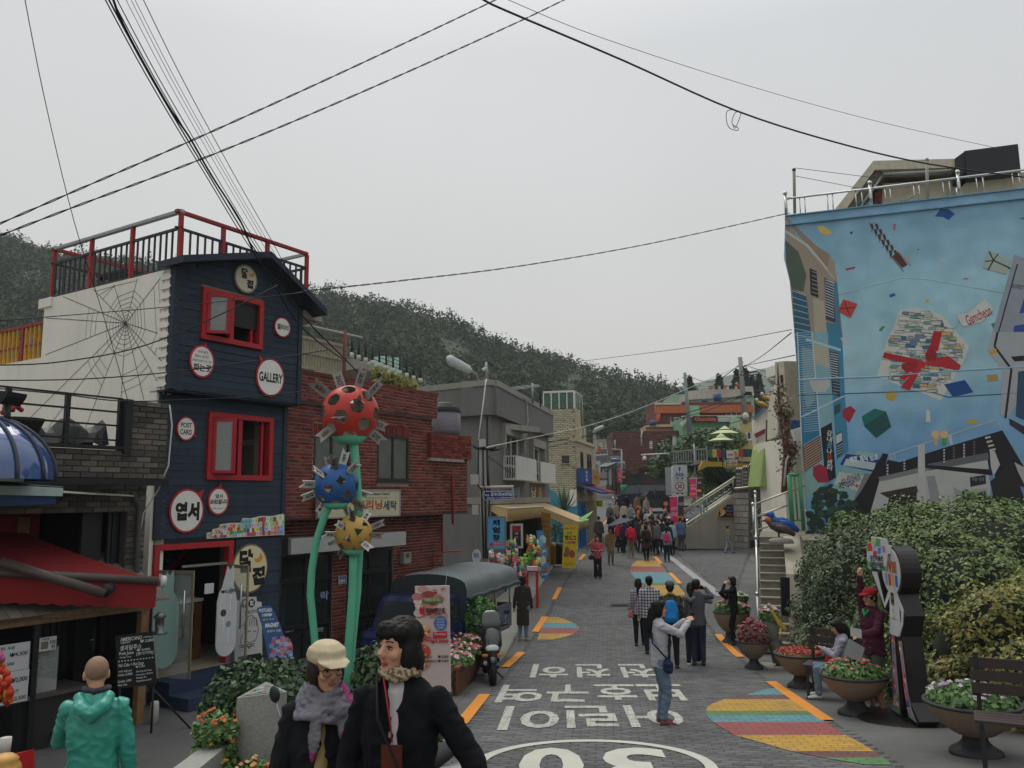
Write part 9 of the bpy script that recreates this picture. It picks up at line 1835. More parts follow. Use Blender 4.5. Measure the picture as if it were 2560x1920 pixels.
SUV=[(-2.2,.35),(-2.25,.7),(-2.1,.95),(-1.0,1.05),(2.1,1.08),(2.25,.9),(2.25,.35)];SW2=[(-1.1,1.03),(-.5,1.62),(1.6,1.65),(2.05,1.06)]
VAN=[(-2.4,.35),(-2.45,.75),(-2.2,1.0),(-1.9,1.08),(2.35,1.1),(2.45,.9),(2.45,.35)];VW=[(-1.95,1.06),(-1.2,1.78),(2.1,1.82),(2.38,1.08)]
BKC,NVC,WHC,GYC=M('car_black','15171a',ro=.15,coat=.8,n=0),M('car_navy','1f2740',ro=.2,coat=.7,n=0),M('car_white','b9bbbc',ro=.2,coat=.6,n=0),M('car_grey','4f5153',ro=.2,coat=.6,n=0)
p=at(1632,1258,66);p.z=gz(p.x,66);car('parked_car','black four door off-roader parked behind the traffic cones','car',p,0,SUV,SW2,1.8,BKC,.12,(-1.35,1.35));z66=p.z
p=at(1606,1250,72);p.z=gz(p.x,72);car('parked_van','dark navy minivan parked behind the black car','van',p,0,VAN,VW,1.85,NVC,.15,(-1.5,1.5))
p=at(1722,1300,48);p.z=gz(p.x,48)+.1;car('white_van','white van partly hidden behind the pink banners and ramp rail','van',p,0,VAN,VW,1.8,WHC,1.3,(-1.5,1.5))
for x,y,Y,m,lb in((1516,1160,92,WHC,'white hatchback highest up the climbing road'),(1508,1182,82,GYC,'grey hatchback below the white one on climbing road')):p=at(x,y,Y);car('climbing_car',lb,'car',p,0,SUV,SW2,1.75,m,-.9,(-1.35,1.35))
for x,lb in((1627,'orange traffic cone in front of the black car, left one'),(1664,'orange traffic cone with round sign in front of black car')):
 p=at(x,1256,62);p.z=gz(p.x,62);t_=tg_('traffic_cone',lb,'traffic cone',p);b=B();CO=M('cone_orange','b5402a',ro=.5);b.lathe(p,[(.0,0),(.24,0),(.24,.04),(.17,.05),(.05,.75),(0,.76)],CO,14);b.o('cone',t_);b=B();b.lathe(p,[(.135,.28),(.095,.48)],M('cone_band','b5b5ae'),14);b.o('band',t_)
 if x>1650:b=B();q=Pl(p.x and p+Vc((0,-.05,0)),0,0,90);b.pr(q,ci(0,p.z+1.0,.22,.22,16),-.02,.02,CO);b.pr(q,ci(0,p.z+1.0,.13,.13,12),.02,.03,M('cone_band'));b.o('disc',t_)
 # -------- overhead wires
def cable(label,pts,r_=.012,m=CABB,tw=0,name='overhead_cable',parent=None,sub=5):
 P=[at(*p)for p in pts];Q=[]
 for i in range(len(P)-1):
  p0,p1,p2,p3=P[max(i-1,0)],P[i],P[i+1],P[min(i+2,len(P)-1)]
  for k in range(sub):t=k/sub;Q.append(.5*((2*p1)+(p2-p0)*t+(2*p0-5*p1+4*p2-p3)*t*t+(3*p1-p0-3*p2+p3)*t**3))
 Q.append(P[-1]);b=B()
 if tw:
  L=[0]
  for a,c in zip(Q,Q[1:]):L.append(L[-1]+(c-a).length)
  n=int(L[-1]/(tw/6));S=[]
  for k in range(n+1):
   s=L[-1]*k/n;i=min(len(Q)-2,max(0,int(np.searchsorted(L,s))-1));S.append(Q[i].lerp(Q[i+1],(s-L[i])/max(1e-6,L[i+1]-L[i])))
  for ph in(0,math.pi):b.tu([p+Vc((0,math.cos(2*math.pi*k/6/1.0*.5+ph),math.sin(2*math.pi*k/6*.5+ph)))*r_*.8 for k,p in enumerate(S)],r_*.62,m,5)
 else:b.tu(Q,r_,m,5)
 return b.o(name,parent,label=None if parent else label,cat=None if parent else 'cable')
cable('twisted black cable crossing the sky, the upper of the two left ones',[(-60,585,9),(168,486,9.5),(518,334,10.5),(900,160,12),(1238,0,14),(1330,-50,15)],.011,tw=.34)
cable('twisted black cable crossing the sky, the lower of the two left ones',[(-60,612,9),(176,521,9.5),(538,384,10.5),(903,231,12),(1280,62,14),(1440,-15,15)],.011,tw=.34)
cable('thick black cable sagging from the top centre to the mural building',[(1150,-40,12),(1210,0,12.5),(1280,33,13),(1560,152,15),(1841,277,17),(2090,356,18),(2322,410,19),(2600,448,20)],.02)
cable('thin wire running above the thick cable toward the black roof tank',[(1260,-5,13),(1500,93,15),(1880,217,18),(2200,305,20),(2515,375,21)],.006)
cable('loop of loose wire ends knotted on the thick cable',[(1836,274,17),(1818,278,17),(1816,300,17),(1824,320,17),(1843,326,17),(1845,320,17),(1830,308,17),(1838,282,17),(1852,284,17),(1838,320,17),(1832,310,17)],.008,name='wire_loop')
cable('long twisted cable from the navy building to the mural roof',[(757,728,13.5),(1000,702,16),(1300,665,19),(1620,610,21.5),(1975,532,22.7)],.012,tw=.4)
cable('thin line from the hill houses up to the mural wall',[(1430,905,45),(1504,897,42),(1750,865,32),(1979,824,24)],.012)
cable('single thin wire at the far left of the sky',[(55,-40,8),(110,240,9),(185,553,10),(262,800,11),(322,1010,12)],.005)
cb=tg_('cable_bundle','fan of many black cables falling from top left past the gallery roof','cable',at(757,750,13.3))
for x0,xa,ya,r_ in((232,640,640,.009),(241,648,640,.012),(250,655,640,.008),(262,662,640,.007),(308,690,640,.004),(330,700,640,.006),(285,675,640,.004),(298,683,640,.004)):cable('',[(x0,-60,8),(x0+(xa-x0)*.33,190,9.2),(x0+(xa-x0)*.68,430,10.8),(xa,ya,12.6),(757+(xa-640)*.1,775,13.4)],r_*.85,parent=cb)
cable('',[(268,-60,8),(305,55,8.4),(415,255,9.6),(475,345,10.3),(528,437,11),(600,550,12),(640,640,12.6),(700,712,13),(757,790,13.6),(870,905,16),(975,1010,19),(1100,1080,21.5),(1203,1122,23.4)],.014,parent=cb)
cable('',[(640,640,12.6),(690,720,13),(740,800,13.6),(790,850,14.5),(860,900,16)],.014,parent=cb)
for i,(pts,r_,lb)in enumerate((([(-40,805,10.5),(423,767,11.8),(700,738,12.8),(757,730,13.3)],.007,'topmost of the cables crossing the navy facade'),([(-40,913,10.5),(120,908,10.8),(296,881,11.4),(420,843,11.8),(560,782,12.2),(694,713,12.8)],.01,'cable rising steeply across the painted web and upper window'),([(-40,951,10.5),(200,948,11),(420,931,11.6),(620,905,12.2),(800,878,13),(826,872,13.2)],.009,'cable passing just under the GALLERY sign'),([(-40,968,10.2),(150,985,10.8),(311,1003,11.3),(500,998,12),(680,988,12.6),(840,965,13.5)],.009,'lowest cable crossing between the two storeys of navy building'))):cable(lb,pts,r_)
for pts,r_,m,lb in(([(1200,1122,23.5),(1373,1085,36),(1481,1061,44),(1620,1013,50),(1850,915,56)],.02,CABW,'white cable from the service pole up to the tall pole'),([(1372,1105,38),(1486,1086,52),(1620,1061,54),(1710,1035,55),(1862,985,56)],.03,CABB,'thick black cable from the lamp pole to the tall pole'),([(1450,1091,50),(1721,1040,54),(1860,990,56)],.022,CABB,'black cable just below the thick one toward tall pole'),([(1372,1118,38),(1486,1098,52),(1700,1090,50),(1885,1041,46)],.02,CABB,'low slack cable crossing in front of the brown brick house'),([(1859,915,56),(1987,888,30)],.02,CABB,'short cable from tall pole down to the white block'),([(1859,918,56),(1905,890,45),(1978,832,26)],.02,CABB,'cable climbing from the tall pole to the mural wall'),([(1858,905,56),(1780,955,66),(1715,938,78)],.03,CABB,'drooping cable between the two power poles'),([(1860,912,56),(1900,925,44),(1942,932,32)],.02,CABB,'thin cable from tall pole to the off white block'),([(1203,1125,23.5),(1240,1155,25),(1300,1185,30),(1366,1135,38)],.014,CABB,'slack black cable along the grey house front'),([(1989,420,23,),(2190,445,24)],.008,CABB,'upper wire from the mast on the mural roof'),([(1989,440,23),(2165,474,24)],.008,CABB,'lower wire from the mast on the mural roof')):cable(lb,pts,r_,m)
# -------- people
def stack(b,L,m,seg=20,off=(0,0,0)):
 """closed pile of level ellipses: (x, y, z, rx, ry)"""
 V=[]
 for x,y,z,rx,ry in L:
  for k in range(seg):a=2*math.pi*k/seg;V.append((x+off[0]+rx*math.cos(a),y+off[1]+ry*math.sin(a),z+off[2]))
 n=len(L);F=[(i*seg+k,i*seg+(k+1)%seg,(i+1)*seg+(k+1)%seg,(i+1)*seg+k)for i in range(n-1)for k in range(seg)]+[tuple(range(seg-1,-1,-1)),tuple(range((n-1)*seg,n*seg))]
 b.add(V,F,m)
def limb(b,P,rs,m):
 b.tu(P,rs,m,12)
 for p,r_ in zip(P,rs):b.ball(p,r_,m,10,8)
def ik(a,t,l1,l2,hint):
 a,t=Vc(a),Vc(t);d=t-a;L=min(d.length,(l1+l2)*.995);d.normalize();t=a+d*L;x=(l1*l1-l2*l2+L*L)/(2*L);h=math.sqrt(max(0,l1*l1-x*x));hv=Vc(hint);hv-=d*hv.dot(d);hv.normalize();return a+d*x+hv*h,t
def weld(name,b,m,vox,parent,s,fold=0.0,fs=7.0,zs=1.3):
 """one smooth continuous skin round the built volumes"""
 me=b.mesh('tmp');o=bpy.data.objects.new('tmp',me);md=o.modifiers.new('r','REMESH');md.mode='VOXEL';md.voxel_size=vox;sm=o.modifiers.new('s','SMOOTH');sm.iterations=3 if vox<.012 else 1;sm.factor=.5
 r_=evalmesh(o);bpy.data.meshes.remove(me);r_.name=name
 n=len(r_.vertices);co=np.empty(n*3,dtype=np.float32);r_.vertices.foreach_get('co',co);co=co.reshape(-1,3)
 if fold:
  no=np.empty(n*3,dtype=np.float32);r_.vertices.foreach_get('normal',no);no=no.reshape(-1,3)
  for i in range(n):c=co[i];co[i]+=no[i]*fold*(1-3*abs(mnoise.noise(Vc((c[0]*fs+2*c[2],c[1]*fs,c[2]*fs*zs)))))
 co*=s;r_.vertices.foreach_set('co',co.ravel());r_.polygons.foreach_set('use_smooth',np.ones(len(r_.polygons),dtype=bool));r_.materials.clear();r_.materials.append(m);r_.update()
 return link(name,r_,parent)
SK=M('skin','b98a6e',ro=.55,n=.06,ns=20,spec=.35);HB=M('black_hair','0f0c0a',ro=.6,n=.3,ns=60,spec=.22)
def cl(c,pat=None,c2=None,sc_=30):return clothmat('cloth_%s_%s'%(c,pat),c,c2,pat,sc_)
HN=(0,0,1.47)
def person(label,pos,h,H=1.65,top='3a3f4a',bot='20232a',hair='short',hand=None,hand2=None,hy=0,hp=0,step=.0,sit=False,length='hip',sleeve='long',legs='long',shoe='2a2a2c',bag=None,pack=None,hat=None,hoodie=False,pat=None,c2=None,wide=1.0,detail=None,group=None,phone=None,skirt=None,hairm=None,shirt=None):
 d=(Vc(pos)-CAM).length;vox=max(.0062,d*.00066);s=H/1.7;det=d<16
 t=tg_('person',label,'person',pos,local=True,rz=-R(h),group=group);hz=.5 if sit else.9;sh=hz+.5;m=SK;body=B();hc=Vc((0,.015,hz+.70));nk=Vc((0,-.01,hz+.57));HM_=Matrix.Rotation(-R(hy),3,'Z')@Matrix.Rotation(-R(hp),3,'X')
 def hd(b,fn):
  k0=len(b.v);fn(b)
  for i in range(k0,len(b.v)):b.v[i]=tuple(HM_@(Vc(b.v[i])-nk)+nk)
 def headf(b):
  stack(b,[(0,.05,-.118,.012,.015),(0,.042,-.11,.034,.036),(0,.022,-.088,.048,.058),(0,.008,-.05,.062,.079),(0,0,-.01,.071,.09),(0,-.004,.03,.075,.094),(0,-.006,.065,.07,.086),(0,-.008,.095,.048,.06),(0,-.008,.112,.015,.02)],m,22,hc)
  b.tu([hc+Vc((0,.085,.015)),hc+Vc((0,.1,-.012)),hc+Vc((0,.108,-.03))],[.008,.011,.015],m,8);b.ball(hc+Vc((0,.1,-.033)),.013,m,8,6,sx=1.3);b.ball(hc+Vc((0,.066,-.095)),.022,m,8,6)
  for e in(-1,1):b.ball(hc+Vc((e*.077,-.008,-.01)),.027,m,8,6,sx=.45,sy=.8,sz=1.3);b.ball(hc+Vc((e*.036,.062,-.03)),.026,m,8,6)
 hd(body,headf);limb(body,[nk+Vc((0,0,-.06)),nk+Vc((0,.006,.06))],[.055,.05],m)
 w_=.157*wide
 stack(body,[(0,0,hz-.08,.13,.09),(0,0,hz,.15*wide,.1),(0,0,hz+.16,.125*wide,.085),(0,.005,hz+.32,.145*wide,.1),(0,0,sh-.04,.155*wide,.085),(0,-.005,sh+.03,.1,.06)],m)
 AR=[]
 for e,tg in((-1,hand),(1,hand2)):
  S=Vc((e*w_,0,sh-.03));T=Vc(tg)if tg else Vc((e*.25,.04,sh-.58));E,W_=ik(S,T,.28,.25,(e*.5,-.6,-.7));AR.append((S,E,W_));limb(body,[S,E],[.047,.038],m);limb(body,[E,E.lerp(W_,.3),W_],[.038,.037,.025],m)
  f=(W_-E).normalized();up=Vc((0,0,1))if abs(f.z)<.8 else Vc((0,1,0));x=f.cross(up).normalized();y=x.cross(f);P0=W_+f*.045
  stack_=[W_,W_+f*.03,W_+f*.075];body.tu(stack_,[(.022,.02),(.034,.02),(.036,.016)],m,10)
  for i in range(4):q=W_+f*.07+x*(.027-.018*i);l=(.062,.072,.068,.052)[i];k=q+f*l*.5-y*.008;body.tu([q,k,k+(f*.6-y*.8).normalized()*l*.55],[.0095,.009,.0075],m,6)
  q=W_+f*.02+x*.028*(-e if f.z<-.5 else 1);body.tu([q,q+(f+x).normalized()*.035,q+(f*1.3+x*.4-y*.4).normalized()*.065],[.012,.011,.009],m,6)
 LG_=[]
 for e in(-1,1):
  Hh=Vc((e*.085,0,hz-.03));st_=step*e;F_=Vc((e*.1,.42+st_*.3,.08))if sit else Vc((e*.09,st_,.08+(.04 if st_<-.1 else 0)));K_,A_=ik(Hh,F_,*((.43,.42)if sit else(.405,.397)),(0,1,.3));LG_.append((Hh,K_,A_));limb(body,[Hh,K_],[.078,.055],m);limb(body,[K_,K_.lerp(A_,.35),A_],[.052,.053,.035],m);body.tu([A_+Vc((0,-.03,-.04)),A_+Vc((0,.06,-.045)),A_+Vc((0,.15,-.055))],[.035,.036,.02],m,8)
 weld('body',body,m,vox,t,s)
 T_=cl(top,pat,c2,15)if isinstance(top,str)else top;BT=cl(bot)if isinstance(bot,str)else bot;g=.016;lo={'hip':hz-.1,'long':hz-.5,'waist':hz+.02,'coat':hz-.3}[length]
 b=B();L=[(0,0,lo,.175*wide,.125)]+([(0,0,lo+.15,.172*wide,.125)]if lo<hz-.2 else[])+[(0,0,hz,.168*wide,.12),(0,0,hz+.16,.15*wide,.11),(0,.005,hz+.32,.168*wide,.122),(0,0,sh-.03,.168*wide,.1),(0,-.01,sh+.02,.14,.085),(0,-.01,sh+.05,.1,.072),(0,-.01,sh+.075,.066,.06)]
 stack(b,L,T_)
 for S,E,W_ in AR:
  f=.5 if sleeve=='half'else(.6 if sleeve=='three'else.93);limb(b,[S,E],[.06,.052],T_)
  if sleeve!='half':q=E.lerp(W_,f);limb(b,[E,q],[.054,.042],T_)
 if hoodie:b.tu([(-.1,-.04,sh+.06),(-.07,-.13,sh+.0),(0,-.15,sh-.05),(.07,-.13,sh+.0),(.1,-.04,sh+.06)],[.035,.05,.06,.05,.035],T_,10)
 weld('jacket'if length!='hip'else 'top',b,T_,vox*1.05,t,s,.006 if det else 0,11)
 if shirt:b=B();stack(b,[(0,.035,lo+.05,.05,.1),(0,.035,hz+.3,.055,.1),(0,.03,sh+.02,.05,.07),(0,.02,sh+.06,.05,.05)],cl(shirt));weld('shirt',b,cl(shirt),vox,t,s)
 b=B();stack(b,[(0,0,hz-.1,.155,.11),(0,0,hz,.16*wide,.112),(0,0,hz+.1,.14*wide,.1)],BT);kk=.3 if legs=='shorts'else 1
 for Hh,K_,A_ in LG_:
  limb(b,[Hh,K_],[.094,.07 if legs!='shorts'else.085],BT)
  if legs=='long':limb(b,[K_,K_.lerp(A_,.94)],[.068,.05],BT)
  elif legs=='wide':limb(b,[K_,K_.lerp(A_,.96)],[.075,.08],BT)
 if skirt:b2=B();stack(b2,[(0,0,skirt,.27,.22),(0,0,hz-.05,.18,.14),(0,0,hz+.05,.15,.11)],BT);weld('skirt',b2,BT,vox,t,s,.02)
 weld('trousers',b,BT,vox*1.05,t,s,.008 if det else 0)
 SM=M('shoe_'+shoe,shoe,ro=.5,n=.05)
 for Hh,K_,A_ in LG_:b=B();b.tu([A_+Vc((0,-.045,-.045)),A_+Vc((0,.03,-.035)),A_+Vc((0,.12,-.05)),A_+Vc((0,.175,-.06))],[(.04,.036),(.043,.042),(.045,.03),(.025,.018)],SM,10);me=b.mesh('shoe');me.transform(Matrix.Scale(s,4));link('shoe',me,t)
 HR=hairm or HB
 if hair!='bald':
  b=B()
  def hf(b):
   e=lambda x,y,z,rx,ry,rz:b.ball(hc+Vc((x,y,z)),1,HR,16,12,sx=rx,sy=ry,sz=rz)
   e(0,-.02,.0 if hat else.028,.086,.101,.075 if hat else.096);e(0,-.055,-.03,.068,.055,.065)
   if not hat:e(.012,.05,.082,.06,.042,.03);e(-.05,.03,.06,.034,.045,.04);e(.05,.03,.06,.034,.045,.04)
   if hair in('bob','long','curl'):[e(k*.066,-.02,-.035,.032,.055,.085)for k in(-1,1)];e(0,-.062,-.05,.084,.05,.095)
   if hair=='curl':[e(k*.068,-.03,-.06,.036,.052,.06)for k in(-1,1)];e(0,-.028,.045,.088,.1,.085);e(0,-.07,-.06,.086,.05,.07);e(.012,.062,.058,.064,.034,.036);[e(k*.072,-.005,-.05,.028,.05,.08)for k in(-1,1)];e(0,-.075,-.1,.08,.04,.05)
   if hair=='long':b.tu([hc+Vc((0,-.06,0)),hc+Vc((0,-.09,-.12)),hc+Vc((0,-.105,-.26)),hc+Vc((0,-.1,-.42))],[(.05,.09),(.045,.095),(.04,.09),(.015,.05)],HR,14)
  hd(b,hf);weld('hair',b,HR,vox*.95,t,s,.0035 if det else.002,60,.12)
 else:
  b=B();hd(b,lambda b:b.ball(hc+Vc((0,-.016,.028)),1,SK,20,14,sx=.0785,sy=.094,sz=.09));me=b.mesh('stubble');me.transform(Matrix.Scale(s,4));me.materials.clear();me.materials.append(M('stubble','876a58',ro=.7,n=.15,ns=30));link('stubble',me,t)
 if hat:
  HT=cl(hat);b=B()
  def ht(b):
   stack(b,[(0,-.01,.035,.094,.108),(0,-.012,.06,.1,.113),(0,-.012,.095,.093,.104),(0,-.014,.122,.06,.07),(0,-.014,.132,.02,.025)],HT,24,hc);b.tu([hc+Vc((0,.07,.05)),hc+Vc((0,.12,.045)),hc+Vc((0,.165,.028))],[(.085,.012),(.082,.01),(.045,.006)],HT,16)
  hd(b,ht);weld('hat',b,HT,vox,t,s,.004)
 if det:
  b=B();EW,ED,LP=M('eye_white','8f857c',ro=.3),M('eye_dark','1a1412',ro=.15),M('lips','99504a',ro=.4)
  def ey(b):
   for e in(-1,1):
    b.ball(hc+Vc((e*.031,.077,.0)),.012,EW,10,8,sx=1.25,sz=.5);b.ball(hc+Vc((e*.031,.084,.0)),.0068,ED,8,6,sz=.9)
    b.tu([hc+Vc((e*.015,.088,.007)),hc+Vc((e*.031,.0905,.0105)),hc+Vc((e*.047,.08,.006))],.0028,ED,5);b.tu([hc+Vc((e*.013,.092,.026)),hc+Vc((e*.033,.091,.032)),hc+Vc((e*.05,.077,.026))],.0026,HB,5)
   b.tu([hc+Vc((-.022,.083,-.066)),hc+Vc((-.007,.09,-.0625)),hc+Vc((.007,.09,-.0625)),hc+Vc((.022,.083,-.066))],[.003,.0055,.0055,.003],LP,6);b.tu([hc+Vc((-.018,.083,-.069)),hc+Vc((0,.089,-.073)),hc+Vc((.018,.083,-.069))],[.003,.007,.003],LP,6)
   if detail=='glasses':
    for e in(-1,1):b.tu([hc+Vc((e*.032+.025*math.cos(a),.097-.2*abs(.025*math.cos(a)),-.002+.023*math.sin(a)))for a in np.linspace(0,2*math.pi,17)],.0022,BK,5,cap=False);b.tu([hc+Vc((e*.057,.09,.004)),hc+Vc((e*.075,0,.002))],.002,BK,4)
    b.tu([hc+Vc((-.008,.098,.004)),hc+Vc((.008,.098,.004))],.002,BK,4)
  hd(b,ey);me=b.mesh('face');me.transform(Matrix.Scale(s,4));link('face',me,t)
 def put(nm,b):me=b.mesh(nm);me.transform(Matrix.Scale(s,4));return link(nm,me,t)
 if pack:
  b=B();stack(b,[(0,-.17,hz+.02,.11,.05),(0,-.2,hz+.08,.14,.085),(0,-.19,hz+.25,.145,.085),(0,-.17,hz+.42,.11,.06),(0,-.16,hz+.46,.05,.03)],cl(pack),18);o=weld('backpack',b,cl(pack),vox,t,s,.006);b=B();stack(b,[(0,-.27,hz+.06,.09,.03),(0,-.285,hz+.13,.1,.035),(0,-.26,hz+.22,.085,.02)],cl(pack),14);me=b.mesh('pocket');me.transform(Matrix.Scale(s,4));link('pocket',me,o)
 if bag:
  c,x,y,z=bag;b=B();stack(b,[(x,y,z-.1,.08,.045),(x,y,z-.06,.12,.06),(x,y,z+.03,.115,.055),(x,y,z+.08,.08,.03)],cl(c),16);weld('bag',b,cl(c),vox,t,s,.008);b=B();b.tu([(x,y,z+.07),(x*.5,.14 if y>-.05 else-.15,hz+.25),(-x*.55,.03,sh+.075)],.013,cl(c),6);b.tu([(x,y,z+.07),(x*.6,-.14,hz+.25),(-x*.5,-.07,sh+.06)],.013,cl(c),6);put('strap',b)
 if phone:b=B();p=Vc(phone);b.box(p-Vc((.075,.006,.04)),p+Vc((.075,.006,.04)),M('phone','1c1d20',ro=.2));put('phone',b)
 return t,put,hz,sh,hc,hd
def byhead(px,py,H):return gnd(px,py,H+.005)
p=at(812,1600,4.25);z=gz(p.x,4.25);H=p.z-z-.03
t,put,hz,sh,hc,hd=person('older woman in a beige cap, round glasses and grey pink scarf',(p.x,4.25,z),172,H,top='1d1e22',bot='2a2c30',hair='bob',hy=-26,hp=4,hat='b5a88c',length='coat',shirt='a08a5c',detail='glasses',hand=(-.24,.06,.75),hairm=M('brown_hair','2a1f19',ro=.6,n=.4,ns=60,spec=.22))
SF=clothmat('scarf','6f6d74','8a4068','camo',3.4);b=B()
for k in range(5):b.tu([((.072+.017*k)*math.cos(a),.015+(.068+.016*k)*math.sin(a),sh+.12-.03*k+.02*math.sin(a*3+k)-.04*math.sin(a))for a in np.linspace(0,2*math.pi,15)],.02,SF,8)
b.tu([(-.1,.1,sh+.02),(-.13,.13,sh-.1),(-.16,.12,sh-.27)],[.025,.045,.012],SF,8);b.tu([(.02,.14,sh),(.03,.15,sh-.13),(.04,.13,sh-.24)],[(.03,.02),(.05,.015),(.01,.01)],SF,8);b.ball((-.1,.12,sh+.0),.042,SF,10,8)
weld('scarf',b,SF,.006,t,H/1.7,.0035,30)
p=at(1003,1557,3.9);z=gz(p.x,3.9);H=p.z-z
t,put,hz,sh,hc,hd=person('black haired woman in a black bomber jacket with pushed up sleeves',(p.x,3.9,z),188,H,top='131418',bot='3a3734',hair='curl',hy=30,hp=-2,shirt='a8a2a4',sleeve='three',hand=(-.52,.12,.86),hand2=(.3,.04,.8),wide=1.04)
b=B()
for k in range(2):b.tu([((.07+.012*k)*math.cos(a),.01+(.068+.01*k)*math.sin(a),sh+.115-.03*k+.012*math.sin(a*3))for a in np.linspace(0,2*math.pi,13)],.02,clothmat('floral','9a9078','6a5044','camo',60),8)
weld('neck_scarf',b,MATS['floral'],.007,t,H/1.7,.004,30)
b=B();b.tu([(.1,.03,sh+.08),(.06,.15,sh-.08),(-.04,.165,hz+.22),(-.16,.12,hz-.02)],[(.006,.022)]*4,cl('2a2224'),8);put('strap',b)
b=B();b.tu([(.05,.1,sh+.08),(.0,.155,sh-.1),(-.01,.165,sh-.17)],.004,cl('8a2f38'),5);b.box((-.055,.16,sh-.28),(.035,.172,sh-.18),M('badge','4f2318',ro=.4));put('badge',b)
b=B();b.lathe((-.47,.11,.9),[(.034,-.004),(.037,0),(.034,.004)],M('gold_rim'),14);put('bracelet',b)
p=at(245,1647,5.9);z=gz(p.x,5.9)
t,put,hz,sh,hc,hd=person('bald man in a shiny teal hooded jacket eating from a stick',(p.x,5.9,z),-16,p.z-z,top=M('teal_nylon','34907f',ro=.35,n=.12,ns=5,spec=.5,bm_=.5,bs=14),bot='23262b',hair='bald',hand=(-.2,.36,hz_t:=1.06),hy=-14,hp=6,hoodie=True,wide=1.08,length='hip')
b=B();b.tu([(-.2,.42,1.08),(-.16,.46,1.24)],.004,M('stick','b09a6a'),5);b.ball((-.185,.435,1.14),.028,M('sauce_red','9c3020',ro=.3),8,6);b.ball((-.175,.445,1.19),.024,M('snack_pale','b5996a'),8,6);put('skewer',b)
b=B();b.tu([(-.08,.0,sh+.1),(0,-.07,sh+.09),(.08,.0,sh+.1),(.0,.06,sh+.08)],.022,cl('4a4650'),8);put('collar',b)
A={'hand':(-.08,.36,1.42),'hand2':(.1,.36,1.42)}
person('woman with long black hair in pale grey jacket photographing with her phone',gnd(1655,1812),84,1.62,top='a2a2a6',bot='5f7486',hair='long',hand=(-.06,.42,1.42),hand2=(.08,.42,1.42),detail='glasses',phone=(0,.5,1.5),bag=('232b40',.24,.05,.86),shoe='6f2a30')
person('girl with long hair in pale checked shirt with a pink shoulder bag',gnd(1600,1615),8,1.6,top='a8a0a8',pat='check',c2='5f5a6c',bot='17181b',hair='long',bag=('b06a72',-.17,.0,.82),legs='long',step=.08)
person('man in a black and white checked shirt with a crossbody strap',byhead(1622,1441,1.74),6,1.74,top='b5b2b4',pat='check',c2='23233a',bot='23262e',wide=1.15)
person('man in camouflage jacket and grey cap carrying a bright blue backpack',gnd(1682,1672),8,1.72,top='4f4a38',pat='camo',c2='2a2c22',bot='1c1d20',pack='2272b0',hat='55565a',wide=1.12)
person('long haired woman in a grey hooded top and navy jeans raising a phone',gnd(1735,1664),18,1.68,top='66665f',bot='1c2233',hair='long',hand=(.05,.42,1.5),hand2=(.3,.34,1.46),hoodie=True,shoe='b5b2ac',step=.1,phone=(.2,.45,1.56),bag=('a8483a',.17,.06,.95))
person('dark haired man with glasses half hidden behind the hooded woman',byhead(1742,1450,1.74)+Vc((0,.1,0)),10,1.74,top='4a4c52',bot='2a2f3c',hand2=(.2,.38,1.5),detail='glasses')
person('woman dressed all in black looking at her phone by the flower bowls',gnd(1838,1612),-78,1.62,top='141519',bot='141519',hair='bob',hand=(-.05,.2,1.52),hand2=(.05,.34,1.3),phone=(.05,.42,1.34),length='hip')
person('woman in pink sweater and wide black trousers walking toward the camera',gnd(1495,1446),184,1.6,top='a84f58',bot='181a20',hair='bob',hand=(-.1,.22,1.12),hand2=(.1,.22,1.12),bag=('2a2624',.25,.0,.85),legs='wide')
person('woman in a long dark coat standing behind the truck bed',byhead(1306,1440,1.6),6,1.6,top='33302c',bot='66788a',length='long',hair='bob',shoe='a08a74')
person('boy in a cap and checked shirt running beside the concrete wall',gnd(1822,1384),80,1.36,top='9c9686',pat='check',c2='4a3a30',bot='8f98a4',hat='4f463c',shoe='2f4a8a',step=.22)
p=gnd(2046,1738);t,put,hz,sh,hc,hd=person('seated woman in lilac top looking down, red handbag on her lap',Vc((p.x+.25,13.45,gz(p.x,13.4))),-72,1.6,top='8f8f9c',bot='66798a',hair='long',sit=True,hp=24,hand=(-.06,.32,.82),hand2=(.08,.32,.8),shoe='b5b3ae',phone=(0,.4,.86))
b=B();stack(b,[(.26,.1,.42,.11,.2),(.26,.1,.58,.1,.18),(.26,.1,.68,.06,.14)],cl('a82428'));b.tu([(.26,.02,.66),(.26,.05,.8),(.26,.15,.8),(.26,.18,.66)],.012,cl('a82428'),6);put('red_bag',b)
t,put,hz,sh,hc,hd=person('man in maroon jacket, grey shorts and red cap reaching up to the sign',gnd(2196,1782),-112,1.72,top=clothmat('maroon_shell','46202e',n=.1),bot='4f5248',legs='shorts',hat='8a2028',hand2=(.1,.08,1.93),hand=(-.2,.42,1.12),detail='glasses',shoe='1d1d20',wide=1.1)
b=B();b.box((-.3,.5,1.1),(-.1,.51,1.22),M('phone_white','b0b0ae',ro=.3));put('phone',b);b=B();b.add([(-.34,.5,.98),(-.12,.56,1.08),(-.0,.56,.84),(-.24,.5,.78)],[(0,1,2,3),(3,2,1,0)],M('paper'));put('map',b);b=B();b.tu([(.05,.1,sh+.03),(.0,.13,sh-.06),(-.05,.1,sh+.03)],.02,cl('2a8a4c'),6);put('green_collar',b)
def z5p(x,y):return(1450+x/4.424,1250+y/4.424)
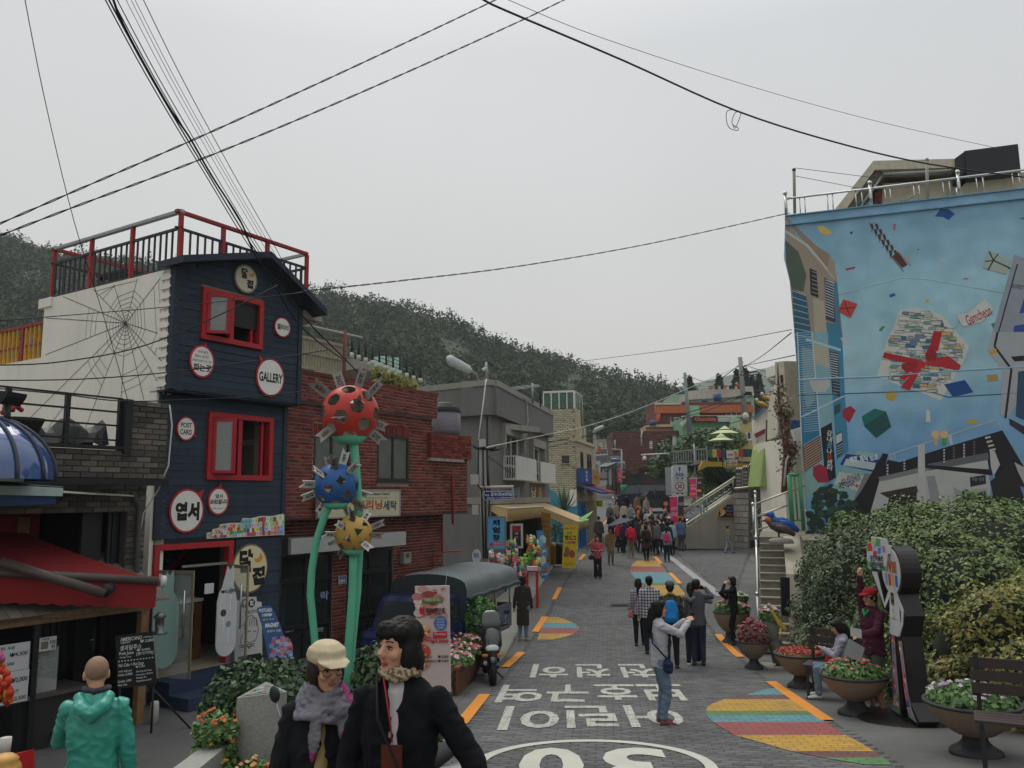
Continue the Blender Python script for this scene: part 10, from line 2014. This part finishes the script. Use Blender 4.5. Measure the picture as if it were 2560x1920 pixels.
CROWD=[(205,180,1.72,'3a3835','3a3835','short',5,'man in dark grey seen from behind at the kerb, left of the crowd',{}),(330,308,1.6,'9c7f52','6a6058','bob',175,'woman in tan coat under the navy umbrella',{'pat':'check','c2':'6a5038','length':'coat'}),(432,228,1.6,'a82430','15161a','bob',4,'woman in red top and long black skirt',{'skirt':.3}),(556,250,1.66,'b8203f','77705c','short',3,'person in a bright red puffer jacket with a small pack',{'pack':'a81f3a'}),(725,270,1.66,'3a3226','17181c','bob',-5,'person in dark olive parka with black backpack, front of crowd',{'pack':'1c1c20','length':'coat','hoodie':True}),(950,290,1.58,'7a93a8','232838','long',8,'girl in pale blue denim jacket with a pink backpack',{'pack':'b0305a'}),(985,192,1.72,'1d1e24','1f2126','short',-20,'man in white cap and black jacket beside pale blue girl',{'hat':'b5b5b5'}),(1105,192,1.7,'56688c','4a4c4a','short',30,'man in blue shirt with a dark sling bag by the ramp',{}),(1152,200,1.62,'5a5240','2a3044','bob',-60,'woman in olive jacket with hand raised beside the blue shirt man',{'hand':(-.05,.2,1.5)}),(328,38,1.68,'55575a','2f3238','short',180,'walker with backpack straps at the upper left of the crowd',{}),(398,15,1.64,'8f7a70','1c1c20','long',150,'woman in dusty pink coat at the upper left of crowd',{'length':'coat'}),(483,25,1.64,'a89c88','1c1d22','bob',8,'person in cream coat walking away up the street',{}),(560,38,1.7,'7c8084','3a3c42','short',178,'man in light grey sweater facing the camera',{}),(645,72,1.6,'c0622a','2a2a30','bob',120,'child sized figure in an orange hood among the crowd',{'hat':'c0622a'}),(692,80,1.68,'1f2024','26282e','short',160,'man in open black jacket right of the orange hood',{'shirt':'a9a6a2'}),(742,108,1.55,'b9b7b5','2a2c34','long',200,'girl in a white top in the middle of the crowd',{}),(870,155,1.72,'4a2f2c','1d1e22','short',190,'tall dark haired man in maroon at the crowd right side',{}),(935,110,1.7,'323f50','23262e','short',240,'man in navy jacket and beige cap behind the crowd',{'hat':'a89a84'}),(340,138,1.68,'2a3344','23262e','short',20,'person in navy behind the open umbrella',{}),(568,178,1.66,'1b1c20','1b1c20','short',0,'person in black directly behind the red puffer jacket',{}),(618,182,1.66,'2b2a30','1b1c20','bob',30,'dark clothed woman left of the parka figure',{}),(720,212,1.72,'8f6f4a','2a2c34','short',170,'man in tan jacket facing the parka figure',{}),(792,224,1.64,'23262f','2a3348','long',-10,'long haired woman in black with dark jeans right of the parka figure',{}),(830,226,1.66,'57463c','1b1c20','bob',10,'woman in brown cardigan holding white paper',{}),(905,205,1.7,'26282c','1b1c20','short',15,'dark figure between brown cardigan and white cap',{}),(505,205,1.66,'3a2f38','1b1c20','short',40,'dark haired person between red top and red puffer',{}),(655,205,1.7,'2a2d33','23262e','short',60,'person in charcoal in the thick of the crowd',{})]
rr=random.Random(21)
for i,(cn,c)in enumerate((('black','17181b'),('charcoal','2f3136'),('brown','4f3d30'),('navy','1f2a42'),('wine red','5a2028'),('beige','8f8168'),('dark green','2c3a2c'),('grey','606266'),('pale blue','7088a0'),('mustard','8f6f2c'),('white','b5b3ae'),('purple','4a3358'),('cream','b5a98f'),('coral','a85a4c'),('sky blue','8fa8b8'),('silver grey','8f9194'))):
 CROWD.append((rr.uniform(470,1060),rr.uniform(120,235),1.66,c,'1d1f26',rr.choice(['short','bob','long']),rr.uniform(-60,60),'visitor in a %s top in the thick of the waiting crowd'%cn,{}))
for x,y,H,c,bt,hr_,h,lb,kw in CROWD:
 p=byhead(*z5p(x,y),H);person(lb,p,h,H,top=c,bot=bt,hair=hr_,group='visitors crowding the street',shoe=rnd.choice(['2a2a2c','8f8d8a','3a3a40']),step=rnd.choice([0,.06,.12]),hand=kw.pop('hand',rnd.choice([None,(-.12,.25,1.1)])),**kw)
for x,y,c,bt,h,lb in((590,1465,'23242a','1c1d22',0,'distant walker in black, left of the pair below the van'),(790,1430,'14151a','14151a',5,'distant walker in black just below the dark van'),(1030,1440,'7a5f48','3a3a40',10,'distant walker in tan coat below the black car'),(1245,1480,'8f8c82','3f4a58',170,'distant walker in pale jacket near the traffic cone')):
 person(lb,byhead(*ZK(x,y),1.68),h,1.68,top=c,bot=bt,step=.15,length='coat',group='visitors crowding the street')
p=byhead(*z5p(330,308),1.6);umbrella('umbrella','open navy umbrella with pale edge held over the crowd',p+Vc((.42,-.1,2.05)),.62,.9,M('navy_cloth','141c34',ro=.6),BK,tilt=.25)
bpy.data.scenes.remove(TMP)
